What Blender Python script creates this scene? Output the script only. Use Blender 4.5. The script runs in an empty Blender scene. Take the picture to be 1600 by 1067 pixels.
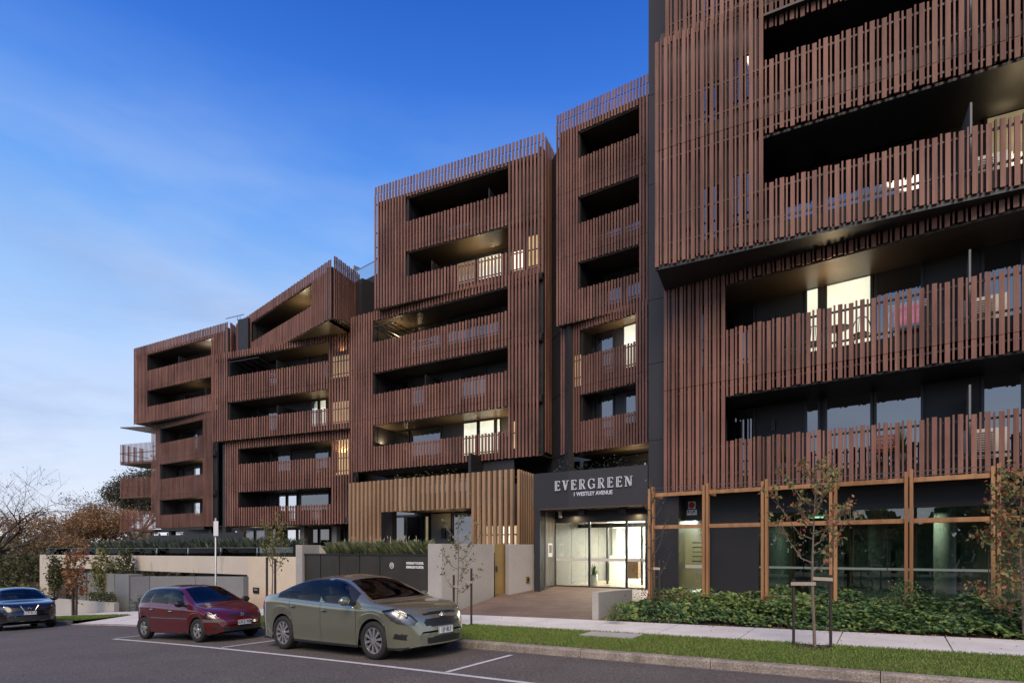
import bpy, math, random
import numpy as np
from mathutils import Vector, Matrix, noise as mnoise

random.seed(7)
RNG = np.random.default_rng(7)
SC = bpy.context.scene
COL = SC.collection

# ------------------------------------------------------------------ camera, sky, sun, exposure
EYE = 1.88                                   # camera height above the road beneath it
F, CX, HY = 908.0, 800.0, 860.0              # focal length and principal point, in pixels of the 1600 px wide photograph
cam_d = bpy.data.cameras.new('camera')
cam = bpy.data.objects.new('camera', cam_d)
COL.objects.link(cam)
cam.location = (0, 0, EYE)
cam.rotation_euler = (math.radians(90), 0, 0)
cam_d.sensor_width = 36.0
cam_d.lens = F / 1600 * 36.0
cam_d.shift_y = (HY - 533.5) / 1600
cam_d.clip_end = 4000
SC.camera = cam

SUN_EL, SUN_AZ = math.radians(44), math.radians(188)      # azimuth clockwise from +Y: low, behind the camera and to its left
world = bpy.data.worlds.new('World')
SC.world = world
world.use_nodes = True
wn, wl = world.node_tree.nodes, world.node_tree.links
wn.clear()
w_out = wn.new('ShaderNodeOutputWorld')
w_bg = wn.new('ShaderNodeBackground')
w_bg.inputs['Strength'].default_value = 0.12
w_sky = wn.new('ShaderNodeTexSky')
w_sky.sky_type = 'NISHITA'
w_sky.sun_disc = False
w_sky.sun_elevation = SUN_EL
w_sky.sun_rotation = SUN_AZ
w_sky.air_density = 1.0
w_sky.dust_density = 0.6
w_sky.ozone_density = 3.5
w_co = wn.new('ShaderNodeTexCoord')
w_sep = wn.new('ShaderNodeSeparateXYZ')
wl.new(w_co.outputs['Generated'], w_sep.inputs[0])
# saturated dusk blue overhead, thin pale cloud lower down (same all round the horizon)
w_hs = wn.new('ShaderNodeHueSaturation')
w_hs.inputs['Saturation'].default_value = 1.25
wl.new(w_sky.outputs[0], w_hs.inputs['Color'])
w_ramp = wn.new('ShaderNodeValToRGB')
w_ramp.color_ramp.interpolation = 'B_SPLINE'
els = w_ramp.color_ramp.elements
K_ = 1 / (8 * 0.12)                      # the ramp holds radiance / 8, made up for by w_gain
def rc(r, g_, b_): return (r * K_, g_ * K_, b_ * K_, 1)
els[0].position, els[0].color = 0.0, rc(.74, .74, .80)
els[1].position, els[1].color = 1.0, rc(.010, .050, .32)
for p_, c_ in ((0.10, rc(.66, .71, .83)), (0.25, rc(.44, .60, .87)), (0.38, rc(.27, .48, .84)), (0.50, rc(.095, .30, .80)), (0.62, rc(.030, .145, .62)), (0.74, rc(.012, .08, .44))):
    e_ = els.new(p_); e_.color = c_
wl.new(w_sep.outputs[2], w_ramp.inputs[0])
w_mix = wn.new('ShaderNodeMix'); w_mix.data_type = 'RGBA'
w_mix.inputs[0].default_value = 0.90
wl.new(w_hs.outputs[0], w_mix.inputs[6])
w_gain = wn.new('ShaderNodeVectorMath'); w_gain.operation = 'SCALE'; w_gain.inputs['Scale'].default_value = 8.0
wl.new(w_ramp.outputs[0], w_gain.inputs[0])
wl.new(w_gain.outputs[0], w_mix.inputs[7])
w_map = wn.new('ShaderNodeMapping')
w_map.inputs['Scale'].default_value = (1.2, 1.2, 4.0)
w_map.inputs['Rotation'].default_value = (0.25, 0.3, 0.6)
wl.new(w_co.outputs['Generated'], w_map.inputs[0])
w_n = wn.new('ShaderNodeTexNoise')
w_n.inputs['Scale'].default_value = 1.5
w_n.inputs['Detail'].default_value = 5
w_n.inputs['Roughness'].default_value = 0.55
wl.new(w_map.outputs[0], w_n.inputs['Vector'])
w_cr = wn.new('ShaderNodeMapRange')
w_cr.inputs[1].default_value, w_cr.inputs[2].default_value = 0.45, 0.70
w_cr.inputs[3].default_value, w_cr.inputs[4].default_value = 0.0, 0.8
wl.new(w_n.outputs[0], w_cr.inputs[0])
w_mix2 = wn.new('ShaderNodeMix'); w_mix2.data_type = 'RGBA'
w_mix2.inputs[7].default_value = (4.6, 5.1, 6.4, 1)
w_low = wn.new('ShaderNodeMapRange')
w_low.inputs[1].default_value, w_low.inputs[2].default_value = 0.62, 0.25
wl.new(w_sep.outputs[2], w_low.inputs[0])
w_mul = wn.new('ShaderNodeMath'); w_mul.operation = 'MULTIPLY'
wl.new(w_cr.outputs[0], w_mul.inputs[0]); wl.new(w_low.outputs[0], w_mul.inputs[1])
wl.new(w_mul.outputs[0], w_mix2.inputs[0])
wl.new(w_mix.outputs[2], w_mix2.inputs[6])
w_map3 = wn.new('ShaderNodeMapping')
w_map3.inputs['Scale'].default_value = (1.0, 1.0, 3.6); w_map3.inputs['Location'].default_value = (3.1, 1.7, 0.4); w_map3.inputs['Rotation'].default_value = (-0.15, 0.2, 0.2)
wl.new(w_co.outputs['Generated'], w_map3.inputs[0])
w_n3 = wn.new('ShaderNodeTexNoise'); w_n3.inputs['Scale'].default_value = 2.2; w_n3.inputs['Detail'].default_value = 6; w_n3.inputs['Roughness'].default_value = 0.6
wl.new(w_map3.outputs[0], w_n3.inputs['Vector'])
w_cr3 = wn.new('ShaderNodeMapRange'); w_cr3.inputs[1].default_value, w_cr3.inputs[2].default_value = 0.50, 0.72; w_cr3.inputs[4].default_value = 0.55
wl.new(w_n3.outputs[0], w_cr3.inputs[0])
w_mul3 = wn.new('ShaderNodeMath'); w_mul3.operation = 'MULTIPLY'
wl.new(w_cr3.outputs[0], w_mul3.inputs[0]); wl.new(w_low.outputs[0], w_mul3.inputs[1])
w_mix3 = wn.new('ShaderNodeMix'); w_mix3.data_type = 'RGBA'; w_mix3.inputs[7].default_value = (2.3, 3.0, 4.9, 1)
wl.new(w_mul3.outputs[0], w_mix3.inputs[0]); wl.new(w_mix2.outputs[2], w_mix3.inputs[6])
wl.new(w_mix3.outputs[2], w_bg.inputs[0])
wl.new(w_bg.outputs[0], w_out.inputs[0])

sun_d = bpy.data.lights.new('sun', 'SUN')
sun_d.energy = 2.6
sun_d.angle = math.radians(40)
sun_d.color = (1.0, 0.80, 0.58)
sun = bpy.data.objects.new('sun', sun_d)
COL.objects.link(sun)
sd = Vector((math.sin(SUN_AZ) * math.cos(SUN_EL), math.cos(SUN_AZ) * math.cos(SUN_EL), math.sin(SUN_EL)))
sun.rotation_euler = sd.to_track_quat('Z', 'Y').to_euler()
sun.location = sd * 60

SC.view_settings.view_transform = 'Standard'
SC.view_settings.look = 'None'
SC.view_settings.exposure = 0.28
SC.view_settings.gamma = 1.0
SC.cycles.max_bounces = 8
SC.cycles.transparent_max_bounces = 24
SC.cycles.caustics_reflective = False
SC.cycles.caustics_refractive = False
SC.cycles.sample_clamp_indirect = 4.0
SC.cycles.use_denoising = True

# ------------------------------------------------------------------ helpers
def tag(o, label=None, cat=None, group=None, kind=None):
    if label: o['label'] = label
    if cat: o['category'] = cat
    if group: o['group'] = group
    if kind: o['kind'] = kind
    return o

def thing(name, label, cat, loc=(0, 0, 0), rotz=0.0, group=None):
    o = bpy.data.objects.new(name, None)
    COL.objects.link(o)
    o.empty_display_size = 0.2
    o.location = loc
    o.rotation_euler = (0, 0, rotz)
    return tag(o, label, cat, group)

class MB:
    """collects shapes; build() links them as one mesh object"""
    def __init__(s):
        s.v, s.f, s.m, s.n, s.cur = [], [], [], 0, 0
    def add(s, V, Fc):
        V = np.asarray(V, float).reshape(-1, 3)
        s.v.append(V)
        for f in Fc:
            s.f.append(tuple(int(i) + s.n for i in f)); s.m.append(s.cur)
        s.n += len(V)
    def box3(s, o, a, b, c):
        o, a, b, c = (np.asarray(t, float) for t in (o, a, b, c))
        V = [o, o + a, o + a + b, o + b, o + c, o + a + c, o + a + b + c, o + b + c]
        s.add(V, [(0, 3, 2, 1), (4, 5, 6, 7), (0, 1, 5, 4), (1, 2, 6, 5), (2, 3, 7, 6), (3, 0, 4, 7)])
    def box(s, x0, x1, y0, y1, z0, z1):
        s.box3((x0, y0, z0), (x1 - x0, 0, 0), (0, y1 - y0, 0), (0, 0, z1 - z0))
    def quad(s, a, b, c, d):
        s.add([a, b, c, d], [(0, 1, 2, 3)])
    def tube(s, pts, rad, n=8, cap=True):
        pts = [np.asarray(p, float) for p in pts]
        if np.isscalar(rad): rad = [rad] * len(pts)
        V, Fc = [], []
        up = np.array([0.31, 0.17, 0.93])
        for i, p in enumerate(pts):
            t = pts[min(i + 1, len(pts) - 1)] - pts[max(i - 1, 0)]
            t = t / (np.linalg.norm(t) + 1e-9)
            a = np.cross(t, up)
            if np.linalg.norm(a) < 0.2: a = np.cross(t, [1, 0, 0])
            a /= np.linalg.norm(a); b = np.cross(t, a)
            for k in range(n):
                w = 2 * math.pi * k / n
                V.append(p + rad[i] * (math.cos(w) * a + math.sin(w) * b))
        for i in range(len(pts) - 1):
            for k in range(n):
                k2 = (k + 1) % n
                Fc.append((i * n + k, i * n + k2, (i + 1) * n + k2, (i + 1) * n + k))
        if cap:
            Fc.append(tuple(range(n - 1, -1, -1)))
            Fc.append(tuple((len(pts) - 1) * n + k for k in range(n)))
        s.add(V, Fc)
    def lathe(s, c, prof, axis='z', n=24):
        """prof: (radius, height) pairs round an axis through c"""
        V, Fc = [], []
        for r, h in prof:
            for k in range(n):
                w = 2 * math.pi * k / n
                p = (r * math.cos(w), r * math.sin(w), h)
                if axis == 'y': p = (p[0], h, p[1])
                if axis == 'x': p = (h, p[0], p[1])
                V.append((c[0] + p[0], c[1] + p[1], c[2] + p[2]))
        for i in range(len(prof) - 1):
            for k in range(n):
                k2 = (k + 1) % n
                Fc.append((i * n + k, i * n + k2, (i + 1) * n + k2, (i + 1) * n + k))
        s.add(V, Fc)
    def ell(s, c, r, nu=14, nv=8):
        V, Fc = [], []
        for i in range(nv + 1):
            t = math.pi * i / nv
            for k in range(nu):
                w = 2 * math.pi * k / nu
                V.append((c[0] + r[0] * math.sin(t) * math.cos(w), c[1] + r[1] * math.sin(t) * math.sin(w), c[2] + r[2] * math.cos(t)))
        for i in range(nv):
            for k in range(nu):
                k2 = (k + 1) % nu
                Fc.append((i * nu + k, (i + 1) * nu + k, (i + 1) * nu + k2, i * nu + k2))
        s.add(V, Fc)
    def build(s, name, mats, parent=None, smooth=False, bevel=0.0):
        me = bpy.data.meshes.new(name)
        V = np.concatenate(s.v) if s.v else np.zeros((0, 3))
        me.from_pydata(V.tolist(), [], s.f)
        return finish(me, name, mats, parent, smooth, s.m, bevel)

def finish(me, name, mats, parent=None, smooth=False, mi=None, bevel=0.0):
    if not isinstance(mats, (list, tuple)): mats = [mats]
    for m in mats: me.materials.append(m)
    if mi is not None and len(mats) > 1: me.polygons.foreach_set('material_index', mi)
    if smooth: me.polygons.foreach_set('use_smooth', [True] * len(me.polygons))
    me.update()
    o = bpy.data.objects.new(name, me)
    COL.objects.link(o)
    if parent is not None: adopt(o, parent)
    if bevel > 0:
        b = o.modifiers.new('bevel', 'BEVEL'); b.width = bevel; b.segments = 2; b.limit_method = 'ANGLE'
    return o

def adopt(o, parent):
    """parent o keeping it where it is (parents are top-level, or parts that carry no transform of their own)"""
    o.parent = parent
    if parent.parent is None and parent.type == 'EMPTY' and not parent.get('local'):
        o.matrix_parent_inverse = (Matrix.Translation(parent.location) @ parent.rotation_euler.to_matrix().to_4x4()).inverted()

def npmesh(name, V, quads, mats, parent=None, smooth=False):
    """big meshes from numpy arrays; quads (n,4) or tris (n,3)"""
    me = bpy.data.meshes.new(name)
    k = quads.shape[1]
    me.vertices.add(len(V)); me.vertices.foreach_set('co', np.ascontiguousarray(V, np.float32).ravel())
    me.loops.add(quads.size); me.loops.foreach_set('vertex_index', np.ascontiguousarray(quads, np.int32).ravel())
    me.polygons.add(len(quads)); me.polygons.foreach_set('loop_start', np.arange(0, quads.size, k, dtype=np.int32))
    try: me.polygons.foreach_set('loop_total', np.full(len(quads), k, np.int32))
    except Exception: pass
    me.validate(); me.update(calc_edges=True)
    return finish(me, name, mats, parent, smooth)

# ------------------------------------------------------------------ materials
def nodes_of(m):
    m.use_nodes = True
    return m.node_tree.nodes, m.node_tree.links, m.node_tree.nodes['Principled BSDF']

def mat(name, col, rough=0.6, metal=0.0, spec=0.5, var=0.0, vscale=3.0, vstretch=(1, 1, 1), bump=0.0, bscale=40.0, emit=None, estr=0.0, coat=0.0, ior=None, fine=0.0, col2=None):
    m = bpy.data.materials.new(name)
    n, l, b = nodes_of(m)
    b.inputs['Base Color'].default_value = (*col, 1)
    b.inputs['Roughness'].default_value = rough
    b.inputs['Metallic'].default_value = metal
    b.inputs['Specular IOR Level'].default_value = spec
    if ior: b.inputs['IOR'].default_value = ior
    if coat: b.inputs['Coat Weight'].default_value = coat; b.inputs['Coat Roughness'].default_value = 0.04
    if emit: b.inputs['Emission Color'].default_value = (*emit, 1); b.inputs['Emission Strength'].default_value = estr
    if var or bump or fine or col2:
        g = n.new('ShaderNodeNewGeometry')
        mp = n.new('ShaderNodeMapping'); mp.inputs['Scale'].default_value = vstretch
        l.new(g.outputs['Position'], mp.inputs[0])
        if var or col2:
            t = n.new('ShaderNodeTexNoise'); t.inputs['Scale'].default_value = vscale; t.inputs['Detail'].default_value = 6; t.inputs['Roughness'].default_value = 0.65
            l.new(mp.outputs[0], t.inputs['Vector'])
            r = n.new('ShaderNodeMapRange'); r.inputs[1].default_value, r.inputs[2].default_value = 0.28, 0.72
            l.new(t.outputs[0], r.inputs[0])
            mx = n.new('ShaderNodeMix'); mx.data_type = 'RGBA'
            a = tuple(c * (1 - var) for c in col) if not col2 else col
            c2 = tuple(min(1, c * (1 + var)) for c in col) if not col2 else col2
            mx.inputs[6].default_value = (*a, 1); mx.inputs[7].default_value = (*c2, 1)
            l.new(r.outputs[0], mx.inputs[0])
            last = mx.outputs[2]
            if fine:
                t2 = n.new('ShaderNodeTexNoise'); t2.inputs['Scale'].default_value = bscale; t2.inputs['Detail'].default_value = 3
                l.new(g.outputs['Position'], t2.inputs['Vector'])
                r2 = n.new('ShaderNodeMapRange'); r2.inputs[1].default_value, r2.inputs[2].default_value = 0.3, 0.7
                r2.inputs[3].default_value, r2.inputs[4].default_value = 1 - fine, 1 + fine
                l.new(t2.outputs[0], r2.inputs[0])
                mu = n.new('ShaderNodeMix'); mu.data_type = 'RGBA'; mu.blend_type = 'MULTIPLY'; mu.inputs[0].default_value = 1
                l.new(last, mu.inputs[6]); l.new(r2.outputs[0], mu.inputs[7]); last = mu.outputs[2]
            l.new(last, b.inputs['Base Color'])
        if bump:
            t3 = n.new('ShaderNodeTexNoise'); t3.inputs['Scale'].default_value = bscale; t3.inputs['Detail'].default_value = 4
            l.new(mp.outputs[0], t3.inputs['Vector'])
            bp = n.new('ShaderNodeBump'); bp.inputs['Strength'].default_value = bump; bp.inputs['Distance'].default_value = 0.02
            l.new(t3.outputs[0], bp.inputs['Height']); l.new(bp.outputs[0], b.inputs['Normal'])
    return m

def leaf_mat(name, cols, rough=0.55, trans=0.25, patch=None):
    """each leaf (mesh island) takes its own colour from the list"""
    m = bpy.data.materials.new(name)
    n, l, b = nodes_of(m)
    g = n.new('ShaderNodeNewGeometry')
    r = n.new('ShaderNodeValToRGB')
    e = r.color_ramp.elements
    for i, c in enumerate(cols):
        p = i / len(cols)
        if i == 0: el = e[0]; el.position = 0
        elif i == len(cols) - 1: el = e[len(e) - 1]; el.position = p
        else: el = e.new(p)
    r.color_ramp.interpolation = 'CONSTANT'
    for i, c in enumerate(cols):
        r.color_ramp.elements[i].color = (*c, 1)
    l.new(g.outputs['Random Per Island'], r.inputs[0])
    csock = r.outputs[0]
    if patch:                                    # worn, drier patches
        t = n.new('ShaderNodeTexNoise'); t.inputs['Scale'].default_value = 1.1; t.inputs['Detail'].default_value = 4
        l.new(g.outputs['Position'], t.inputs['Vector'])
        pr = n.new('ShaderNodeMapRange'); pr.inputs[1].default_value, pr.inputs[2].default_value = 0.45, 0.72; pr.inputs[4].default_value = 0.35
        l.new(t.outputs[0], pr.inputs[0])
        mx = n.new('ShaderNodeMix'); mx.data_type = 'RGBA'; mx.inputs[7].default_value = (*patch, 1)
        l.new(pr.outputs[0], mx.inputs[0]); l.new(csock, mx.inputs[6]); csock = mx.outputs[2]
    l.new(csock, b.inputs['Base Color'])
    b.inputs['Roughness'].default_value = rough
    if trans:
        tr = n.new('ShaderNodeBsdfTranslucent'); l.new(csock, tr.inputs[0])
        ms = n.new('ShaderNodeMixShader'); ms.inputs[0].default_value = trans
        l.new(b.outputs[0], ms.inputs[1]); l.new(tr.outputs[0], ms.inputs[2])
        l.new(ms.outputs[0], n['Material Output'].inputs[0])
    return m

def glass_mat(name, tint=(0.8, 0.85, 0.85), refl=1.45, rough=0.0, base=0.04):
    """thin see-through sheet: transparent, with mirror reflection growing at grazing angles"""
    m = bpy.data.materials.new(name)
    n, l, b = nodes_of(m)
    n.remove(b)
    t = n.new('ShaderNodeBsdfTransparent'); t.inputs[0].default_value = (*tint, 1)
    g = n.new('ShaderNodeBsdfGlossy'); g.inputs['Roughness'].default_value = rough
    fr = n.new('ShaderNodeFresnel'); fr.inputs[0].default_value = refl
    ad = n.new('ShaderNodeMath'); ad.operation = 'ADD'; ad.inputs[1].default_value = base; ad.use_clamp = True
    l.new(fr.outputs[0], ad.inputs[0])
    ms = n.new('ShaderNodeMixShader')
    l.new(ad.outputs[0], ms.inputs[0]); l.new(t.outputs[0], ms.inputs[1]); l.new(g.outputs[0], ms.inputs[2])
    l.new(ms.outputs[0], n['Material Output'].inputs[0])
    return m

def mottle_emission(m, lo=0.82, hi=1.06):
    """rooms are not evenly bright: furniture, walls and blinds behind the glass"""
    n, l, b = nodes_of(m)
    g = n.new('ShaderNodeNewGeometry'); mp = n.new('ShaderNodeMapping'); mp.inputs['Scale'].default_value = (1.6, 1.6, 0.9)
    l.new(g.outputs['Position'], mp.inputs[0])
    t = n.new('ShaderNodeTexNoise'); t.inputs['Scale'].default_value = 1.3; t.inputs['Detail'].default_value = 3; l.new(mp.outputs[0], t.inputs[0])
    r = n.new('ShaderNodeMapRange'); r.inputs[1].default_value, r.inputs[2].default_value = 0.35, 0.62
    e = b.inputs['Emission Strength'].default_value; r.inputs[3].default_value, r.inputs[4].default_value = lo * e, hi * e
    l.new(t.outputs[0], r.inputs[0]); l.new(r.outputs[0], b.inputs['Emission Strength'])
M = {}
def timber(name, c1, c2, rough=0.62):
    """boards that differ from one another and carry long vertical grain"""
    m = bpy.data.materials.new(name)
    n, l, b = nodes_of(m)
    g = n.new('ShaderNodeNewGeometry')
    mp = n.new('ShaderNodeMapping'); mp.inputs['Scale'].default_value = (1, 1, 0.05)
    l.new(g.outputs['Position'], mp.inputs[0])
    t = n.new('ShaderNodeTexNoise'); t.inputs['Scale'].default_value = 4.5; t.inputs['Detail'].default_value = 2
    l.new(mp.outputs[0], t.inputs['Vector'])
    t2 = n.new('ShaderNodeTexNoise'); t2.inputs['Scale'].default_value = 60; t2.inputs['Detail'].default_value = 5
    l.new(mp.outputs[0], t2.inputs['Vector'])
    t4 = n.new('ShaderNodeTexNoise'); t4.inputs['Scale'].default_value = 0.5; t4.inputs['Detail'].default_value = 4
    l.new(g.outputs['Position'], t4.inputs['Vector'])
    a1 = n.new('ShaderNodeMath'); a1.operation = 'MULTIPLY_ADD'; a1.inputs[1].default_value = 0.45
    l.new(t2.outputs[0], a1.inputs[0]); l.new(t.outputs[0], a1.inputs[2])
    a2 = n.new('ShaderNodeMath'); a2.operation = 'MULTIPLY_ADD'; a2.inputs[1].default_value = 0.8
    l.new(t4.outputs[0], a2.inputs[0]); l.new(a1.outputs[0], a2.inputs[2])
    r = n.new('ShaderNodeMapRange'); r.inputs[1].default_value, r.inputs[2].default_value = 0.85, 1.38
    l.new(a2.outputs[0], r.inputs[0])
    mx = n.new('ShaderNodeMix'); mx.data_type = 'RGBA'
    mx.inputs[6].default_value = (*c1, 1); mx.inputs[7].default_value = (*c2, 1)
    l.new(r.outputs[0], mx.inputs[0]); l.new(mx.outputs[2], b.inputs['Base Color'])
    b.inputs['Roughness'].default_value = rough
    b.inputs['Specular IOR Level'].default_value = 0.3
    bp = n.new('ShaderNodeBump'); bp.inputs['Strength'].default_value = 0.25; bp.inputs['Distance'].default_value = 0.01
    l.new(t2.outputs[0], bp.inputs['Height']); l.new(bp.outputs[0], b.inputs['Normal'])
    return m

M['slat'] = timber('brown_timber', (0.122, 0.056, 0.040), (0.300, 0.150, 0.110))
M['tan'] = timber('tan_timber', (0.235, 0.145, 0.082), (0.40, 0.265, 0.160))
M['pergola'] = timber('golden_timber', (0.25, 0.118, 0.050), (0.45, 0.245, 0.115))
M['dark'] = mat('charcoal_cladding', (0.024, 0.023, 0.025), 0.55, var=0.15, vscale=0.8)
M['dark2'] = mat('black_steel', (0.016, 0.016, 0.018), 0.45)
M['fascia'] = mat('charcoal_fascia_paint', (0.036, 0.034, 0.036), 0.5, var=0.1, vscale=0.6)
M['soffit'] = mat('bronze_soffit', (0.075, 0.055, 0.036), 0.36, var=0.1, vscale=1.5)
M['frame'] = mat('dark_window_frame', (0.02, 0.02, 0.022), 0.4)
M['pane'] = mat('dark_window_glass', (0.010, 0.011, 0.013), 0.02, spec=0.9, ior=2.1)
M['lit'] = mat('lit_room_warm', (0.6, 0.55, 0.45), 0.6, emit=(1.0, 0.88, 0.70), estr=1.25)
M['litdim'] = mat('lit_room_dim', (0.3, 0.25, 0.2), 0.6, emit=(1.0, 0.72, 0.40), estr=0.35)
M['litcool'] = mat('lit_room_lilac', (0.5, 0.45, 0.55), 0.6, emit=(0.72, 0.62, 0.95), estr=0.75)
M['cream'] = mat('cream_concrete', (0.62, 0.53, 0.40), 0.85, var=0.07, vscale=0.7, bump=0.12, bscale=14, fine=0.05)
M['concrete'] = mat('grey_concrete', (0.40, 0.38, 0.345), 0.85, var=0.09, vscale=0.9, bump=0.15, bscale=18, fine=0.06)
M['greywall'] = mat('grey_render', (0.20, 0.20, 0.19), 0.7, var=0.08, vscale=1.0, bump=0.08, bscale=25)
M['lobbywall'] = mat('taupe_wall_panel', (0.155, 0.145, 0.128), 0.5, var=0.05, vscale=1.0)
M['litgold'] = mat('lit_room_gold', (0.4, 0.3, 0.15), 0.6, emit=(1.0, 0.72, 0.38), estr=0.5)
M['white'] = mat('white_paint', (0.78, 0.78, 0.76), 0.5)
M['offwhite'] = mat('off_white', (0.62, 0.60, 0.55), 0.6)
M['steel'] = mat('brushed_steel', (0.45, 0.45, 0.44), 0.35, metal=0.9)
M['galv'] = mat('galvanised_pole', (0.42, 0.42, 0.41), 0.45, metal=0.6, var=0.12, vscale=6)
M['lettering'] = mat('letter_metal', (0.72, 0.73, 0.76), 0.3, metal=0.3)
M['glass'] = glass_mat('clear_glass', (0.86, 0.9, 0.88), 1.45)
M['shopglass'] = glass_mat('green_shop_glass', (0.66, 0.74, 0.68), 1.55, 0.0, 0.11)
M['rail_glass'] = glass_mat('balustrade_glass', (0.86, 0.90, 0.88), 1.2, 0.0, 0.0)
M['asphalt'] = mat('asphalt', (0.116, 0.101, 0.086), 0.8, var=0.20, vscale=0.45, bump=0.6, bscale=32, fine=0.6)
M['kerb'] = mat('kerb_concrete', (0.29, 0.25, 0.205), 0.9, var=0.42, vscale=2.6, bump=0.6, bscale=38, fine=0.38)
M['path'] = mat('footpath_concrete', (0.66, 0.635, 0.585), 0.85, var=0.15, vscale=1.3, bump=0.12, bscale=60, fine=0.06)
M['paver'] = mat('brown_paver', (0.135, 0.105, 0.088), 0.75, var=0.2, vscale=1.2, bump=0.15, bscale=50, fine=0.1)
M['paint'] = mat('road_paint', (0.60, 0.59, 0.58), 0.75, var=0.14, vscale=5, fine=0.16, bscale=70)
M['soil'] = mat('bark_mulch', (0.055, 0.034, 0.024), 0.95, var=0.4, vscale=18, bump=0.8, bscale=60)
M['turf'] = mat('turf_soil', (0.075, 0.085, 0.028), 0.95, var=0.35, vscale=2.5, bump=0.4, bscale=60)
M['ground'] = mat('dry_ground', (0.07, 0.075, 0.04), 0.95, var=0.3, vscale=0.2)
M['grass'] = leaf_mat('grass_blades', [(0.12, 0.23, 0.03), (0.19, 0.31, 0.045), (0.26, 0.35, 0.065), (0.37, 0.37, 0.12), (0.14, 0.26, 0.035)], 0.6, 0.3, patch=(0.22, 0.235, 0.07))
M['bark'] = mat('pale_bark', (0.20, 0.15, 0.115), 0.9, var=0.3, vscale=12, bump=0.4, bscale=50)
M['bark_dark'] = mat('dark_bark', (0.075, 0.06, 0.05), 0.95, var=0.3, vscale=6, bump=0.4, bscale=30)
M['stake'] = mat('weathered_stake', (0.045, 0.035, 0.030), 0.9, var=0.3, vscale=8)
M['tie'] = mat('hessian_tie', (0.42, 0.36, 0.29), 0.9, var=0.15, vscale=20)
M['gold'] = mat('bronze_panel', (0.42, 0.27, 0.10), 0.35, metal=0.7, var=0.12, vscale=1.5)
M['rubber'] = mat('tyre_rubber', (0.018, 0.018, 0.018), 0.8, bump=0.2, bscale=90)
M['black'] = mat('black_plastic', (0.014, 0.014, 0.015), 0.45)
M['alloy'] = mat('alloy_wheel', (0.62, 0.62, 0.61), 0.28, metal=0.85)
M['chrome'] = mat('chrome', (0.75, 0.75, 0.76), 0.12, metal=1.0)
M['carglass'] = glass_mat('car_glass', (0.48, 0.50, 0.49), 1.42, 0.0, 0.0)
M['cabin'] = mat('cabin_trim', (0.055, 0.052, 0.05), 0.8)
M['seatcloth'] = mat('seat_cloth', (0.11, 0.105, 0.105), 0.9)
M['taillight'] = mat('tail_light_red', (0.45, 0.02, 0.02), 0.15, coat=1.0)
M['ledred'] = mat('red_led', (0.8, 0.02, 0.02), 0.4, emit=(1, 0.03, 0.03), estr=9)
M['plate'] = mat('number_plate', (0.80, 0.80, 0.78), 0.4)
M['ink'] = mat('plate_ink', (0.02, 0.025, 0.06), 0.5)
M['red'] = mat('sign_red', (0.55, 0.02, 0.03), 0.4)

for k_ in ('lit', 'litdim', 'litcool', 'litgold'): mottle_emission(M[k_])
# ------------------------------------------------------------------ street geometry
UD = np.array([0.839, -0.544])     # along the street, uphill, towards the right of the photograph
VD = np.array([0.544, 0.839])      # across the street, towards the building
def uv(x, y): return x * UD[0] + y * UD[1], x * VD[0] + y * VD[1]
def xy(u, v): return u * UD[0] + v * VD[0], u * UD[1] + v * VD[1]
def road_u(u):
    u = np.asarray(u, float)
    k = np.clip(-u - 6, 0, 34)
    tail = np.clip(-u - 40, 0, None)
    head = np.clip(u - 20, 0, None)
    return 0.022 * np.clip(u, -60, 20) - 0.0010 * k * k - 0.03 * np.clip(tail, 0, 60) + 0.0 * head
def road_z(x, y):
    return float(road_u(uv(x, y)[0]))
V_KERB, V_GRASS, V_PATH0, V_PATH1 = 9.75, 9.92, 12.0, 13.85
def verge_rise(v):
    v = np.asarray(v, float)
    return np.interp(v, [V_KERB, V_GRASS, V_PATH0, V_PATH1, 16.0], [0.15, 0.155, 0.19, 0.22, 0.30])
def ground_z(x, y):
    u, v = uv(x, y)
    z = float(road_u(u))
    if v > V_KERB: z += float(verge_rise(v))
    return z
def gp(px, py, rise=0.0, onroad=True):
    """where the sight line of a photograph pixel meets the street"""
    lo, hi = 2.0, 90.0
    g = (lambda x, y: road_z(x, y)) if onroad else ground_z
    fn = lambda Y: EYE + (HY - py) / F * Y - (g((px - CX) / F * Y, Y) + rise)
    a = lo
    while a < hi and fn(a) > 0: a += 0.25
    lo, hi = a - 0.25, a
    for _ in range(40):
        m_ = (lo + hi) / 2
        if fn(m_) > 0: lo = m_
        else: hi = m_
    Y = (lo + hi) / 2
    return ((px - CX) / F * Y, Y, EYE + (HY - py) / F * Y)
def at(px, py, Y):
    return ((px - CX) / F * Y, Y, EYE + (HY - py) / F * Y)

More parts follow.
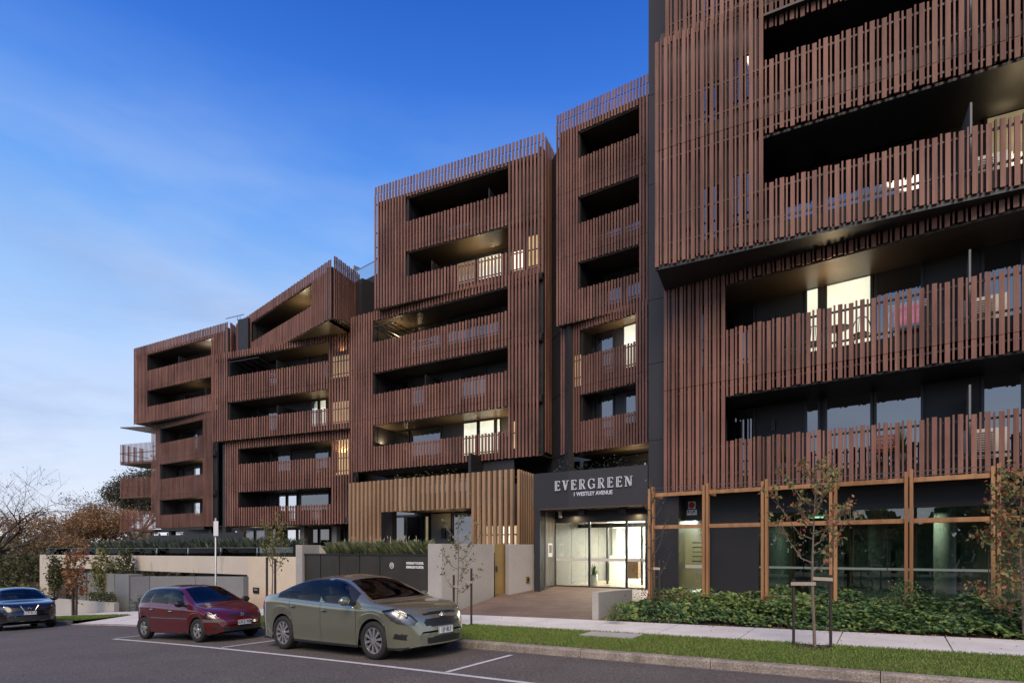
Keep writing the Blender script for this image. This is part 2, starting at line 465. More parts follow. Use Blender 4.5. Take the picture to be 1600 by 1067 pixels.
class Frame:
    """an upright wall plane: a pixel column, the scale there (px per metre) and the vanishing point of its level lines"""
    def __init__(s, px0, sc0, V, pl, pr, d=0.0):
        s.Yf = lambda px: F / (sc0 * (px - V) / (px0 - V))
        a = np.array([(pl - CX) / F * s.Yf(pl), s.Yf(pl)])
        b = np.array([(pr - CX) / F * s.Yf(pr), s.Yf(pr)])
        s.setup(a, b, d)
    def setup(s, a, b, d=0.0):
        t = b - a; s.L = float(np.linalg.norm(t)); s.t = t / s.L
        s.n = np.array([s.t[1], -s.t[0]])
        if s.n[1] > 0: s.n = -s.n
        s.o = a + s.n * d
    @classmethod
    def pts(cls, a, b, d=0.0, flip=False):
        s = cls.__new__(cls); s.setup(np.array(a, float), np.array(b, float), d)
        if flip: s.n = -s.n
        return s
    def off(s, d):
        q = Frame.__new__(Frame); q.L, q.t, q.n, q.o = s.L, s.t, s.n, s.o + s.n * d
        return q
    def S(s, px, d=0.0):
        """distance along the plane (moved d outwards) where a pixel column meets it"""
        o = s.o + s.n * d; k = (px - CX) / F
        return float((k * o[1] - o[0]) / (s.t[0] - k * s.t[1]))
    def p(s, a, d, z):
        q = s.o + s.t * a + s.n * d
        return (q[0], q[1], z)
    def box(s, mb, a0, a1, d0, d1, z0, z1):
        mb.box3(s.p(a0, d0, z0), (*(s.t * (a1 - a0)), 0), (*(s.n * (d1 - d0)), 0), (0, 0, z1 - z0))
    def px(s, a, d=0.0):
        q = s.p(a, d, 0); return CX + F * q[0] / q[1]

def text_mesh(body, size, extrude=0.004, font_scale_x=1.0, spacing=1.0, bold=0.0):
    cu = bpy.data.curves.new('lettering', 'FONT')
    cu.body = body; cu.size = size; cu.extrude = extrude; cu.align_x = 'CENTER'; cu.align_y = 'CENTER'
    cu.space_character = spacing; cu.offset = bold
    o = bpy.data.objects.new('lettering', cu); COL.objects.link(o)
    dg = bpy.context.evaluated_depsgraph_get()
    me = bpy.data.meshes.new_from_object(o.evaluated_get(dg))
    bpy.data.objects.remove(o)
    if font_scale_x != 1.0:
        me.transform(Matrix.Diagonal((font_scale_x, 1, 1, 1)))
    return me
def put_text(name, body, size, origin, right, up, m, parent=None, **kw):
    me = text_mesh(body, size, **kw)
    r = Vector(right).normalized(); u_ = Vector(up).normalized(); nrm = r.cross(u_)
    T = Matrix(((r.x, u_.x, nrm.x, origin[0]), (r.y, u_.y, nrm.y, origin[1]), (r.z, u_.z, nrm.z, origin[2]), (0, 0, 0, 1)))
    me.transform(T)
    me.materials.clear()
    return finish(me, name, m, parent)
# ------------------------------------------------------------------ ground, road, kerb, verge, footpath
def strip(u0, u1, v0, v1, du, rise0, rise1, drop=0.0):
    us = np.arange(u0, u1 + du * 0.5, du); V, Q = [], []
    for i, u in enumerate(us):
        z = float(road_u(u))
        for v, r in ((v0, rise0), (v1, rise1)):
            X, Y = xy(u, v); V.append((X, Y, z + r - drop))
    for i in range(len(us) - 1):
        Q.append((2 * i, 2 * i + 2, 2 * i + 3, 2 * i + 1))
    return V, Q

# one terrain sheet to the horizon, kept just below everything laid on it
gu = np.concatenate([[-1500, -700, -300, -150, -100, -80], np.arange(-60, 30, 2.0), [40, 60, 100, 200, 500, 1500]])
gv = np.concatenate([[-1500, -500, -150, -60, -30, -15], [-4, 9.75, 9.9, 12, 13.85, 16, 20, 26, 34], [50, 80, 140, 300, 700, 1500]])
V, Q = [], []
for u in gu:
    for v in gv:
        X, Y = xy(u, v)
        z = float(road_u(u)) - 0.12
        if v > 9.9: z += 0.1
        if v > 34: z -= min(6.0, (v - 34) * 0.05)
        V.append((X, Y, z))
nv = len(gv)
for i in range(len(gu) - 1):
    for j in range(nv - 1):
        Q.append((i * nv + j, (i + 1) * nv + j, (i + 1) * nv + j + 1, i * nv + j + 1))
tag(npmesh('ground', np.array(V), np.array(Q), M['ground']), kind='structure')

def sheet(name, m, *a, **k):
    V, Q = strip(*a, **k); mb = MB(); mb.add(V, Q); return mb.build(name, m)
road = tag(sheet('road', M['asphalt'], -70, 40, -3.0, V_KERB, 1.0, 0.0, 0.0), kind='structure')

def painted(name, p0, p1, w, rise=0.005, n=12):
    mb = MB(); p0, p1 = np.array(p0[:2]), np.array(p1[:2]); t = (p1 - p0) / np.linalg.norm(p1 - p0); q = np.array([-t[1], t[0]]) * w / 2
    V, Q = [], []
    for i in range(n + 1):
        c = p0 + (p1 - p0) * i / n
        for s_ in (-1, 1):
            e = c + q * s_; V.append((e[0], e[1], road_z(*e) + rise))
    for i in range(n): Q.append((2 * i, 2 * i + 2, 2 * i + 3, 2 * i + 1))
    mb.add(V, Q); return mb.build(name, M['paint'], road)
u_l = uv(*gp(166, 999)[:2])
painted('painted_line', xy(u_l[0], 7.40), xy(20, 7.47), 0.11, n=60)
def stub(px, py, px2, py2):
    a, b = gp(px, py), gp(px2, py2)
    d = np.array(b[:2]) - np.array(a[:2])
    vb = uv(*a[:2]); ve = uv(*b[:2])
    k = (9.35 - 7.5) / max(0.4, (ve[1] - vb[1]))
    e0 = xy(vb[0] , 7.49); e1 = xy(vb[0] + (ve[0] - vb[0]) * min(1.4, k), 9.4)
    painted('painted_line', e0, e1, 0.10, rise=0.009)
stub(705, 1048, 815, 1019)
stub(350, 1011, 426, 1001)
stub(163, 999, 220, 993)
painted('painted_line', xy(-24.5, 6.8), xy(-60, 6.6), 0.11)

# kerb stones
kerb = tag(bpy.data.objects.new('kerb', None), kind='structure'); COL.objects.link(kerb)
def kerb_run(u0, u1, ln, h0=0.15):
    u = u0
    while u < u1 - 0.05:
        e = min(u + ln, u1); mb = MB(); g = 0.006
        n = 3
        prof = [(9.735, -0.02), (9.742, h0 - 0.03), (9.775, h0), (9.915, h0 + 0.004), (9.915, -0.02)]
        V, Q = [], []
        for i in range(n + 1):
            uu = u + g + (e - u - 2 * g) * i / n; z = float(road_u(uu))
            for v, r in prof:
                X, Y = xy(uu, v); V.append((X, Y, z + r))
        k = len(prof)
        for i in range(n):
            for j in range(k - 1): Q.append((i * k + j, (i + 1) * k + j, (i + 1) * k + j + 1, i * k + j + 1))
        Q.append(tuple(range(k))); Q.append(tuple(n * k + j for j in range(k - 1, -1, -1)))
        mb.add(V, Q); mb.build('kerb_stone', M['kerb'], kerb)
        u = e
kerb_run(-18.9, 16, 2.35)
kerb_run(-27.0, -19.2, 2.6, h0=0.035)
kerb_run(-62, -27.3, 2.4)
# gutter strip of pale concrete grit along the kerb
tag(sheet('gutter', mat('gutter_edge', (0.12, 0.11, 0.105), 0.9, var=0.25, vscale=6, fine=0.3, bscale=90), -60, 16, 9.60, 9.74, 1.0, 0.003, 0.004), kind='structure')

# footpath of concrete slabs
path = tag(bpy.data.objects.new('footpath', None), kind='structure'); COL.objects.link(path)
u = -62.0
while u < 18:
    e = u + 1.7; mb = MB(); g = 0.011
    V = []
    for uu in (u + g, e - g):
        z = float(road_u(uu))
        for v in (V_PATH0, V_PATH1):
            X, Y = xy(uu, v); V.append((X, Y, z + float(verge_rise(v))))
    V += [(x_, y_, z_ - 0.1) for x_, y_, z_ in V]
    mb.add(V, [(0, 2, 3, 1), (0, 1, 5, 4), (2, 6, 7, 3), (0, 4, 6, 2), (1, 3, 7, 5)])
    mb.build('paving_slab', M['path'], path)
    u = e
# driveway crossover at the basement ramp
mb = MB(); V = []; Q = []
us = np.linspace(-26.9, -19.2, 9)
vs = [9.9, 11.0, 12.02, 13.83, 15.5, 18, 22]
for uu in us:
    for v in vs:
        X, Y = xy(uu, v); z = float(road_u(uu)) + float(np.interp(v, [9.9, 11, 12, 13.85, 22], [0.035, 0.12, 0.196, 0.226, -0.3])); V.append((X, Y, z))
k = len(vs)
for i in range(len(us) - 1):
    for j in range(k - 1): Q.append((i * k + j, (i + 1) * k + j, (i + 1) * k + j + 1, i * k + j + 1))
mb.add(V, Q); tag(mb.build('driveway', M['path']), kind='structure')

# verge: soil sheet and grass blades
def verge(u0, u1):
    V, Q = strip(u0, u1, V_GRASS, V_PATH0, 0.5, 0.15, 0.185); mb = MB(); mb.add(V, Q)
    return tag(mb.build('verge', M['turf']), kind='structure')
verge(-18.9, 16); verge(-45, -27.1)
def blades(name, U, Vv, Z, hmin, hmax, w, m, lean=0.5, kind='stuff', parent=None):
    n = len(U)
    X = U * UD[0] + Vv * VD[0]; Y = U * UD[1] + Vv * VD[1]
    h = RNG.uniform(hmin, hmax, n); a = RNG.uniform(0, 2 * math.pi, n); b = RNG.uniform(0, 2 * math.pi, n)
    ln = RNG.uniform(0.1, lean, n) * h
    dx, dy = np.cos(a) * w, np.sin(a) * w
    lx, ly = np.cos(b) * ln, np.sin(b) * ln
    P = np.empty((n, 4, 3))
    P[:, 0] = np.stack([X - dx, Y - dy, Z], 1); P[:, 1] = np.stack([X + dx, Y + dy, Z], 1)
    P[:, 2] = np.stack([X + dx * 0.5 + lx, Y + dy * 0.5 + ly, Z + h], 1); P[:, 3] = np.stack([X - dx * 0.5 + lx * 0.6, Y - dy * 0.5 + ly * 0.6, Z + h * 0.8], 1)
    q = np.arange(n * 4).reshape(n, 4)
    o = npmesh(name, P.reshape(-1, 3), q, m, parent)
    if kind: tag(o, kind=kind)
    return o
MANHOLE = (uv(*gp(955, 993, 0.17)[:2]))
TREE_BASES = {}
def grass_patch(u0, u1, n):
    U = RNG.uniform(u0, u1, n); Vv = RNG.uniform(V_GRASS - 0.03, V_PATH0 + 0.03, n)
    keep = ~((abs(U - MANHOLE[0]) < 0.62) & (abs(Vv - MANHOLE[1]) < 0.33))
    for (bu, bv, r) in ((TREE_BASES.get('a')), (TREE_BASES.get('b'))):
        keep &= ((U - bu) ** 2 + (Vv - bv) ** 2) > (r * RNG.uniform(0.8, 1.1, n)) ** 2
    U, Vv = U[keep], Vv[keep]
    return U, Vv, road_u(U) + np.interp(Vv, [V_GRASS, V_PATH0], [0.145, 0.18])
ba = gp(1272, 1011, 0.17); bb = gp(722, 977, 0.17)
TREE_BASES['a'] = (*uv(*ba[:2]), 0.36); TREE_BASES['b'] = (*uv(*bb[:2]), 0.22)
U1, V1, Z1 = grass_patch(-18.8, 5.5, 150000)
grass = blades('grass', U1, V1, Z1, 0.022, 0.055, 0.004, M['grass'], 0.9)
tag(grass, 'short mown green grass of the verge along the kerb', 'grass')
U1, V1, Z1 = grass_patch(-45, -27.2, 30000)
tag(blades('grass', U1, V1, Z1, 0.03, 0.07, 0.008, M['grass'], 0.9), 'patch of green verge grass beside the black car and red tree', 'grass')
# mulch rings round the two staked street trees
for key, nm in (('a', 260), ('b', 120)):
    bu, bv, r = TREE_BASES[key]
    mb = MB()
    for i in range(nm):
        a, q = random.uniform(0, 6.28), r * math.sqrt(random.random()) * 1.15
        x0, y0 = xy(bu + math.cos(a) * q, bv + math.sin(a) * q)
        z0 = road_z(x0, y0) + 0.17 + random.uniform(0, 0.02)
        t = random.uniform(0, 6.28); l_ = random.uniform(0.015, 0.04); w_ = random.uniform(0.006, 0.014)
        mb.box3((x0, y0, z0), (math.cos(t) * l_, math.sin(t) * l_, random.uniform(-.008, .012)), (-math.sin(t) * w_, math.cos(t) * w_, 0), (0, 0, 0.008))
    tag(mb.build('mulch', M['soil']), kind='stuff')
# concrete pit lid in two halves
m_u, m_v = MANHOLE
pit = thing('pit_lid', 'pair of flat grey concrete pit lids set flush in the verge grass', 'pit cover', (*xy(m_u, m_v), road_z(*xy(m_u, m_v)) + 0.17))
for i in (0, 1):
    mb = MB(); a0 = m_u - 0.6 + i * 0.605; V = []
    for (uu, vv) in ((a0, m_v - 0.3), (a0 + 0.595, m_v - 0.3), (a0 + 0.595, m_v + 0.3), (a0, m_v + 0.3)):
        X, Y = xy(uu, vv); V.append((X, Y, road_u(uu) + 0.205))
    V += [(a, b, c - 0.08) for a, b, c in V]
    mb.add(V, [(0, 1, 2, 3), (0, 4, 5, 1), (1, 5, 6, 2), (2, 6, 7, 3), (3, 7, 4, 0)])
    mb.build('lid', M['concrete'], pit)

# trees of the street behind the camera (seen only as reflections in the glazing)
n = 15000
U = RNG.uniform(-40, 40, n); Vv = -19 + RNG.normal(0, 1.6, n)
top = 5.2 + 1.2 * np.sin(U * 0.45) + 0.9 * np.sin(U * 1.3 + 1)
Z = road_u(U) + RNG.uniform(0, 1, n) ** 0.7 * top
M['hedge'] = leaf_mat('street_hedge_leaves', [(0.07, 0.10, 0.04), (0.11, 0.14, 0.055), (0.15, 0.16, 0.07)], 0.6, 0.35)
tag(blades('hedge', U, Vv, Z, 0.35, 0.7, 0.28, M['hedge'], 0.9), 'hedge across the street behind the photographer', 'hedge')
# ------------------------------------------------------------------ the apartment building
def RL(k): return 4.96 + 3.1 * (k - 1)          # top of the slatted balustrade of storey k
bld = thing('apartment_building', 'long stepped apartment building clad in brown vertical timber slats with dark balconies', 'building', (*xy(-8, 24), 0.6))
SLATS = []                                        # (frame, s0, s1, d0, d1, z0, z1, material)
def slats(fr, a0, a1, z0, z1, openings=(), seams=(), pattern=((0.0, 0.098, 0.0, 0.045), (0.143, 0.037, -0.015, 0.065)), pitch=0.24, m='slat', rag=0.035, tips=0.0):
    """vertical slats from a0 to a1 and z0 to z1 (z may depend on s), leaving openings (s0, s1, z0, z1) and hairline seams"""
    f0 = z0 if callable(z0) else (lambda s: z0)
    f1 = z1 if callable(z1) else (lambda s: z1)
    i = 0; a = a0
    while a < a1 - 0.03:
        for j, (o, w, d0, d1) in enumerate(pattern):
            s0 = a + o; s1 = s0 + w; c = (s0 + s1) / 2
            if s1 > a1 + 0.02: continue
            r = rag * (0.5 if (i + j) % 2 else -0.5) + random.uniform(-0.006, 0.006)
            iv = [(f0(c) + r, f1(c) + r)]
            for (p0, p1, q0, q1) in openings:
                if p0 <= c <= p1:
                    nx = []
                    for (b, t) in iv:
                        if q1 <= b or q0 >= t: nx.append((b, t)); continue
                        if q0 + r > b: nx.append((b, q0 + r))
                        if q1 + r < t: nx.append((q1 + r, t))
                    iv = nx
            for sm in seams:
                nx = []
                for (b, t) in iv:
                    if b + 0.05 < sm < t - 0.05: nx += [(b, sm - 0.006), (sm + 0.006, t)]
                    else: nx.append((b, t))
                iv = nx
            jd = random.uniform(-0.004, 0.004)
            for (b, t) in iv:
                if t - b > 0.03: SLATS.append((fr, s0, s1, d0 + jd, d1 + jd, b, t, m))
        a += pitch; i += 1
def rails(fr, a0, a1, zs, d0=-0.06, d1=-0.02, h=0.05, mb=None):
    own = mb is None
    if own: mb = MB()
    for z in zs: fr.box(mb, a0, a1, d0, d1, z - h / 2, z + h / 2)
    if own: return mb.build('rail', M['dark2'], bld)
def part(name, m, fr, *b):
    mb = MB(); fr.box(mb, *b); return mb.build(name, m, bld)

def window(fr, a0, a1, d, z0, z1, kind='pane', fw=0.06, mull=(), sill=None, parent=None):
    """a framed window standing on a wall plane, pane as its child"""
    mb = MB()
    fr.box(mb, a0, a1, d, d + 0.07, z0, z0 + fw); fr.box(mb, a0, a1, d, d + 0.07, z1 - fw, z1)
    fr.box(mb, a0, a0 + fw, d, d + 0.07, z0 + fw, z1 - fw); fr.box(mb, a1 - fw, a1, d, d + 0.07, z0 + fw, z1 - fw)
    for x in mull: fr.box(mb, x - fw / 2, x + fw / 2, d, d + 0.07, z0 + fw, z1 - fw)
    w = mb.build('window', M['frame'], parent or bld)
    mb = MB(); fr.box(mb, a0 + fw, a1 - fw, d + 0.02, d + 0.035, z0 + fw, z1 - fw)
    if kind == 'pane':
        mb.build('pane', M['pane'], w)
    else:                                       # a lit room behind clear glass
        mb.build('pane', M['glass'], w)
        mb = MB(); fr.box(mb, a0 + fw * 0.5, a1 - fw * 0.5, d + 0.002, d + 0.012, z0 + fw * 0.5, z1 - fw * 0.5)
        mb.build('lit_blind', M[kind], w)
    return w
LAMPS = []
def lamp_light(p, power, col=(1.0, 0.74, 0.42), size=0.35, drop=0.62, up=True):
    """unseen disk light added to make soffits and rooms glow"""
    ld = bpy.data.lights.new('glow_light', 'AREA'); ld.energy = power * 0.8; ld.color = col; ld.shape = 'DISK'; ld.size = size
    lo = bpy.data.objects.new('glow_light', ld); COL.objects.link(lo); lo.location = (p[0], p[1], p[2] - (drop if up else 0))
    if up: lo.rotation_euler = (math.pi, 0, 0)
    adopt(lo, bld); return lo
def downlight(fr, a, d, z, power, col=(1.0, 0.74, 0.42)):
    """small round ceiling lamp under a balcony soffit"""
    mb = MB(); mb.lathe(fr.p(a, d, z), [(0.0, -0.05), (0.05, -0.05), (0.06, -0.04), (0.06, 0.0)], n=12)
    o = mb.build('ceiling_lamp', mat('lamp_glow', (0.8, 0.7, 0.5), 0.5, emit=col, estr=6), bld)
    q = fr.p(a, d, z - 0.16); lamp_light(q, power, col)
    return o

def storey(fr, a0, a1, floor, ceil, back, wins, endwalls=(True, True), dividers=(), under='soffit'):
    """a balcony recess: rear wall, soffit, floor slab, side walls, windows on the rear wall"""
    mb = MB(); fr.box(mb, a0, a1, -back - 0.2, -back, floor, ceil); mb.build('wall', M['dark'], bld)
    mb = MB(); fr.box(mb, a0, a1, -back, -0.09, ceil, ceil + 0.06); mb.build('soffit', M[under], bld)
    mb = MB(); fr.box(mb, a0, a1, -back, -0.09, floor - 0.36, floor); mb.build('slab', M['dark'], bld)
    for i_, (x0, x1) in enumerate(((a0 - 0.12, a0), (a1, a1 + 0.12))):
        if endwalls[i_]:
            mb = MB(); fr.box(mb, x0, x1, -back, -0.10, floor, ceil); mb.build('wall', M['dark'], bld)
    for x in dividers:
        mb = MB(); fr.box(mb, x - 0.02, x + 0.02, -back, -0.25, floor, floor + 1.75); mb.build('privacy_screen', M['greywall' if fr in (DL, DU, DT) else 'dark'], bld)
    for w in wins:
        b0, b1, q0, q1, kind = w[:5]
        window(fr, b0, b1, -back + 0.001, floor + q0, floor + q1, kind, mull=w[5] if len(w) > 5 else ())

def block(fr, a0, a1, ztop, zbot, op, levels, back=1.9, pitch=0.21, pattern=((0.0, 0.115, 0.0, 0.08),), wins=None, solid_d=0.32, rag=0.03, m='slat', top_solid=None, dividers=None, otop=1.28, mass=6.0):
    """a slatted facade block with one long balcony opening per storey; op = (s0, s1)"""
    ops = [(op[0], op[1], RL(k), RL(k) + otop) for k in levels]
    slats(fr, a0, a1, zbot, ztop, ops, [RL(k) - 1.43 for k in levels if RL(k) - 1.43 > zbot + 0.2], pattern, pitch, m, rag)
    mb = MB()
    for k in levels:
        for z in (RL(k) - 0.12, RL(k) - 0.95, RL(k) + otop + 0.12): rails(fr, a0 + 0.03, a1 - 0.03, [z], mb=mb)
    mb.build('rail', M['dark2'], bld)
    # cladding wall close behind the closed parts of the screen
    for (x0, x1) in ((a0 + 0.06, op[0]), (op[1], a1 - 0.06)):
        if x1 - x0 > 0.1: part('wall', M['dark'], fr, x0, x1, -solid_d - 0.1, -solid_d, zbot + 0.06, (top_solid or ztop) - 0.45)
    for k in levels:
        fl = RL(k) - 1.02
        storey(fr, op[0], op[1], fl, RL(k) + otop - 0.02, back, (wins or {}).get(k, [(op[0] + 0.3 + i * 1.5, op[0] + 1.6 + i * 1.5, 0.05, 2.2, 'pane') for i in range(int((op[1] - op[0] - 0.5) / 1.5))]), dividers=(dividers or {}).get(k, ()))
        # spandrel between this storey's soffit and the next slab
        part('spandrel', M['dark'], fr, a0 + 0.06, a1 - 0.06, -0.34, -0.13, RL(k) + otop + 0.02, min(RL(k) + 1.72, (top_solid or ztop) - 0.3))
    # the body of the building behind
    part('wall', M['dark'], fr, a0 + 0.02, a1 - 0.02, -back - mass, -back - 0.22, zbot + 0.05, (top_solid or ztop) - 0.4)
    # underside of the projecting screen
    part('soffit', M['soffit'], fr, a0 + 0.03, a1 - 0.03, -back - 0.2, -0.1, zbot + 0.02, zbot + 0.08)

def pxwins(fr, back, rows):
    """windows of a rear wall from pixel columns"""
    return [(fr.S(a, -back), fr.S(b, -back), q0, q1, k) for (a, b, q0, q1, k) in rows]

DU = Frame(1193, 61.6, -930, 1024, 1700); DT = DU.off(-0.28)
# ---- right block, storeys 1 and 2
DL = Frame(1135, 55.7, -450, 1038, 1700)
s_op = DL.S(1134)
zb = 3.61
ops = [(s_op, 99, RL(1), 6.21), (s_op, 99, RL(2), 9.33)]
slats(DL, 0.0, DL.L, zb, 10.2, ops, [RL(2) - 1.43, RL(3) - 1.43])
rails(DL, 0.02, DL.L, [RL(1) - 0.13, RL(1) - 0.9, RL(2) - 0.13, RL(2) - 0.9, 9.75, 6.5, zb + 0.12])
back = 1.7
for k, ce in ((1, 6.19), (2, 9.31)):
    fl = RL(k) - 1.02
    wr = [(1133, 1181, .02, 2.22, 'pane'), (1258, 1282, .02, 2.32, 'lit' if k == 2 else 'pane'), (1289, 1364, .02, 2.32, 'lit' if k == 2 else 'pane'), (1366, 1443, .02, 2.32, 'pane'), (1533, 1600, .02, 2.32, 'pane'), (1603, 1680, .02, 2.32, 'pane')]
    storey(DL, s_op - 0.5, DL.L, fl, ce, back, pxwins(DL, -0 + back, wr), (False, True), dividers=(DL.S(1515, -0.4),), under='dark2' if k == 1 else 'soffit')  # black underside on the unlit storey: shade put into the soffit colour
    part('slab_edge', M['dark'], DL, 0.05, DL.L, -0.16, -0.1, fl - 0.36, fl + 0.02)
# closed bay at the left: cladding with narrow panes behind the slats
part('wall', M['dark'], DL, 0.05, s_op - 0.5, -0.62, -0.5, zb, 10.0)
for k in (1, 2):
    window(DL, DL.S(1062, -.5), DL.S(1076, -.5), -0.5, RL(k) - 0.9, RL(k) + 1.1, 'pane')
    window(DL, DL.S(1092, -.5), DL.S(1124, -.5), -0.5, RL(k) - 0.9, RL(k) + 1.1, 'pane')
part('wall', M['dark'], DL, -0.5, DL.L, -7, -back - 0.25, zb, 26)
part('soffit', M['dark2'], DL, 0.02, DL.L, -back, -0.1, zb - 0.06, zb + 0.02)
# ---- right block, projecting storeys 3 and 4, and the set-back storeys above them
u_op = DU.S(1191)
slats(DU, 0.0, DU.L, 9.68, 15.85, [(u_op, 99, RL(3), 12.41), (u_op, 99, RL(4), 20)], [RL(4) - 1.43])
rails(DU, 0.02, DU.L, [RL(3) - 0.13, RL(3) - 0.9, RL(4) - 0.13, RL(4) - 0.9, 12.6])
t0 = DT.S(1040)
slats(DT, t0, DT.L, lambda s: 15.9 if s < u_op else 15.25, 24.6, [(u_op, 99, RL(5), RL(5) + 1.25)], [RL(5) - 1.43, RL(6) - 1.43])
rails(DT, t0, DT.L, [RL(5) - 0.13, RL(5) - 0.9, 16.2, 19.2, 20.2])
for k, fr, ce in ((3, DU, 12.38), (4, DU, 15.5), (5, DT, 18.6)):
    fl = RL(k) - 1.02
    wr = [(1290, 1440, .02, 2.3, 'pane'), (1537, 1610, .02, 2.3, 'litdim' if k == 3 else 'pane'), (1225, 1275, .02, 2.3, 'pane')]
    storey(fr, u_op - 0.1, fr.L, fl, ce, 1.9, pxwins(fr, 1.9, wr), (True, True), dividers=(fr.S(1515, -0.4),), under='dark2')  # black instead of bronze, darkness of the recess painted in
    part('slab_edge', M['dark'], fr, 0.05, fr.L, -0.16, -0.1, fl - 0.30, fl + 0.03)
for k in (3, 4, 5, 6):
    fr = DU if k < 5 else DT
    q0 = 0.06 if k < 5 else t0 + 0.06
    part('wall', M['dark'], fr, q0, u_op - 0.22, -0.62, -0.5, RL(k) - 1.3, RL(k) + 1.7)
    window(fr, fr.S(1068, -.5), fr.S(1080, -.5), -0.5, RL(k) - 0.4, RL(k) + 0.9, 'pane')
    window(fr, fr.S(1096, -.5), fr.S(1128, -.5), -0.5, RL(k) - 0.9, RL(k) + 0.35 + 0.3 * (k % 2), 'pane')
    window(fr, fr.S(1140, -.5), fr.S(1184, -.5), -0.5, RL(k) - 0.6, RL(k) + 0.75, 'pane')
part('wall', M['dark'], DU, -0.2, DU.L, -8, -2.15, 9.6, 26)
# sloping soffit between the projecting box and the storey below
mb = MB()
cs = [DU.p(0.02, -0.03, 9.66), DU.p(DU.L, -0.03, 9.66), DL.p(DL.L, -0.12, 9.6), DL.p(0.0, -0.12, 9.6)]
mb.add(cs + [(a, b, c + 0.06) for a, b, c in cs], [(0, 1, 2, 3), (4, 7, 6, 5), (0, 4, 5, 1), (3, 2, 6, 7), (0, 3, 7, 4)])
mb.build('soffit', M['dark2'], bld)  # black colour carries the shade under the projecting box
part('edge_trim', M['dark2'], DU, 0.0, DU.L, -0.1, -0.02, 9.60, 9.70)
lamp_light(DL.p(DL.S(1300, -0.75), -0.75, 9.2), 16)
lamp_light(DU.p(DU.S(1590, -1.5), -1.3, 12.1), 8)
# ---- charcoal end wall between the right block and the entrance
FA = Frame(1010, 50.7, -600, 834, 1042)
e0 = FA.S(1013)
for (z0, z1) in ((0.4, 5.25), (5.265, 7.6), (7.615, 9.55), (9.565, 13.1), (13.115, 15.85), (15.865, 19.0), (19.015, 22.6), (22.615, 26)):
    part('cladding_panel', M['dark'], FA, e0, FA.L + 0.35, -0.14, -0.02, z0, z1)
part('wall', M['dark2'], FA, e0 + 0.06, FA.L + 0.35, -9, -0.15, 0.4, 26)
# ---- narrow tower above the entrance (upper box storeys 4-6, lower box storeys 2-3)
PT = ((0.0, 0.105, 0.0, 0.055),)
PE = ((0.0, 0.085, 0.0, 0.05),)
EU = Frame(908, 33.0, -600, 870, 1016)
eo = (EU.S(905), EU.S(1000))
block(EU, 0.0, EU.L, 22.5, 12.76, eo, (4, 5, 6), pitch=0.15, pattern=PE, back=1.8,
      wins={k: pxwins(EU, 1.8, [(915, 945, .02, 2.2, 'pane'), (948, 975, .02, 2.2, 'pane'), (977, 1008, .02, 2.2, 'pane')]) for k in (4, 5, 6)})
EL_ = Frame(908, 32.6, -200, 877, 1013)
eo = (EL_.S(909), EL_.S(994))
block(EL_, 0.0, EL_.L, 12.9, 6.6, eo, (2, 3), pitch=0.15, pattern=PE, back=0.95,
      wins={2: pxwins(EL_, 0.95, [(911, 931, .02, 2.3, 'pane'), (933, 960, .02, 2.3, 'pane'), (977, 996, .02, 2.3, 'pane')]),
            3: pxwins(EL_, 0.95, [(911, 931, .02, 2.3, 'pane'), (933, 960, .02, 2.3, 'pane'), (974, 996, .02, 2.3, 'lit')])})
lamp_light(EL_.p(EL_.S(975, -0.5), -0.5, 12.0), 20)
lamp_light(EL_.p(EL_.S(985, -0.6), -1.0, 6.35), 26)
slats(EU, 0.02, EU.L, 22.55, 22.95, pattern=PE, pitch=0.15, rag=0.02)      # tips standing above the parapet
# recessed storey between tower and entrance canopy
part('wall', M['dark'], EL_, -0.4, EL_.L + 1.0, -2.6, -2.4, 3.6, 6.6)
for (a, b) in ((888, 899), (902, 932), (934, 962)):
    window(EL_, EL_.S(a, -2.4), EL_.S(b, -2.4), -2.4, 4.2, 5.6, 'pane')
window(EL_, EL_.S(972, -2.4), EL_.S(1004, -2.4), -2.4, 4.2, 5.75, 'pane')
window(EL_, EL_.S(1005, -2.4), EL_.S(1012, -2.4), -2.4, 4.2, 6.2, 'litdim')
part('wall', M['dark'], EL_, -0.05, EL_.L, -8, -2.62, 3.4, 22.3)
# dark wall in the gap between tower and centre block
GAPF = Frame.pts(((858 - CX) / F * 30.4, 30.4), ((878 - CX) / F * 28.6, 28.6))
part('wall', M['dark'], GAPF, -0.6, GAPF.L + 0.6, -0.4, -0.1, 3.4, 22.2)
for z in (6.6, 9.7, 12.8, 15.9, 19.0): part('cladding_joint', M['dark2'], GAPF, -0.6, GAPF.L + 0.6, -0.1, -0.085, z, z + 0.03)

# rooms whose light shows between the slats
def glow(fr, p0, p1, z0, z1, kind, d=-0.315):
    mb = MB(); fr.box(mb, fr.S(p0, d), fr.S(p1, d), d, d + 0.01, z0, z1); mb.build('lit_blind', M[kind], bld)
glow(EL_, 878, 908, 9.9, 11.4, 'litgold')
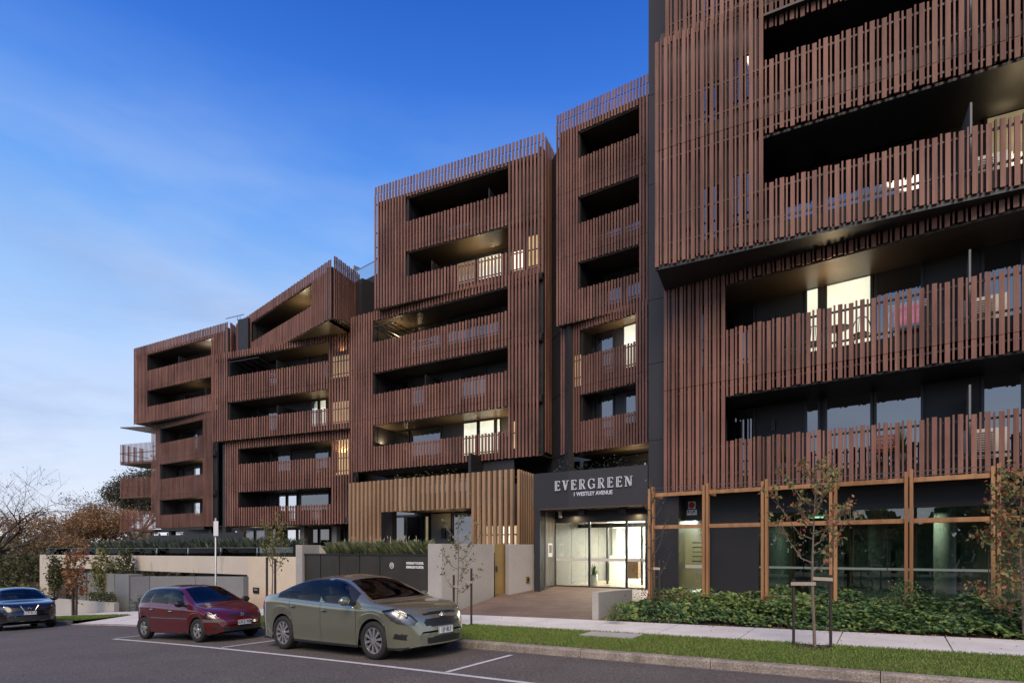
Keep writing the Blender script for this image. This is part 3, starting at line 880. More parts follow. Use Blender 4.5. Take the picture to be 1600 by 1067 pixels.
# ---- entrance: charcoal canopy beam with the name, recess, lobby
c0, c1 = FA.S(834), FA.S(1012)
part('canopy_beam', M['fascia'], FA, c0 + 1.35, c1, -0.35, 0.0, 3.32, 4.53)
part('canopy_beam', M['dark'], FA, c0, c0 + 1.347, -0.35, -0.004, 3.32, 4.53)
part('terrace', M['dark'], FA, c0, c1, -6, -0.35, 4.0, 4.4)
part('soffit', M['soffit'], FA, c0 + 0.2, c1, -1.45, -0.0, 3.27, 3.318)
part('pillar', M['dark'], FA, c0 + 0.02, FA.S(843.5), -0.35, -0.01, 0.3, 3.318)
sa = FA.S(843.5)
rs = 1.05                                         # depth of the recess in front of the glass
LZ = 0.64                                         # lobby floor
mb = MB(); FA.box(mb, sa - 0.15, sa, -rs, -0.36, LZ - .1, 3.26); mb.build('side_wall', M['lobbywall'], bld)
for i in range(4):
    mb = MB(); FA.box(mb, sa, sa + 0.03, -0.36 - (i + 1) * (rs - 0.36) / 3 + 0.006, -0.36 - i * (rs - 0.36) / 3 - 0.006, LZ, 3.26)
    if i < 3: mb.build('wall_panel', M['lobbywall'], bld)
part('transom', M['dark2'], FA, sa, c1, -rs - 0.1, -rs + 0.02, 2.86, 3.27)
gx = [867.5, 921, 979, 1010]
gs = [FA.S(p, -rs) for p in gx]
for i, g in enumerate(gs):
    part('mullion', M['dark2'], FA, g - 0.035, g + 0.035, -rs - 0.05, -rs + 0.03, LZ, 2.858)
for i in range(3):
    mb = MB(); FA.box(mb, gs[i] + 0.04, gs[i + 1] - 0.04, -rs - 0.012, -rs, LZ + 0.03, 2.85); mb.build('door_glass', M['glass'], bld)
    mb = MB(); FA.box(mb, gs[i] + 0.04, gs[i + 1] - 0.04, -rs + 0.002, -rs + 0.006, LZ + 0.88, LZ + 0.98); mb.build('safety_strip', M['offwhite'], bld)
part('threshold', M['dark2'], FA, gs[0], gs[3], -rs - 0.06, -rs + 0.03, LZ - 0.02, LZ + 0.02)
# second row of posts inside (air lock)
for p in (899, 949, 1003):
    g = FA.S(p, -rs - 1.9); part('mullion', M['dark2'], FA, g - 0.03, g + 0.03, -rs - 1.95, -rs - 1.87, LZ, 2.9)
part('transom', M['dark2'], FA, sa, c1, -rs - 2.0, -rs - 1.86, 2.75, 2.9)
# lobby shell
part('lobby_floor', mat('lobby_tile', (0.33, 0.27, 0.20), 0.25, var=0.06, vscale=1.5), FA, sa - 0.2, c1 + 0.5, -6.3, -rs - 0.06, LZ - 0.1, LZ)
part('lobby_ceiling', M['offwhite'], FA, sa - 0.2, c1 + 0.5, -6.3, -rs - 0.1, 3.0, 3.1)
mb = MB(); FA.box(mb, sa - 0.2, sa, -6.3, -rs, LZ, 3.0); mb.build('lobby_wall', M['lobbywall'], bld)
for i in range(4):
    mb = MB(); FA.box(mb, sa, sa + 0.02, -rs - 0.1 - (i + 1) * 1.2 + 0.01, -rs - 0.1 - i * 1.2 - 0.01, LZ, 2.98); mb.build('wall_panel', M['lobbywall'], bld)
mb = MB(); FA.box(mb, c1 + 0.3, c1 + 0.5, -6.3, -rs - 0.1, LZ, 3.0); mb.build('lobby_wall', M['offwhite'], bld)
mb = MB(); FA.box(mb, sa - 0.2, c1 + 0.5, -6.5, -6.3, LZ, 3.1); mb.build('lobby_wall', M['offwhite'], bld)
for i in range(9):
    x = FA.S(957, -6.1) + i * 0.42
    mb = MB(); FA.box(mb, x, x + 0.2, -6.24, -6.08, LZ + 0.9, 2.85); mb.build('batten', M['white'] if i % 3 else M['offwhite'], bld)
mb = MB(); FA.box(mb, FA.S(957, -6.1) - 0.1, FA.S(957, -6.1) + 3.7, -6.29, -6.26, LZ + 0.85, 2.9); mb.build('emissive_panel', mat('rear_wall_glow', (0.8, 0.8, 0.8), 0.5, emit=(1, 0.94, 0.82), estr=2.2), bld)  # glowing backing added so the rear wall behind the battens looks bright
mb = MB(); FA.box(mb, FA.S(955, -5.6), FA.S(978, -5.6), -5.9, -5.4, LZ, LZ + 1.05); mb.build('reception_desk', M['offwhite'], bld)
mb = MB(); FA.box(mb, FA.S(984, -3.6), FA.S(1000, -3.6), -3.9, -3.4, LZ + 0.2, LZ + 0.95); mb.build('lobby_sofa', mat('brown_upholstery', (0.2, 0.13, 0.08), 0.8), bld)
LA = bpy.data.lights.new('lobby_light', 'AREA'); LA.energy = 900; LA.color = (1.0, 0.96, 0.87); LA.shape = 'RECTANGLE'; LA.size = 2.6; LA.size_y = 2.2
lo = bpy.data.objects.new('lobby_light', LA); COL.objects.link(lo)
q = FA.p((sa + c1) / 2 + 1.0, -4.6, 2.96); lo.location = q; adopt(lo, bld)
LA = bpy.data.lights.new('porch_light', 'AREA'); LA.energy = 30; LA.color = (1.0, 0.80, 0.52); LA.shape = 'RECTANGLE'; LA.size = 1.6; LA.size_y = 0.8
lo = bpy.data.objects.new('porch_light', LA); COL.objects.link(lo)
q = FA.p((sa + c1) / 2 + 0.3, -rs - 1.1, 2.96); lo.location = q; adopt(lo, bld)
mb = MB(); FA.box(mb, sa + 1.0, c1 - 0.3, -5.8, -3.4, 2.975, 2.995); mb.build('emissive_panel', mat('emissive_panel', (0.8, 0.8, 0.8), 0.5, emit=(1, 0.93, 0.78), estr=3.2), bld)
for p in (909, 973):
    g = FA.S(p, -0.5); part('sensor_box', M['dark2'], FA, g - 0.12, g + 0.12, -0.62, -0.45, 3.10, 3.27)
lamp_light(FA.p(FA.S(985, -0.5), -0.75, 3.1), 14, size=0.12, up=False)
lamp_light(FA.p(FA.S(885, -0.5), -0.75, 3.1), 12, size=0.12, up=False)
# letters of the name: slab serif strokes
def bar(mb, fr, x0, z0, x1, z1, w, d=0.05):
    """a straight stroke in the plane of the canopy"""
    dx, dz = x1 - x0, z1 - z0; L = math.hypot(dx, dz); nx, nz = -dz / L * w / 2, dx / L * w / 2
    P = [(x0 + nx, z0 + nz), (x0 - nx, z0 - nz), (x1 - nx, z1 - nz), (x1 + nx, z1 + nz)]
    V = [fr.p(a, 0.004, b) for a, b in P] + [fr.p(a, d, b) for a, b in P]
    mb.add(V, [(0, 1, 2, 3), (4, 7, 6, 5), (0, 4, 5, 1), (1, 5, 6, 2), (2, 6, 7, 3), (3, 7, 4, 0)])
def letter(ch, fr, x, z, h):
    """inline slab-serif capital: heavy double stem, thin arms, serifs"""
    mb = MB(); T = 0.042 * h / 0.34; t = 0.025 * h / 0.34; sr = 0.024 * h / 0.34
    B = lambda a, b, c, d, w: bar(mb, fr, x + a * h * 0.93, z + b * h, x + c * h * 0.93, z + d * h, w)
    def stem(c, b=0.0, tp=1.0):
        B(c - 0.085, b, c - 0.085, tp, t); B(c + 0.085, b, c + 0.085, tp, t)
    def serif(c, zz, w=0.20): B(c - w, zz, c + w, zz, sr)
    if ch == 'E':
        stem(0.18); B(0.03, 0.02, 0.66, 0.02, t); B(0.03, 0.98, 0.64, 0.98, t); B(0.25, 0.52, 0.52, 0.52, t)
        B(0.65, 0.0, 0.65, 0.2, sr); B(0.63, 0.8, 0.63, 1.0, sr); B(0.52, 0.42, 0.52, 0.62, sr); w = 0.76
    elif ch == 'V':
        B(0.10, 0.98, 0.34, 0.02, t); B(0.22, 0.98, 0.42, 0.2, t); B(0.40, 0.02, 0.66, 0.98, t); serif(0.15, 0.98); serif(0.68, 0.98, 0.14); w = 0.84
    elif ch == 'R' :
        stem(0.18); serif(0.18, 0.02, 0.2); B(0.03, 0.98, 0.45, 0.98, t); B(0.25, 0.50, 0.45, 0.50, t)
        for k in range(6):
            a0 = math.pi * (0.5 - k / 6); a1 = math.pi * (0.5 - (k + 1) / 6)
            B(0.45 + 0.2 * math.cos(a0), 0.74 + 0.24 * math.sin(a0), 0.45 + 0.2 * math.cos(a1), 0.74 + 0.24 * math.sin(a1), t)
        B(0.42, 0.5, 0.66, 0.03, T); B(0.58, 0.02, 0.80, 0.02, sr); w = 0.86
    elif ch == 'G':
        pts = [(0.72, 0.80)]
        for k in range(15):
            a = math.radians(48 + k * 19.5); pts.append((0.42 + 0.36 * math.cos(a), 0.5 + 0.49 * math.sin(a)))
        pts.append((0.74, 0.22))
        for p_, q_ in zip(pts, pts[1:]): B(*p_, *q_, T if p_[0] < 0.3 else t)
        B(0.74, 0.03, 0.74, 0.42, T); B(0.55, 0.43, 0.86, 0.43, sr); B(0.73, 0.72, 0.73, 0.98, sr); w = 0.94
    else:
        B(0.14, 0.0, 0.14, 1.0, t); B(0.72, 0.0, 0.72, 1.0, t); B(0.14, 0.98, 0.62, 0.02, t); B(0.26, 0.98, 0.74, 0.02, t); serif(0.14, 0.02, 0.13); serif(0.10, 0.98, 0.12); serif(0.74, 0.98, 0.13); w = 0.88
    mb.build('letter', M['lettering'], bld)
    return w
x = FA.S(867.5); xe = FA.S(989)
hh = 0.315; adv = []
tot = sum({'E': .76, 'V': .84, 'R': .86, 'G': .94, 'N': .88}[c] for c in 'EVERGREEN') * hh * 0.93
gap = ((xe - x) - tot) / 8
for c in 'EVERGREEN':
    w = letter(c, FA, x, 3.90, hh); x += w * hh * 0.93 + gap
rt = Vector((FA.t[0], FA.t[1], 0))
put_text('lettering', '1 WESTLEY AVENUE', 0.18, FA.p(FA.S(926), 0.012, 3.74), rt, (0, 0, 1), M['lettering'], bld, extrude=0.008, bold=0.004, font_scale_x=0.86)

# ---- centre block: storeys 2-4 and the projecting box of storeys 5-6
BL = Frame(588, 26.3, -809, 549, 846)
bo = (BL.S(583.5), BL.S(795))
block(BL, 0.0, BL.L, 16.1, 6.65, bo, (2, 3, 4), pitch=0.205, pattern=PT,
      wins={2: pxwins(BL, 1.9, [(592, 601, .02, 2.25, 'lit'), (612, 640, .02, 2.2, 'pane'), (642, 690, .02, 2.2, 'pane'), (724, 747, .02, 2.25, 'lit'), (749, 774, .02, 2.25, 'lit'), (776, 783, .02, 2.25, 'lit')]),
            3: pxwins(BL, 1.9, [(600, 640, .02, 2.2, 'pane'), (642, 690, .02, 2.2, 'pane'), (720, 760, .02, 2.2, 'pane')]),
            4: pxwins(BL, 1.9, [(612, 650, .02, 2.2, 'pane'), (652, 690, .02, 2.2, 'pane'), (700, 780, .02, 2.2, 'pane')])},
      dividers={3: (BL.S(667, -.4),), 4: ()})
lamp_light(BL.p(BL.S(600, -0.7), -0.7, 8.95), 22); lamp_light(BL.p(BL.S(770, -0.7), -1.1, 8.8), 40)
lamp_light(BL.p(BL.S(620, -0.9), -0.9, 15.2), 30)
lamp_light(BL.p(BL.S(700, -0.2), -0.9, 8.6), 18)
BU = Frame(636, 27.6, -1157, 586, 850)
bo = (BU.S(637), BU.S(793))
block(BU, 0.0, BU.L, 22.5, 15.92, bo, (5, 6), pitch=0.205, pattern=PT,
      wins={5: pxwins(BU, 1.9, [(650, 690, .02, 2.2, 'pane'), (715, 745, .02, 2.2, 'litdim'), (748, 785, .02, 2.2, 'lit')]),
            6: pxwins(BU, 1.9, [(650, 690, .02, 2.2, 'pane'), (700, 740, .02, 2.2, 'pane')])},
      dividers={5: (BU.S(677, -.4),), 6: (BU.S(766, -.4),)}, otop=1.4)
lamp_light(BU.p(BU.S(745, -0.8), -0.9, 18.3), 30)
slats(BU, 0.02, BU.L, 22.55, 22.98, pattern=PT, pitch=0.205, rag=0.02)
glow(BU, 800, 818, 16.5, 17.5, 'lit'); glow(BU, 826, 842, 16.5, 18.1, 'litgold')
glow(BL, 798, 808, 7.2, 8.6, 'litgold')
# slatted return at its right-hand end
cB = BU.p(BU.L, 0, 0)
BR = Frame.pts((cB[0] + 0.03, cB[1] + 0.06), (cB[0] + 0.03 + 0.62, cB[1] + 1.5))
BR.n = np.array([BR.t[1], -BR.t[0]])
slats(BR, 0.05, BR.L, 6.9, 22.9, [], [15.9, 12.8, 9.7], PT, 0.205)
part('wall', M['dark'], BR, 0.0, BR.L, -0.3, -0.12, 6.8, 22.4)
# recess under the centre block, behind the timber entrance screen
part('wall', M['dark'], BL, 0.0, BL.L + 0.8, -3.2, -3.0, 1.7, 6.7)
for (a, b) in ((560, 600), (606, 650), (655, 700), (705, 745), (790, 830)):
    window(BL, BL.S(a, -3), BL.S(b, -3), -3.0, 3.9, 6.3, 'pane')
part('fin_wall', M['dark'], BL, BL.S(748), BL.S(752), -2.0, 1.0, 4.9, 6.9)
part('fin_wall', M['dark'], BL, BL.S(748), BL.S(800), -0.35, -0.2, 4.6, 6.62)
part('slab', M['dark'], BL, 0.0, BL.L + 0.5, -3.0, 0.5, 3.55, 3.9)

# ---- second block from the left: storeys 1-2, storeys 3-4, tilted top box
AU = Frame(365, 22.0, -1328, 333, 548.5)
ao = (AU.S(357.5), AU.S(512))
block(AU, 0.0, AU.L, 16.0, 9.73, ao, (3, 4), pitch=0.225, pattern=PT,
      wins={3: pxwins(AU, 1.9, [(372, 400, .02, 2.2, 'pane'), (405, 440, .02, 2.2, 'pane'), (487, 498, .02, 2.25, 'lit'), (500, 511, .02, 2.25, 'lit')]),
            4: pxwins(AU, 1.9, [(375, 400, .02, 2.2, 'pane'), (405, 440, .02, 2.2, 'pane'), (480, 484, .02, 2.2, 'lit'), (505, 511, .02, 2.2, 'pane')])},
      dividers={3: (AU.S(434, -.3),), 4: (AU.S(433, -.3),)})
lamp_light(AU.p(AU.S(500, -0.7), -0.7, 12.0), 22)
lamp_light(AU.p(AU.S(495, -0.2), -1.2, 14.2), 26)
AL = Frame(365, 22.0, -1328, 345, 548.5, d=-0.42)
ao = (AL.S(372.5), AL.S(520))
block(AL, 0.0, AL.L, 9.75, 3.64, ao, (1, 2), pitch=0.225, pattern=PT, otop=1.12,
      wins={1: pxwins(AL, 1.9, [(380, 400, .02, 2.2, 'pane'), (403, 420, .02, 2.2, 'pane'), (424, 433, .02, 2.0, 'pane'), (436, 448, .02, 2.05, 'litcool'), (450, 465, .02, 2.05, 'litcool'), (470, 515, .02, 2.1, 'pane')]),
            2: pxwins(AL, 1.9, [(380, 420, .02, 2.2, 'pane'), (425, 455, .02, 2.2, 'pane'), (492, 515, .02, 2.2, 'pane')])})
lamp_light(AL.p(AL.S(535, -0.2), -0.22, 9.0), 20)
lamp_light(AL.p(AL.S(525, -0.9), -0.9, 8.6), 18)
part('wall', M['dark'], AU, -0.1, 0.62, -1.2, -0.9, 3.7, 9.7)
glow(AL, 522, 546, 6.9, 9.4, 'litgold'); glow(AU, 516, 546, 13.2, 14.6, 'litdim'); glow(AU, 514, 545, 10.2, 11.6, 'litdim')
# tilted box on top: front and right faces
AT = Frame(487, 24.6, -149, 370, 518)
to = (AT.S(394), AT.S(487.5))
block(AT, 0.0, AT.L, 19.5, 15.95, to, (5,), pitch=0.225, pattern=PT, otop=1.47, mass=1.5,
      wins={5: [(to[0] + 0.3, to[0] + 1.6, .02, 2.2, 'pane'), (to[0] + 1.8, to[0] + 2.9, .02, 2.0, 'litdim'), (to[0] + 3.1, to[0] + 5.6, .02, 2.2, 'pane')]})
lamp_light(AT.p(AT.S(455), -0.9, 18.25), 36)
c_ = AT.p(AT.L, 0, 0)
q_ = ((562 - CX) / F * 37.7, 37.7)
AR = Frame.pts((c_[0] + 0.12, c_[1] + 0.02), q_); AR.n = np.array([AR.t[1], -AR.t[0]])
slats(AR, 0.02, AR.L, 15.95, 19.5, [], [], PT, 0.205)
part('wall', M['dark'], AR, 0.0, AR.L, -0.5, -0.12, 15.9, 19.1)
slats(AR, 0.02, AR.L, 19.3, 19.75, [], [], PT, 0.205)
# soffit of the tilted box
mb = MB(); P4 = [AT.p(0, -0.05, 15.9), AT.p(AT.L, -0.05, 15.9), AR.p(AR.L, -0.05, 15.9), AT.p(0, -3.5, 15.9)]
mb.add(P4 + [(a, b, c + 0.07) for a, b, c in P4], [(0, 3, 2, 1), (4, 5, 6, 7), (0, 1, 5, 4), (1, 2, 6, 5), (2, 3, 7, 6), (3, 0, 4, 7)])
mb.build('soffit', M['soffit'], bld)
lamp_light(AU.p(AU.S(530, 0.4), 0.25, 15.35), 8)
# roof storey between the second block and the centre block
RF = Frame.pts(((540 - CX) / F * 39.5, 39.5), ((590 - CX) / F * 37.2, 37.2))
part('wall', M['dark'], RF, 0, RF.L, -3, 0, 15.5, 19.6)
mb = MB(); RF.box(mb, 0.2, RF.L, -0.05, -0.03, 19.62, 20.5); mb.build('balustrade_glass', M['rail_glass'], bld)
part('handrail', M['steel'], RF, 0.2, RF.L, -0.07, -0.01, 20.5, 20.55)
part('roof_screen', M['greywall'], RF, 0.62, 0.72, -2.6, -0.2, 19.6, 21.1)
RF2 = Frame.pts(((352 - CX) / F * 44.2, 44.2), ((380 - CX) / F * 43.4, 43.4))
part('handrail', M['steel'], RF2, 0, RF2.L, -0.07, -0.01, 19.5, 19.54)
for i in range(2): part('handrail_post', M['steel'], RF2, RF2.L * 0.65 + i * RF2.L / 7, RF2.L * 0.65 + i * RF2.L / 7 + 0.03, -0.06, -0.02, 19.2, 19.5)
part('wall', M['dark'], RF2, RF2.L * 0.7, RF2.L + 0.5, -2, 0, 15.5, 19.2)

# ---- leftmost block: storeys 1-3, projecting storeys 4-5
PF = ((0.0, 0.068, 0.0, 0.02),)
FL_ = Frame(250, 18.0, -600, 237, 334)
fo = (FL_.S(250), FL_.S(316.5))
block(FL_, 0.0, FL_.L, 13.0, 3.82, fo, (1, 2, 3), pitch=0.165, pattern=PF, back=1.6, otop=1.3,
      wins={1: pxwins(FL_, 1.6, [(254, 262, .02, 2.2, 'pane'), (264, 271, .02, 1.9, 'litdim'), (272, 279, .02, 1.9, 'litdim'), (290, 301, .95, 2.1, 'lit'), (302, 314, .95, 2.1, 'lit')]),
            2: pxwins(FL_, 1.6, [(254, 262, .02, 2.2, 'pane'), (264, 271, .02, 1.9, 'pane'), (281, 288, .02, 2.1, 'litdim'), (290, 301, 1.3, 2.1, 'lit'), (302, 314, 1.3, 2.1, 'lit')]),
            3: pxwins(FL_, 1.6, [(254, 262, .02, 2.2, 'pane'), (264, 275, .02, 2.2, 'pane'), (285, 310, .02, 2.2, 'pane')])})
for k in (1, 2): lamp_light(FL_.p(FL_.S(300), -0.8, RL(k) + 0.9), 14)
FU = Frame(230, 18.1, -901, 210, 357)
fo = (FU.S(230), FU.S(331))
block(FU, 0.0, FU.L, 19.6, 12.95, fo, (4, 5), pitch=0.205, pattern=PT, otop=1.4, mass=4,
      wins={4: pxwins(FU, 1.9, [(236, 250, .02, 2.2, 'pane'), (252, 275, .02, 2.2, 'pane'), (290, 325, .02, 2.2, 'pane')]),
            5: pxwins(FU, 1.9, [(245, 275, .02, 2.2, 'pane'), (285, 325, .02, 2.2, 'pane')])},
      dividers={5: (FU.S(280, -.3),), 4: (FU.S(322, -.3),)})
lamp_light(FU.p(FU.S(312), -0.9, 18.5), 34, (0.95, 0.85, 0.8)); lamp_light(FU.p(FU.S(292), -0.8, 15.2), 9)
cF = FU.p(FU.L, 0, 0); q_ = ((376 - CX) / F * 46.8, 46.8)
FR = Frame.pts((cF[0] + 0.1, cF[1] + 0.02), q_); FR.n = np.array([FR.t[1], -FR.t[0]])
slats(FR, 0.02, FR.L, 12.95, 19.6, [], [], PT, 0.205); part('wall', M['dark'], FR, 0, FR.L, -0.4, -0.12, 13, 19.2)
part('wall', M['dark'], FU, FU.L - 0.3, FU.L + 2.0, -6, -0.9, 13, 19.0)
# cantilevered balconies and canopy on the far end
BF = Frame.pts(((188 - CX) / F * 54, 54), ((241 - CX) / F * 52.6, 52.6))
for k in (1, 2, 3):
    zt, zb_ = RL(k) + 0.55, RL(k) - 1.3
    mb = MB(); BF.box(mb, 0, BF.L, -3.2, -0.06, zb_, zb_ + 0.16); b = mb.build('balcony', M['soffit'], bld)
    n_ = int(BF.L / 0.155)
    for side in (0, 1):
        fr = BF if side == 0 else Frame.pts(BF.p(0, 0, 0)[:2], BF.p(0, -3.0, 0)[:2])
        mb = MB()
        for i in range(n_ if side == 0 else 18):
            fr.box(mb, i * 0.155 + 0.02, i * 0.155 + 0.072, -0.025, 0.0, zb_ - 0.05, zt + (0.03 if i % 2 else 0))
        tag(mb.build('slat', M['slat'], b), kind='stuff')
        mb = MB(); fr.box(mb, 0, fr.L, -0.09, -0.045, RL(k) - 0.3, RL(k) - 0.24); fr.box(mb, 0, fr.L, -0.09, -0.045, zb_ + 0.2, zb_ + 0.26); mb.build('rail', M['dark2'], b)
    lamp_light(BF.p(BF.L * 0.7, -2.0, RL(k) + 0.5), 6)
    window(BF, BF.L * 0.42, BF.L * 0.98, -3.4, RL(k) - 1.1, RL(k) + 1.0, 'litdim' if k > 1 else 'pane')
mb = MB()
A_, B_, C_ = BF.p(0.0, 0, 13.25), BF.p(BF.L, 0, 13.05), BF.p(BF.L, -3.4, 13.0)
T_ = [(a, b, c + 0.09) for a, b, c in (A_, B_, C_)]
B2 = [A_, (B_[0], B_[1], B_[2] - 0.45), (C_[0], C_[1], C_[2] - 0.45)]
mb.add(B2 + T_, [(0, 2, 1), (3, 4, 5), (0, 1, 4, 3), (1, 2, 5, 4), (2, 0, 3, 5)])
mb.build('canopy', M['soffit'], bld)
# tilted awnings hanging over two balconies
def awning(fr, s0, s1, z, drop, out):
    mb = MB(); n_ = 4
    fr.box(mb, s0, s1, 0.0, 0.06, z - 0.06, z)
    for i in range(n_ + 1):
        a = s0 + (s1 - s0 - 0.06) * i / n_
        o = fr.p(a, 0.03, z - 0.05); e = fr.p(a + 0.8, -out, z - drop)
        mb.tube([o, e], 0.03, 4)
    o, e = fr.p(s0 + 0.8, -out, z - drop), fr.p(s1 + 0.8, -out, z - drop); mb.tube([o, e], 0.04, 4)
    mb.build('awning', M['dark2'], bld)
awning(BL, BL.S(585), BL.S(618), 15.2, 0.55, 1.5)
awning(AU, AU.S(359), AU.S(405), 15.3, 0.75, 1.6)

# ---- timber screen beside the entrance
CF = Frame(548, 33.9, -680, 548, 806)
co = (CF.S(598), CF.S(741.5))
slats(CF, 0.0, CF.L, 2.13, 4.98, [(co[0], co[1], 0, 3.58)], [], ((0.0, 0.125, 0.0, 0.13),), 0.256, 'tan', rag=0.01)
rails(CF, 0, CF.L, [4.7, 3.75], d0=-0.1, d1=-0.03)
rails(CF, 0, co[0], [2.5], d0=-0.1, d1=-0.03); rails(CF, co[1], CF.L, [2.5], d0=-0.1, d1=-0.03)
cC = CF.p(CF.L, 0, 0)
CR = Frame.pts((cC[0] + 0.1, cC[1] + 0.05), ((834 - CX) / F * 23.6, 23.6)); CR.n = np.array([CR.t[1], -CR.t[0]])
slats(CR, 0.0, CR.L, 2.13, 4.98, [], [], ((0.0, 0.105, -0.05, 0.05),), 0.23, 'tan', rag=0.01)
rails(CR, 0, CR.L, [4.7, 2.5], d0=-0.1, d1=-0.06)
part('wall', M['dark'], CF, 0.0, co[0], -0.9, -0.6, 1.7, 4.6)
part('wall', M['dark'], CF, co[0] - 0.2, co[1] + 0.2, -2.6, -2.4, 1.7, 4.6)
part('soffit', M['soffit'], CF, co[0], co[1], -2.4, -0.14, 3.66, 3.72)
for (a, b, k) in ((602, 634, 'pane'), (636, 660, 'pane'), (664, 672, 'litdim')):
    window(CF, CF.S(a, -2.4), CF.S(b, -2.4), -2.4, 1.9, 3.55, k)
part('wall_panel', M['lobbywall'], CF, CF.S(674, -2.3), CF.S(704, -2.3), -2.38, -2.3, 1.8, 3.6)
part('wall_light', M['black'], CF, CF.S(689, -2.2), CF.S(695, -2.2), -2.29, -2.2, 2.45, 2.9)
window(CF, CF.S(708, -2.3), CF.S(741, -2.3), -2.3, 1.9, 3.6, 'pane')
part('storage_box', M['offwhite'], CF, CF.S(632, -1.3), CF.S(649, -1.3), -1.7, -1.2, 1.8, 2.28)
lamp_light(CF.p(CF.S(690, -1.5), -1.6, 3.4), 10)
part('wall', M['dark'], CF, co[1], CF.L - 0.6, -1.5, -1.3, 1.7, 4.6)
lamp_light(CF.p(CF.S(775), -0.7, 2.6), 9); 
# lit strip behind the lower part of the screen
mb = MB(); CF.box(mb, CF.S(752, -0.9), CF.S(800, -0.9), -1.29, -1.2, 1.8, 2.9); mb.build('lit_blind', M['litdim'], bld)
mb = MB(); CF.box(mb, CF.S(780, -0.9), CF.S(798, -0.9), -1.19, -1.15, 2.2, 2.85); mb.build('lit_blind', M['lit'], bld)

# ---- ground storey left of the screen: glazing in deep shade above the podium deck
part('wall', M['dark'], AL, -8.5, AL.L + 1, -3.4, -3.2, 1.6, 3.7)
for (a, b, k) in ((352, 380, 'litdim'), (384, 398, 'pane'), (400, 432, 'pane'), (436, 447, 'pane'), (449, 464, 'lit'), (466, 471, 'litdim'), (480, 498, 'pane'), (500, 516, 'pane'), (518, 540, 'pane')):
    window(AL, AL.S(a, -3.2), AL.S(b, -3.2), -3.2, 1.75, 3.5, k)
part('soffit', M['soffit'], AL, 0, AL.L, -3.2, -0.05, 3.66, 3.70)
part('wall', M['dark'], FL_, -0.2, FL_.L + 0.6, -3.4, -3.2, 1.5, 3.85)
for (a, b, k) in ((240, 250, 'lit'), (262, 284, 'litdim'), (286, 300, 'pane'), (302, 314, 'pane'), (318, 330, 'litdim')):
    window(FL_, FL_.S(a, -3.2), FL_.S(b, -3.2), -3.2, 1.7, 3.6, k)
for a in (254, 280, 316, 338): part('column', M['dark2'], FL_, FL_.S(a), FL_.S(a) + 0.45, -0.9, -0.5, 1.5, 3.85)
for a in (372, 415, 470, 520): part('column', M['lobbywall'], AL, AL.S(a, -1), AL.S(a, -1) + 0.4, -1.3, -0.9, 1.5, 3.7)
lamp_light(FL_.p(FL_.S(258), -2.0, 3.3), 16); lamp_light(AL.p(AL.S(400, -2), -2, 3.3), 12); lamp_light(FL_.p(FL_.S(325), -2, 3.3), 10)
lamp_light(AL.p(AL.S(450, -2), -2.2, 3.2), 8)

# ---- right block at street level: cladding, plant-room door, shop glazing
GL = DL.off(-0.9)
g = lambda p: GL.S(p)
part('wall', M['dark'], GL, -0.4, g(1053.5), -0.2, 0, 0.4, 3.62)
part('wall', M['dark'], GL, g(1111.5), g(1185), -0.2, 0, 0.4, 3.62)
part('wall', M['dark'], GL, g(1053.5), g(1111.5), -0.2, 0, 2.83, 3.62)
part('wall', M['dark'], GL, g(1185), GL.L, -0.2, 0, 2.95, 3.62)
part('ledge', M['concrete'], GL, -0.3, GL.L, -0.1, 0.35, 0.42, 0.62)
# door
mb = MB(); a0, a1 = g(1053.5), g(1111.5)
GL.box(mb, a0, a0 + 0.07, -0.1, 0.02, 0.62, 2.80); GL.box(mb, a1 - 0.07, a1, -0.1, 0.02, 0.62, 2.80); GL.box(mb, a0, a1, -0.1, 0.02, 2.80, 2.86)
dr = mb.build('door', M['frame'], bld)
mb = MB(); GL.box(mb, a0 + 0.07, a1 - 0.07, -0.06, -0.045, 0.62, 2.80); mb.build('pane', M['glass'], dr)
mb = MB(); GL.box(mb, a0 + 0.16, a0 + 0.19, -0.03, 0.02, 1.35, 1.85); mb.build('handle', M['black'], dr)
mb = MB(); GL.box(mb, a0 + 0.1, a1 - 0.1, -0.044, -0.04, 1.35, 1.45); mb.build('safety_strip', M['offwhite'], dr)
for i in range(5):
    mb = MB(); GL.box(mb, a0 + 0.56, a1 - 0.12, -0.044, -0.04, 1.55 + i * 0.14, 1.575 + i * 0.14); mb.build('safety_strip', M['black'], dr)
M['mint'] = mat('mint_wall', (0.30, 0.52, 0.42), 0.6); M['yellowwall'] = mat('yellow_wall', (0.62, 0.50, 0.24), 0.6)
part('corridor_wall', M['mint'], GL, a0 - 0.3, a0 - 0.2, -4, -0.2, 0.6, 3.0)
part('corridor_wall', M['yellowwall'], GL, a0 + 0.35, a1 + 0.3, -2.6, -2.5, 0.6, 3.0)
part('corridor_wall', M['mint'], GL, a0 - 0.3, a0 + 0.35, -4.1, -4.0, 0.6, 3.0)
part('corridor_wall', M['yellowwall'], GL, a1 + 0.2, a1 + 0.3, -2.5, -0.2, 0.6, 3.0)
part('corridor_floor', M['concrete'], GL, a0 - 0.3, a1 + 0.3, -4, -0.2, 0.5, 0.61)
part('corridor_ceiling', M['offwhite'], GL, a0 - 0.3, a1 + 0.3, -4, -0.2, 3.0, 3.05)
mb = MB(); GL.box(mb, a0 + 0.4, a0 + 0.9, -0.9, -0.75, 2.9, 2.96); GL.box(mb, a0 + 0.4, a0 + 0.9, -1.9, -1.75, 2.9, 2.96); mb.build('tube_light', mat('tube_light', (1, 1, 1), .5, emit=(0.95, 1, 0.95), estr=8), bld)
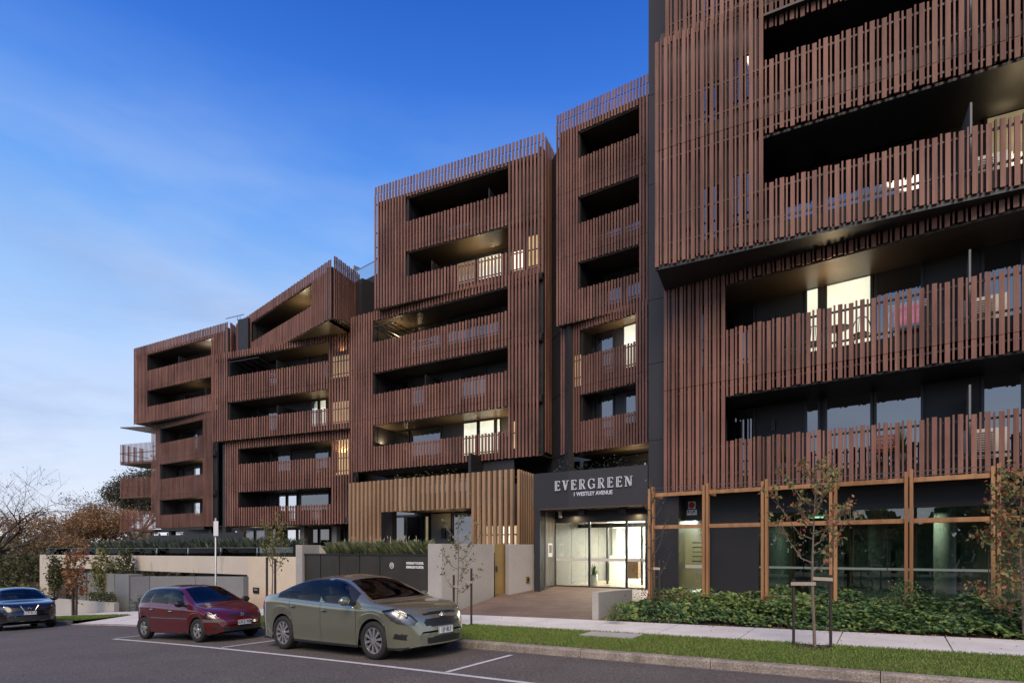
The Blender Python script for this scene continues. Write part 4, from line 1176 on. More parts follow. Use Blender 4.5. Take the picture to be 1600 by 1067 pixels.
LA = bpy.data.lights.new('corridor_light', 'AREA'); LA.energy = 130; LA.color = (0.95, 1, 0.85); LA.size = 0.5
lo = bpy.data.objects.new('corridor_light', LA); COL.objects.link(lo); lo.location = GL.p(a0 + 0.6, -1.3, 2.88); adopt(lo, bld)
# glazing with the dim shop behind
gx = [1185, 1255, 1386, 1545, 1700]
for i in range(len(gx) - 1):
    b0, b1 = g(gx[i]), min(g(gx[i + 1]), GL.L)
    mb = MB(); GL.box(mb, b0 + 0.005, b1 - 0.005, -0.08, -0.065, 0.62, 2.95); sg = mb.build('shop_glazing', M['shopglass'], bld)
    mb = MB(); GL.box(mb, b0 + 0.01, b1 - 0.01, -0.062, -0.056, 1.38, 1.44); mb.build('safety_strip', mat('frosted_strip', (0.25, 0.30, 0.27), 0.6), sg)
part('wall', M['dark'], GL, g(1240), g(1262), -0.3, -0.1, 0.62, 2.95)
M['shop'] = mat('shop_wall', (0.10, 0.13, 0.105), 0.7, var=0.2, vscale=1)
part('shop_wall', M['shop'], GL, g(1185), GL.L, -6.2, -6.0, 0.4, 3.4)
part('shop_wall', M['shop'], GL, g(1185) - 0.2, g(1185), -6, -0.21, 0.4, 3.4)
part('shop_floor', M['shop'], GL, g(1185), GL.L, -6, -0.09, 0.5, 0.61)
part('shop_ceiling', M['shop'], GL, g(1185), GL.L, -6, -0.21, 3.0, 3.05)
for p in (1476,):
    q = GL.p(GL.S(p, -1.0), -1.0, 0); mb = MB(); mb.lathe((q[0], q[1], 0), [(0.235, 0.6), (0.235, 3.0)], n=28); mb.build('column', M['concrete'], bld, smooth=True)
q = GL.p(GL.S(1370, -4), -4.2, 0); mb = MB(); mb.lathe((q[0], q[1], 0), [(0.25, 0.6), (0.25, 3.0)], n=20); mb.build('column', M['shop'], bld, smooth=True)
for i, p in enumerate((1262, 1330, 1400, 1500)):
    a = GL.S(p, -5.9); part('storage_rack', M['shop'], GL, a, a + 1.2, -5.9, -5.5, 0.62, 1.9 + 0.3 * (i % 2))
lamp_light(GL.p(GL.S(1270, -3), -3.0, 2.8), 34, (0.95, 1.0, 0.92), up=False); lamp_light(GL.p(GL.S(1440, -1.6), -0.5, 2.85), 26, (0.85, 1.0, 0.82), 0.2, up=False)
mb = MB(); q = GL.p(GL.S(1268, -3), -3.0, 2.92); mb.box(q[0] - .35, q[0] + .35, q[1] - .06, q[1] + .06, q[2], q[2] + .05); mb.build('tube_light', mat('tube_light_green', (1, 1, 1), .5, emit=(0.6, 1, 0.75), estr=2.0), bld)

# ---- emit the slats: the 300 that show largest become parts, the rest one part
def slat_area(r):
    fr, s0, s1, d0, d1, z0, z1, m = r
    q = fr.p((s0 + s1) / 2, 0, 0); px = CX + F * q[0] / q[1]
    if px < -10 or px > 1612: return 0
    t_, b_ = HY - (z1 - EYE) * F / q[1], HY - (z0 - EYE) * F / q[1]
    vis = max(0, min(b_, 1067) - max(t_, 0))
    return vis * max(0.2, (s1 - s0)) * F / q[1]
SLATS.sort(key=slat_area, reverse=True)
for i, r in enumerate(SLATS[:298]):
    mb = MB(); fr, s0, s1, d0, d1, z0, z1, m = r
    fr.box(mb, s0, s1, d0, d1, z0, z1); mb.build('slat', M[m], bld)
mb = MB(); names = ['slat', 'tan']
for (fr, s0, s1, d0, d1, z0, z1, m) in SLATS[298:]:
    mb.cur = names.index(m); fr.box(mb, s0, s1, d0, d1, z0, z1)
tag(mb.build('slat', [M['slat'], M['tan']], bld), kind='stuff')
# ------------------------------------------------------------------ walls and things along the street
def Yv(px, v): return v / (VD[0] * (px - CX) / F + VD[1])
def pv(px, v):
    Y = Yv(px, v); return ((px - CX) / F * Y, Y)
def wallseg(mb, a, b, th, z0, z1, z1b=None):
    """upright wall from a to b, th thick away from the street, top z1 at a and z1b at b"""
    a, b = np.array(a[:2], float), np.array(b[:2], float); t = (b - a) / np.linalg.norm(b - a); nrm = np.array([t[1], -t[0]])
    if nrm[1] < 0: nrm = -nrm
    z1b = z1 if z1b is None else z1b; q = nrm * th
    P = [a, b, b + q, a + q]; tops = [z1, z1b, z1b, z1]
    V = [(p[0], p[1], z0) for p in P] + [(p[0], p[1], t_) for p, t_ in zip(P, tops)]
    mb.add(V, [(0, 3, 2, 1), (4, 5, 6, 7), (0, 1, 5, 4), (1, 2, 6, 5), (2, 3, 7, 6), (3, 0, 4, 7)])
def wallthing(name, label, m, a, b, th, z0, z1, z1b=None, cat='wall', bevel=0.008, group=None):
    mb = MB(); wallseg(mb, a, b, th, z0, z1, z1b)
    return tag(mb.build(name, m, bevel=bevel), label, cat, group)

# streaked cream concrete of the basement beam
def stained(name, base, stain):
    m = mat(name, base, 0.85, var=0.07, vscale=0.7, bump=0.12, bscale=14)
    n, l = m.node_tree.nodes, m.node_tree.links; b = n['Principled BSDF']
    src = b.inputs['Base Color'].links[0].from_socket
    g = n.new('ShaderNodeNewGeometry'); mp = n.new('ShaderNodeMapping'); mp.inputs['Scale'].default_value = (0.55, 0.55, 0.22)
    l.new(g.outputs['Position'], mp.inputs[0])
    t = n.new('ShaderNodeTexNoise'); t.inputs['Scale'].default_value = 1.4; t.inputs['Detail'].default_value = 5; l.new(mp.outputs[0], t.inputs[0])
    r = n.new('ShaderNodeMapRange'); r.inputs[1].default_value, r.inputs[2].default_value = 0.60, 0.68; r.inputs[4].default_value = 0.75
    l.new(t.outputs[0], r.inputs[0])
    mx = n.new('ShaderNodeMix'); mx.data_type = 'RGBA'; mx.inputs[7].default_value = (*stain, 1)
    l.new(r.outputs[0], mx.inputs[0]); l.new(src, mx.inputs[6]); l.new(mx.outputs[2], b.inputs['Base Color'])
    return m
M['beam'] = stained('stained_concrete', (0.58, 0.52, 0.43), (0.30, 0.28, 0.265))
A0, A1, A2 = pv(62, 16.5), pv(386, 16.5), pv(463, 16.5)
bt = thing('basement_beam', 'long stained cream concrete beam spanning the basement ramp with one end pillar', 'concrete beam', (*A1, 0.75))
mb = MB(); wallseg(mb, A0, A1, 0.5, 0.72, 1.60); mb.build('beam', M['beam'], bt, bevel=0.01)
mb = MB(); wallseg(mb, A0, pv(75, 16.5), 0.6, -2.6, 0.718); mb.build('pillar', M['beam'], bt, bevel=0.01)
wallthing('garden_wall', 'smooth cream wall between the basement beam and the black hydrant cabinet', M['cream'], (A1[0] + 0.012, A1[1] - 0.008), A2, 0.5, -1.2, 1.603)
# podium deck with its dark basement behind
mb = MB()
pts = [xy(-44, 16.95), pv(463, 16.95), pv(464, 15.22), pv(688, 15.22), ((769 - CX) / F * 20.6, 20.6), ((795 - CX) / F * 21.6, 21.6), ((832 - CX) / F * 22.5, 22.5), ((832 - CX) / F * 30, 30), xy(-10, 40), xy(-44, 40)]
nP = len(pts)
mb.add([(a, b, 1.56) for a, b in pts] + [(a, b, 1.2) for a, b in pts], [tuple(range(nP)), tuple(range(2 * nP - 1, nP - 1, -1))] + [(i, nP + i, nP + (i + 1) % nP, (i + 1) % nP) for i in range(nP)])
mb.build('podium_deck', M['paver'], bld)
mb = MB(); wallseg(mb, xy(-44, 24), xy(-16, 24), 0.3, -3, 1.2); mb.build('basement_wall', M['dark'], bld)
mb = MB(); wallseg(mb, xy(-16.6, 17.6), xy(-16.6, 24), 0.3, -3, 1.2); mb.build('basement_wall', M['dark'], bld)
# glass balustrade on the beam
gb = thing('glass_balustrade', 'low frameless glass balustrade along the top of the cream beam', 'balustrade', (*A1, 1.6))
pxs = [72, 110, 150, 195, 243, 292, 343, 400, 458]
for a, b in zip(pxs, pxs[1:]):
    p, q = np.array(pv(a, 16.8)), np.array(pv(b, 16.8)); p2 = p + (q - p) * 0.01; q2 = q - (q - p) * 0.01
    mb = MB(); wallseg(mb, p2, q2, 0.014, 1.603, 2.02); pn = mb.build('glass_panel', M['rail_glass'], gb)
    mb = MB(); wallseg(mb, p2, q2, 0.02, 2.021, 2.035); mb.build('cap_rail', M['steel'], pn)
# dark privacy fence on the deck
pf = thing('privacy_fence', 'black panel fence on the podium deck behind the planter shrubs', 'fence', (*pv(233, 19), 1.56))
for (a, b, z) in ((157, 195, 2.60), (195.4, 232.6, 2.62), (233, 272, 2.86), (272.4, 312, 2.86), (312.4, 346, 2.90), (346.4, 381, 2.92)):
    mb = MB(); wallseg(mb, pv(a, 19), pv(b, 19), 0.06, 1.57, z); mb.build('fence_panel', M['dark2'], pf)
dl = thing('deck_lamp', 'small orange glowing bollard lamp on the podium deck', 'lamp', (*pv(136, 18.4), 1.56))
q = pv(136, 18.4)
mb = MB(); mb.lathe((q[0], q[1], 1.56), [(0.05, 0), (0.05, 0.24), (0.0, 0.25)], n=10); mb.build('post', M['dark2'], dl)
mb = MB(); mb.ell((q[0], q[1], 1.89), (0.10, 0.10, 0.09)); mb.build('bulb', mat('orange_bulb', (1, .6, .2), .5, emit=(1.0, 0.42, 0.08), estr=22), dl, smooth=True)
ld = bpy.data.lights.new('bulb_light', 'POINT'); ld.energy = 60; ld.color = (1, 0.55, 0.2); ld.shadow_soft_size = 0.1
lo = bpy.data.objects.new('bulb_light', ld); COL.objects.link(lo); lo.location = (q[0], q[1] - 0.2, 2.05); adopt(lo, dl)

# ramp walls and panels at the far left
wallthing('garden_wall', 'long low grey rendered wall behind the red hatchback', M['greywall'], pv(233, 14.5), pv(380, 14.5), 0.25, -2.4, 0.60, 0.78)
wallthing('garden_wall', 'short dark grey wall end beside the pale driveway', mat('dark_render', (0.15, 0.15, 0.155), 0.6, var=0.1, vscale=2), pv(204, 14.45), pv(232.6, 14.45), 0.32, -2.6, 0.53, 0.62)
wallthing('gate_pier', 'dark grey square pier at the far edge of the pale driveway', mat('pier_grey', (0.20, 0.21, 0.215), 0.5), pv(180, 15.0), pv(201, 15.0), 0.7, -2.6, 0.59)
pw = thing('panel_fence', 'row of grey metal panels lit from below beside the basement ramp', 'fence', (*pv(150, 16), -1.7))
pp = [(178.5, 15.3), (170, 15.6), (158, 15.9), (145, 16.15), (133, 16.4), (121, 16.7)]
for i, (a, b) in enumerate(zip(pp, pp[1:])):
    p, q = np.array(pv(*b)), np.array(pv(*a)); o = np.array(VD) * (0.12 if i % 2 else 0.0)
    mb = MB(); wallseg(mb, p + o, q + o - (q - p) * 0.02, 0.08, -2.3, 0.56 - i * 0.03); mb.build('fence_panel', M['steel' if False else 'greywall'], pw)
for p_ in ((160, 15.3), (176, 15.0)):
    q = pv(*p_); ld = bpy.data.lights.new('uplight', 'POINT'); ld.energy = 10; ld.color = (1, 0.93, 0.75); ld.shadow_soft_size = 0.02
    lo = bpy.data.objects.new('uplight', ld); COL.objects.link(lo); lo.location = (q[0], q[1] , -1.2); adopt(lo, pw)
wallthing('garden_wall', 'low pale concrete wall with ivy behind the black car', M['concrete'], pv(86, 13.95), pv(178, 13.95), 0.25, -2.4, -0.92, -0.80)
lf = thing('timber_fence', 'low dark brown board fence beyond the black car', 'fence', (*pv(60, 17), -1.8))
M['fencewood'] = mat('dark_fence_board', (0.06, 0.045, 0.035), 0.8, var=0.25, vscale=3)
for i in range(6):
    a, b = 33 + i * 11.7, 33 + (i + 1) * 11.7
    mb = MB(); wallseg(mb, pv(a, 17), pv(b - 0.3, 17), 0.1, -2.4, -0.44 - 0.012 * i); mb.build('board', M['fencewood'], lf)

# hydrant booster cabinet with its concrete frame and planter
wallthing('planter_wall', 'square grey concrete planter upstand at the left end of the black hydrant cabinet', M['concrete'], pv(462, 14.25), pv(472, 14.25), 0.9, -1.2, 2.10)
wallthing('planter_wall', 'grey concrete planter back wall above the black hydrant cabinet', M['concrete'], pv(470, 15.05), pv(690, 15.05), 0.15, -1.2, 2.06)
bc = thing('hydrant_cabinet', 'black metal hydrant booster cabinet with white lettering behind the grey green sedan', 'cabinet', (*pv(570, 14.35), -0.5))
mb = MB(); wallseg(mb, pv(472.3, 14.42), pv(668, 14.42), 0.5, -1.1, 1.72); mb.build('housing', M['dark2'], bc)
mb = MB(); wallseg(mb, pv(472.3, 14.33), pv(668, 14.33), 0.6, 1.722, 1.77); mb.build('top_trim', M['dark2'], bc)
M['cab'] = mat('perforated_bronze_sheet', (0.045, 0.040, 0.032), 0.4, metal=0.3, var=0.25, vscale=1.2)
jx = [473, 501, 530.5, 562, 593.6, 668]
for a, b in zip(jx, jx[1:]):
    mb = MB(); wallseg(mb, pv(a + 0.6, 14.36), pv(b - 0.6, 14.36), 0.05, -0.9, 1.715); mb.build('door', M['cab'], bc)
ud3 = Vector((UD[0], UD[1], 0))
for i, t_ in enumerate(('HYDRANT BOOSTER', 'SPRINKLER BOOSTER')):
    q = pv(648, 14.345); put_text('lettering', t_, 0.112, (q[0], q[1], 1.46 - 0.13 * i), ud3, (0, 0, 1), M['white'], bc, extrude=0.003, bold=0.004, font_scale_x=0.72)
q = pv(612, 14.345)
mb = MB()
for k in range(24):
    a0, a1 = k * math.pi / 12, (k + 1) * math.pi / 12
    V = []
    for r_, a_ in ((0.10, a0), (0.10, a1), (0.078, a1), (0.078, a0)):
        V.append((q[0] + UD[0] * r_ * math.cos(a_), q[1] + UD[1] * r_ * math.cos(a_), 1.38 + r_ * math.sin(a_)))
    mb.add(V, [(0, 1, 2, 3)])
mb.build('hydrant_symbol', M['white'], bc)
put_text('lettering', 'H', 0.12, (q[0], q[1], 1.38), ud3, (0, 0, 1), M['white'], bc, extrude=0.003, bold=0.004)

# concrete walls flanking the gate
c1_ = np.array(pv(690, 14.2)); c0_ = np.array(pv(668.5, 14.28)); e_ = np.array([(772 - CX) / F * 19.9, 19.9])
w1 = thing('concrete_wall', 'pale grey concrete wall turning the corner behind the thin staked tree', 'wall', (*c1_, 0))
mb = MB(); wallseg(mb, c0_, c1_, 0.9, -1.0, 2.10); mb.build('front_face', M['concrete'], w1, bevel=0.006)
mb = MB(); wallseg(mb, c1_ + np.array([0.004, 0.006]), e_, 0.25, -1.0, 2.096); mb.build('side_face', M['concrete'], w1, bevel=0.006)
g0 = np.array([(773 - CX) / F * 20.0, 20.0]); g1 = np.array([(794 - CX) / F * 20.15, 20.15])
gt = thing('pedestrian_gate', 'narrow bronze sheet gate between two concrete walls', 'gate', (*g0, 0.2))
mb = MB(); wallseg(mb, g0 + [0, 0.12], g1 + [0, 0.12], 0.05, 0.30, 2.12); mb.build('leaf', M['gold'], gt)
mb = MB(); wallseg(mb, g0 + [0.04, 0.06], g0 + [0.09, 0.06], 0.06, 1.15, 1.35); mb.build('handle', M['black'], gt)
w20 = np.array([(795.5 - CX) / F * 19.9, 19.9]); w21 = np.array([(834.5 - CX) / F * 20.45, 20.45])
wallthing('concrete_wall', 'grey concrete wall with a small brass box between gate and entrance', M['concrete'], w20, w21, 0.25, -0.5, 2.10)
q = w20 + (w21 - w20) * 0.72; tq = (w21 - w20) / np.linalg.norm(w21 - w20)
bx = thing('brass_box', 'small brass wall box on the concrete wall beside the entrance', 'outlet box', (q[0], q[1], 0.85))
mb = MB(); wallseg(mb, q - tq * 0.06 + [0.03, -0.045], q + tq * 0.06 + [0.03, -0.045], 0.06, 0.78, 0.98); mb.build('housing', M['gold'], bx)
mb = MB(); wallseg(mb, q - tq * 0.035 + [0.035, -0.052], q + tq * 0.035 + [0.035, -0.052], 0.01, 0.83, 0.92); mb.build('cover', M['black'], bx)
q = pv(399, 16.48)
ib = thing('intercom_box', 'small dark intercom box on the cream wall', 'intercom', (q[0], q[1], -0.1))
mb = MB(); wallseg(mb, pv(395, 16.44), pv(403.5, 16.44), 0.06, -0.12, 0.14); mb.build('housing', M['black'], ib)
mb = MB(); wallseg(mb, pv(396.5, 16.425), pv(402, 16.425), 0.01, 0.0, 0.09); mb.build('screen', M['greywall'], ib)

# entrance paving between the walls
A_, B_ = np.array(pv(700, 13.86)), np.array(pv(944, 13.86))
C_, D_ = np.array(FA.p(FA.S(1015), -rs + 0.02, 0)[:2]), np.array(FA.p(FA.S(800), -rs + 0.02, 0)[:2])
mb = MB(); V, Q = [], []; nu, nvv = 14, 12
for j in range(nvv + 1):
    for i in range(nu + 1):
        s_, t_ = i / nu, j / nvv
        p = (A_ * (1 - s_) + B_ * s_) * (1 - t_) + (D_ * (1 - s_) + C_ * s_) * t_
        z0 = ground_z(*(A_ * (1 - s_) + B_ * s_)) - 0.004
        V.append((p[0], p[1], z0 * (1 - t_) + (LZ - 0.02) * t_))
for j in range(nvv):
    for i in range(nu):
        a = j * (nu + 1) + i; Q.append((a, a + 1, a + nu + 2, a + nu + 1))
mb.add(V, Q)
def decking(name):
    m = mat(name, (0.185, 0.130, 0.098), 0.7, var=0.22, vscale=1.1, bump=0.1, bscale=60)
    n, l = m.node_tree.nodes, m.node_tree.links; b = n['Principled BSDF']; src = b.inputs['Base Color'].links[0].from_socket
    g_ = n.new('ShaderNodeNewGeometry'); mp = n.new('ShaderNodeMapping'); mp.inputs['Rotation'].default_value = (0, 0, math.radians(33))
    l.new(g_.outputs['Position'], mp.inputs[0])
    br = n.new('ShaderNodeTexBrick'); br.inputs['Scale'].default_value = 1.0; br.inputs['Brick Width'].default_value = 0.6; br.inputs['Row Height'].default_value = 0.12; br.inputs['Mortar Size'].default_value = 0.006
    br.inputs['Color1'].default_value = (0.85, 0.85, 0.85, 1); br.inputs['Color2'].default_value = (1.1, 1.1, 1.1, 1); br.inputs['Mortar'].default_value = (0.45, 0.45, 0.45, 1)
    l.new(mp.outputs[0], br.inputs[0])
    mu = n.new('ShaderNodeMix'); mu.data_type = 'RGBA'; mu.blend_type = 'MULTIPLY'; mu.inputs[0].default_value = 1
    l.new(src, mu.inputs[6]); l.new(br.outputs[0], mu.inputs[7]); l.new(mu.outputs[2], b.inputs['Base Color'])
    return m
tag(mb.build('entrance_paving', decking('brown_brick_paving')), kind='structure')
wallthing('planter_wall', 'low grey planter wall at the right side of the entrance paving', M['concrete'], pv(935, 13.9), ((988 - CX) / F * 17.35, 17.35), 0.18, -0.3, 0.80, 0.74)
# planting bed soil
mb = MB(); V, Q = [], []; nu, nvv = 30, 8
def bed(s_, t_):
    f = np.array(pv(946 + (1760 - 946) * s_, 13.87)); b_ = np.array(GL.p(GL.S(1000) + (GL.L + 1 - GL.S(1000)) * s_, 0.33, 0)[:2])
    p = f * (1 - t_) + b_ * t_
    z0 = ground_z(*f) - 0.015
    return (p[0], p[1], z0 + (0.50 - z0) * t_ ** 0.8 + 0.02 * math.sin(s_ * 61 + t_ * 9))
for j in range(nvv + 1):
    for i in range(nu + 1): V.append(bed(i / nu, j / nvv))
for j in range(nvv):
    for i in range(nu):
        a = j * (nu + 1) + i; Q.append((a, a + 1, a + nu + 2, a + nu + 1))
mb.add(V, Q); tag(mb.build('garden_bed', M['soil']), kind='structure')

# pergola of paired posts and two rows of beams
PG = DL.off(0.8)
pg = thing('timber_pergola', 'golden timber pergola frame of paired posts in front of the shop glazing', 'pergola', PG.p(PG.S(1302), 0, 0.4))
px_posts = [1018, 1103, 1195, 1302, 1420, 1556, 1722]
ss = [PG.S(p) for p in px_posts]
for i, s_ in enumerate(ss):
    for dx in (-0.083, 0.013):
        mb = MB(); PG.box(mb, s_ + dx, s_ + dx + 0.07, -0.07, 0.07, 0.35, 3.66 + (0.05 if dx > 0 else 0)); mb.build('post', M['pergola'], pg, bevel=0.006)
    mb = MB(); PG.box(mb, s_ - 0.035, s_ + 0.03, -0.82, -0.075, 3.42, 3.55); mb.build('rafter', M['pergola'], pg, bevel=0.006)
for a, b in zip(ss, ss[1:]):
    for z in (3.42, 2.50):
        mb = MB(); PG.box(mb, a + 0.088, b - 0.088, -0.04, 0.03, z, z + 0.105); mb.build('beam', M['pergola'], pg, bevel=0.006)
for z in (3.60, 3.70):
    mb = MB(); mb.tube([PG.p(ss[0], -0.3, z), PG.p(ss[-1], -0.3, z)], 0.008, 5); mb.build('wire', M['steel'], pg)

# signs, lamps and boxes on the walls
q = GL.p(GL.S(1081), 0.0, 3.2)
fs = thing('fire_panel_sign', 'small white fire panel sign with red bell above the green lit door', 'sign', q)
a = GL.S(1081, .02)
mb = MB(); GL.box(mb, a - 0.11, a + 0.11, 0.001, 0.03, 3.16, 3.38); mb.build('backing', M['white'], fs)
mb = MB(); c_ = GL.p(a, 0.03, 3.27)
for k in range(1):
    V = [];
    for kk in range(20):
        w_ = kk * math.pi / 10; V.append(GL.p(a + 0.085 * math.cos(w_), 0.05, 3.27 + 0.085 * math.sin(w_)))
    mb.add(V, [tuple(range(20))])
    V2 = [GL.p(a + 0.095 * math.cos(kk * math.pi / 10), 0.031, 3.27 + 0.095 * math.sin(kk * math.pi / 10)) for kk in range(20)]
    mb.add(V + V2, [(i, (i + 1) % 20, 20 + (i + 1) % 20, 20 + i) for i in range(20)])
mb.build('bell', M['red'], fs)
mb = MB(); GL.box(mb, a - 0.15, a + 0.15, 0.001, 0.02, 2.97, 3.13); mb.build('label_plate', M['white'], fs)
put_text('lettering', 'F.I.P.', 0.14, GL.p(a, 0.024, 3.05), Vector((GL.t[0], GL.t[1], 0)), (0, 0, 1), M['ink'], fs, extrude=0.002, bold=0.004)
q = GL.p(GL.S(1047), 0.0, 1.42)
lr = thing('status_light', 'tiny red glowing light on the charcoal wall left of the green door', 'indicator light', q)
mb = MB(); GL.box(mb, GL.S(1047) - 0.05, GL.S(1047) + 0.05, 0.001, 0.03, 1.36, 1.52); mb.build('housing', M['black'], lr)
mb = MB(); mb.ell(GL.p(GL.S(1047), 0.04, 1.44), (0.03, 0.03, 0.03)); mb.build('lens', M['ledred'], lr, smooth=True)
for k, lab in ((2, 'small black wall lamp on the upper balcony beside the bright lit window'), (1, 'small black wall lamp on the lower balcony above the street pergola')):
    a = DL.S(1209, -1.7); z = RL(k) - 1.02 + 1.62
    wl_ = thing('wall_lamp', lab, 'wall lamp', DL.p(a, -1.7, z), group='black wall lamps on the right block balconies')
    mb = MB(); DL.box(mb, a - 0.05, a + 0.05, -1.695, -1.60, z - 0.15, z + 0.15); mb.build('housing', M['black'], wl_)
    mb = MB(); DL.box(mb, a - 0.04, a + 0.04, -1.69, -1.61, z - 0.156, z - 0.15); mb.build('diffuser', M['offwhite'], wl_)
ip = thing('entry_intercom', 'white rimmed intercom panel on the taupe side wall of the entrance', 'intercom', FA.p(sa, -0.6, 1.9))
mb = MB(); FA.box(mb, sa + 0.031, sa + 0.06, -0.78, -0.50, 1.66, 2.14); mb.build('housing', M['white'], ip)
mb = MB(); FA.box(mb, sa + 0.0605, sa + 0.064, -0.74, -0.54, 1.80, 2.08); mb.build('screen', M['greywall'], ip)
cd = thing('dome_camera', 'small white dome camera under the entrance soffit', 'camera', FA.p(sa + 0.3, -0.9, 3.2))
mb = MB(); mb.ell(FA.p(sa + 0.3, -0.92, 3.10), (0.075, 0.075, 0.075)); mb.build('dome', M['white'], cd, smooth=True)
mb = MB(); FA.box(mb, sa + 0.25, sa + 0.35, -0.97, -0.87, 3.14, 3.268); mb.build('bracket', M['white'], cd)

# parking sign on a pole
q = pv(337, 10.45); gz = ground_z(*q)
sp = thing('parking_sign', 'slim galvanised pole with a narrow white parking sign at its top', 'street sign', (*q, gz))
mb = MB(); mb.lathe((q[0], q[1], 0), [(0.03, gz - 0.1), (0.03, 2.92), (0.0, 2.93)], n=12); mb.build('pole', M['galv'], sp, smooth=True)
mb = MB(); wallseg(mb, pv(333.6, 10.40), pv(340.8, 10.40), 0.006, 2.35, 2.82); mb.build('sign_plate', M['white'], sp)

# potted palm in the lobby
q = FA.p(FA.S(927, -rs - 0.8), -rs - 0.8, LZ)
po = thing('plant_pot', 'round white plant pot inside the lobby glass', 'plant pot', q)
mb = MB(); mb.lathe(q, [(0.0, 0.0), (0.13, 0.0), (0.17, 0.18), (0.165, 0.38), (0.15, 0.38), (0.15, 0.33), (0.0, 0.33)], n=24); mb.build('pot', M['white'], po, smooth=True)
M['palmleaf'] = leaf_mat('palm_leaves', [(0.03, 0.075, 0.02), (0.06, 0.12, 0.03), (0.045, 0.09, 0.03)])
def strap_plant(name, label, cat, c, n, L, w, m, spread=0.9, group=None, seg=4, rise=0.9, parent=None):
    """rosette of arching strap leaves"""
    mb = MB()
    for i in range(n):
        a = random.uniform(0, 6.283); l_ = L * random.uniform(0.6, 1.1); el = random.uniform(0.35, 1.45)
        d = np.array([math.cos(a), math.sin(a)]); q = np.array([-d[1], d[0]]); V = []
        for k in range(seg + 1):
            t = k / seg; r_ = l_ * t * math.cos(el) * spread + 0.03; z = l_ * (t * math.sin(el) * rise - 0.55 * t * t * math.cos(el) * 0.8)
            ww = w * (1 - t) ** 0.6 * (0.6 + 0.8 * t) if k < seg else 0.001
            for s_ in (-1, 1):
                V.append((c[0] + d[0] * r_ + q[0] * ww * s_, c[1] + d[1] * r_ + q[1] * ww * s_, c[2] + max(z, -0.02)))
        mb.add(V, [(2 * k, 2 * k + 1, 2 * k + 3, 2 * k + 2) for k in range(seg)])
    return tag(mb.build(name, m, parent), label, cat, group)
strap_plant('potted_palm', 'bushy green palm growing in the white lobby pot', 'house plant', (q[0], q[1], q[2] + 0.33), 70, 0.62, 0.016, M['palmleaf'])

# things on the right block's balconies
fl2, fl1 = RL(2) - 1.02, RL(1) - 1.02
def bistro_chair(px, label):
    a = DL.S(px, -0.8); c = DL.p(a, -0.8, fl2)
    t = thing('bistro_chair', label, 'chair', c, group='bistro chairs on the upper balcony')
    mb = MB(); mb.lathe((c[0], c[1], fl2 + 0.44), [(0.0, 0.02), (0.19, 0.02), (0.2, 0.0), (0.0, 0.0)], n=16); mb.build('seat', M['black'], t)
    for k in range(4):
        w_ = k * 1.571 + 0.6; mb = MB(); mb.tube([(c[0] + .15 * math.cos(w_), c[1] + .15 * math.sin(w_), fl2 + .44), (c[0] + .2 * math.cos(w_), c[1] + .2 * math.sin(w_), fl2)], 0.012, 6); mb.build('leg', M['black'], t)
    mb = MB(); pts = []
    for k in range(13):
        w_ = math.pi * k / 12; r_ = 0.21; pts.append(DL.p(a + r_ * math.cos(w_), -0.98, fl2 + 0.44 + 0.12 + 0.42 * math.sin(w_) * 1.0))
    mb.tube([DL.p(a + .2, -0.95, fl2 + .44)] + pts + [DL.p(a - .2, -0.95, fl2 + .44)], 0.013, 6)
    for dx in (-0.08, 0.08): mb.tube([DL.p(a + dx, -0.95, fl2 + .45), DL.p(a + dx * 0.6, -0.98, fl2 + 0.95)], 0.008, 5)
    mb.build('backrest', M['black'], t)
bistro_chair(1269, 'black metal bistro chair by the narrow lit window'); bistro_chair(1345, 'black metal bistro chair by the wide lit window')
c = DL.p(DL.S(1308, -0.8), -0.8, fl2)
t = thing('bistro_table', 'small round black bistro table between two chairs on the balcony', 'table', c)
mb = MB(); mb.lathe(c, [(0.0, 0.70), (0.3, 0.70), (0.3, 0.73), (0.0, 0.73)], n=20); mb.build('table_top', M['black'], t)
mb = MB(); mb.lathe(c, [(0.2, 0.0), (0.2, 0.03), (0.025, 0.05), (0.025, 0.70)], n=14); mb.build('pedestal', M['black'], t)
a = DL.S(1418, -0.8); t = thing('clothes_airer', 'folding white clothes airer on the upper balcony', 'clothes airer', DL.p(a, -0.8, fl2))
for dx in (-0.4, 0.4):
    for s_ in (-1, 1):
        mb = MB(); mb.tube([DL.p(a + dx, -0.8 - 0.25 * s_, fl2), DL.p(a + dx, -0.8 + 0.25 * s_, fl2 + 0.95)], 0.01, 5); mb.build('leg', M['white'], t)
for k in range(5):
    mb = MB(); mb.tube([DL.p(a - 0.4, -1.02 + k * 0.11, fl2 + 0.94), DL.p(a + 0.4, -1.02 + k * 0.11, fl2 + 0.94)], 0.007, 5); mb.build('rod', M['white'], t)
M['pink'] = mat('pink_towel', (0.60, 0.24, 0.38), 0.95, var=0.15, vscale=12)
mb = MB()
for k in range(10):
    x0, x1 = a - 0.28 + k * 0.055, a - 0.28 + (k + 1) * 0.055; w0, w1 = 0.02 * math.sin(k * 1.3), 0.02 * math.sin((k + 1) * 1.3)
    mb.quad(DL.p(x0, -0.72 + w0, fl2 + 0.45), DL.p(x1, -0.72 + w1, fl2 + 0.45), DL.p(x1, -0.79, fl2 + 0.96), DL.p(x0, -0.79, fl2 + 0.96))
    mb.quad(DL.p(x0, -0.79, fl2 + 0.96), DL.p(x1, -0.79, fl2 + 0.96), DL.p(x1, -0.92 + w1, fl2 + 0.6), DL.p(x0, -0.92 + w0, fl2 + 0.6))
tag(mb.build('towel', M['pink']), 'pink towel hung over the clothes airer', 'towel')
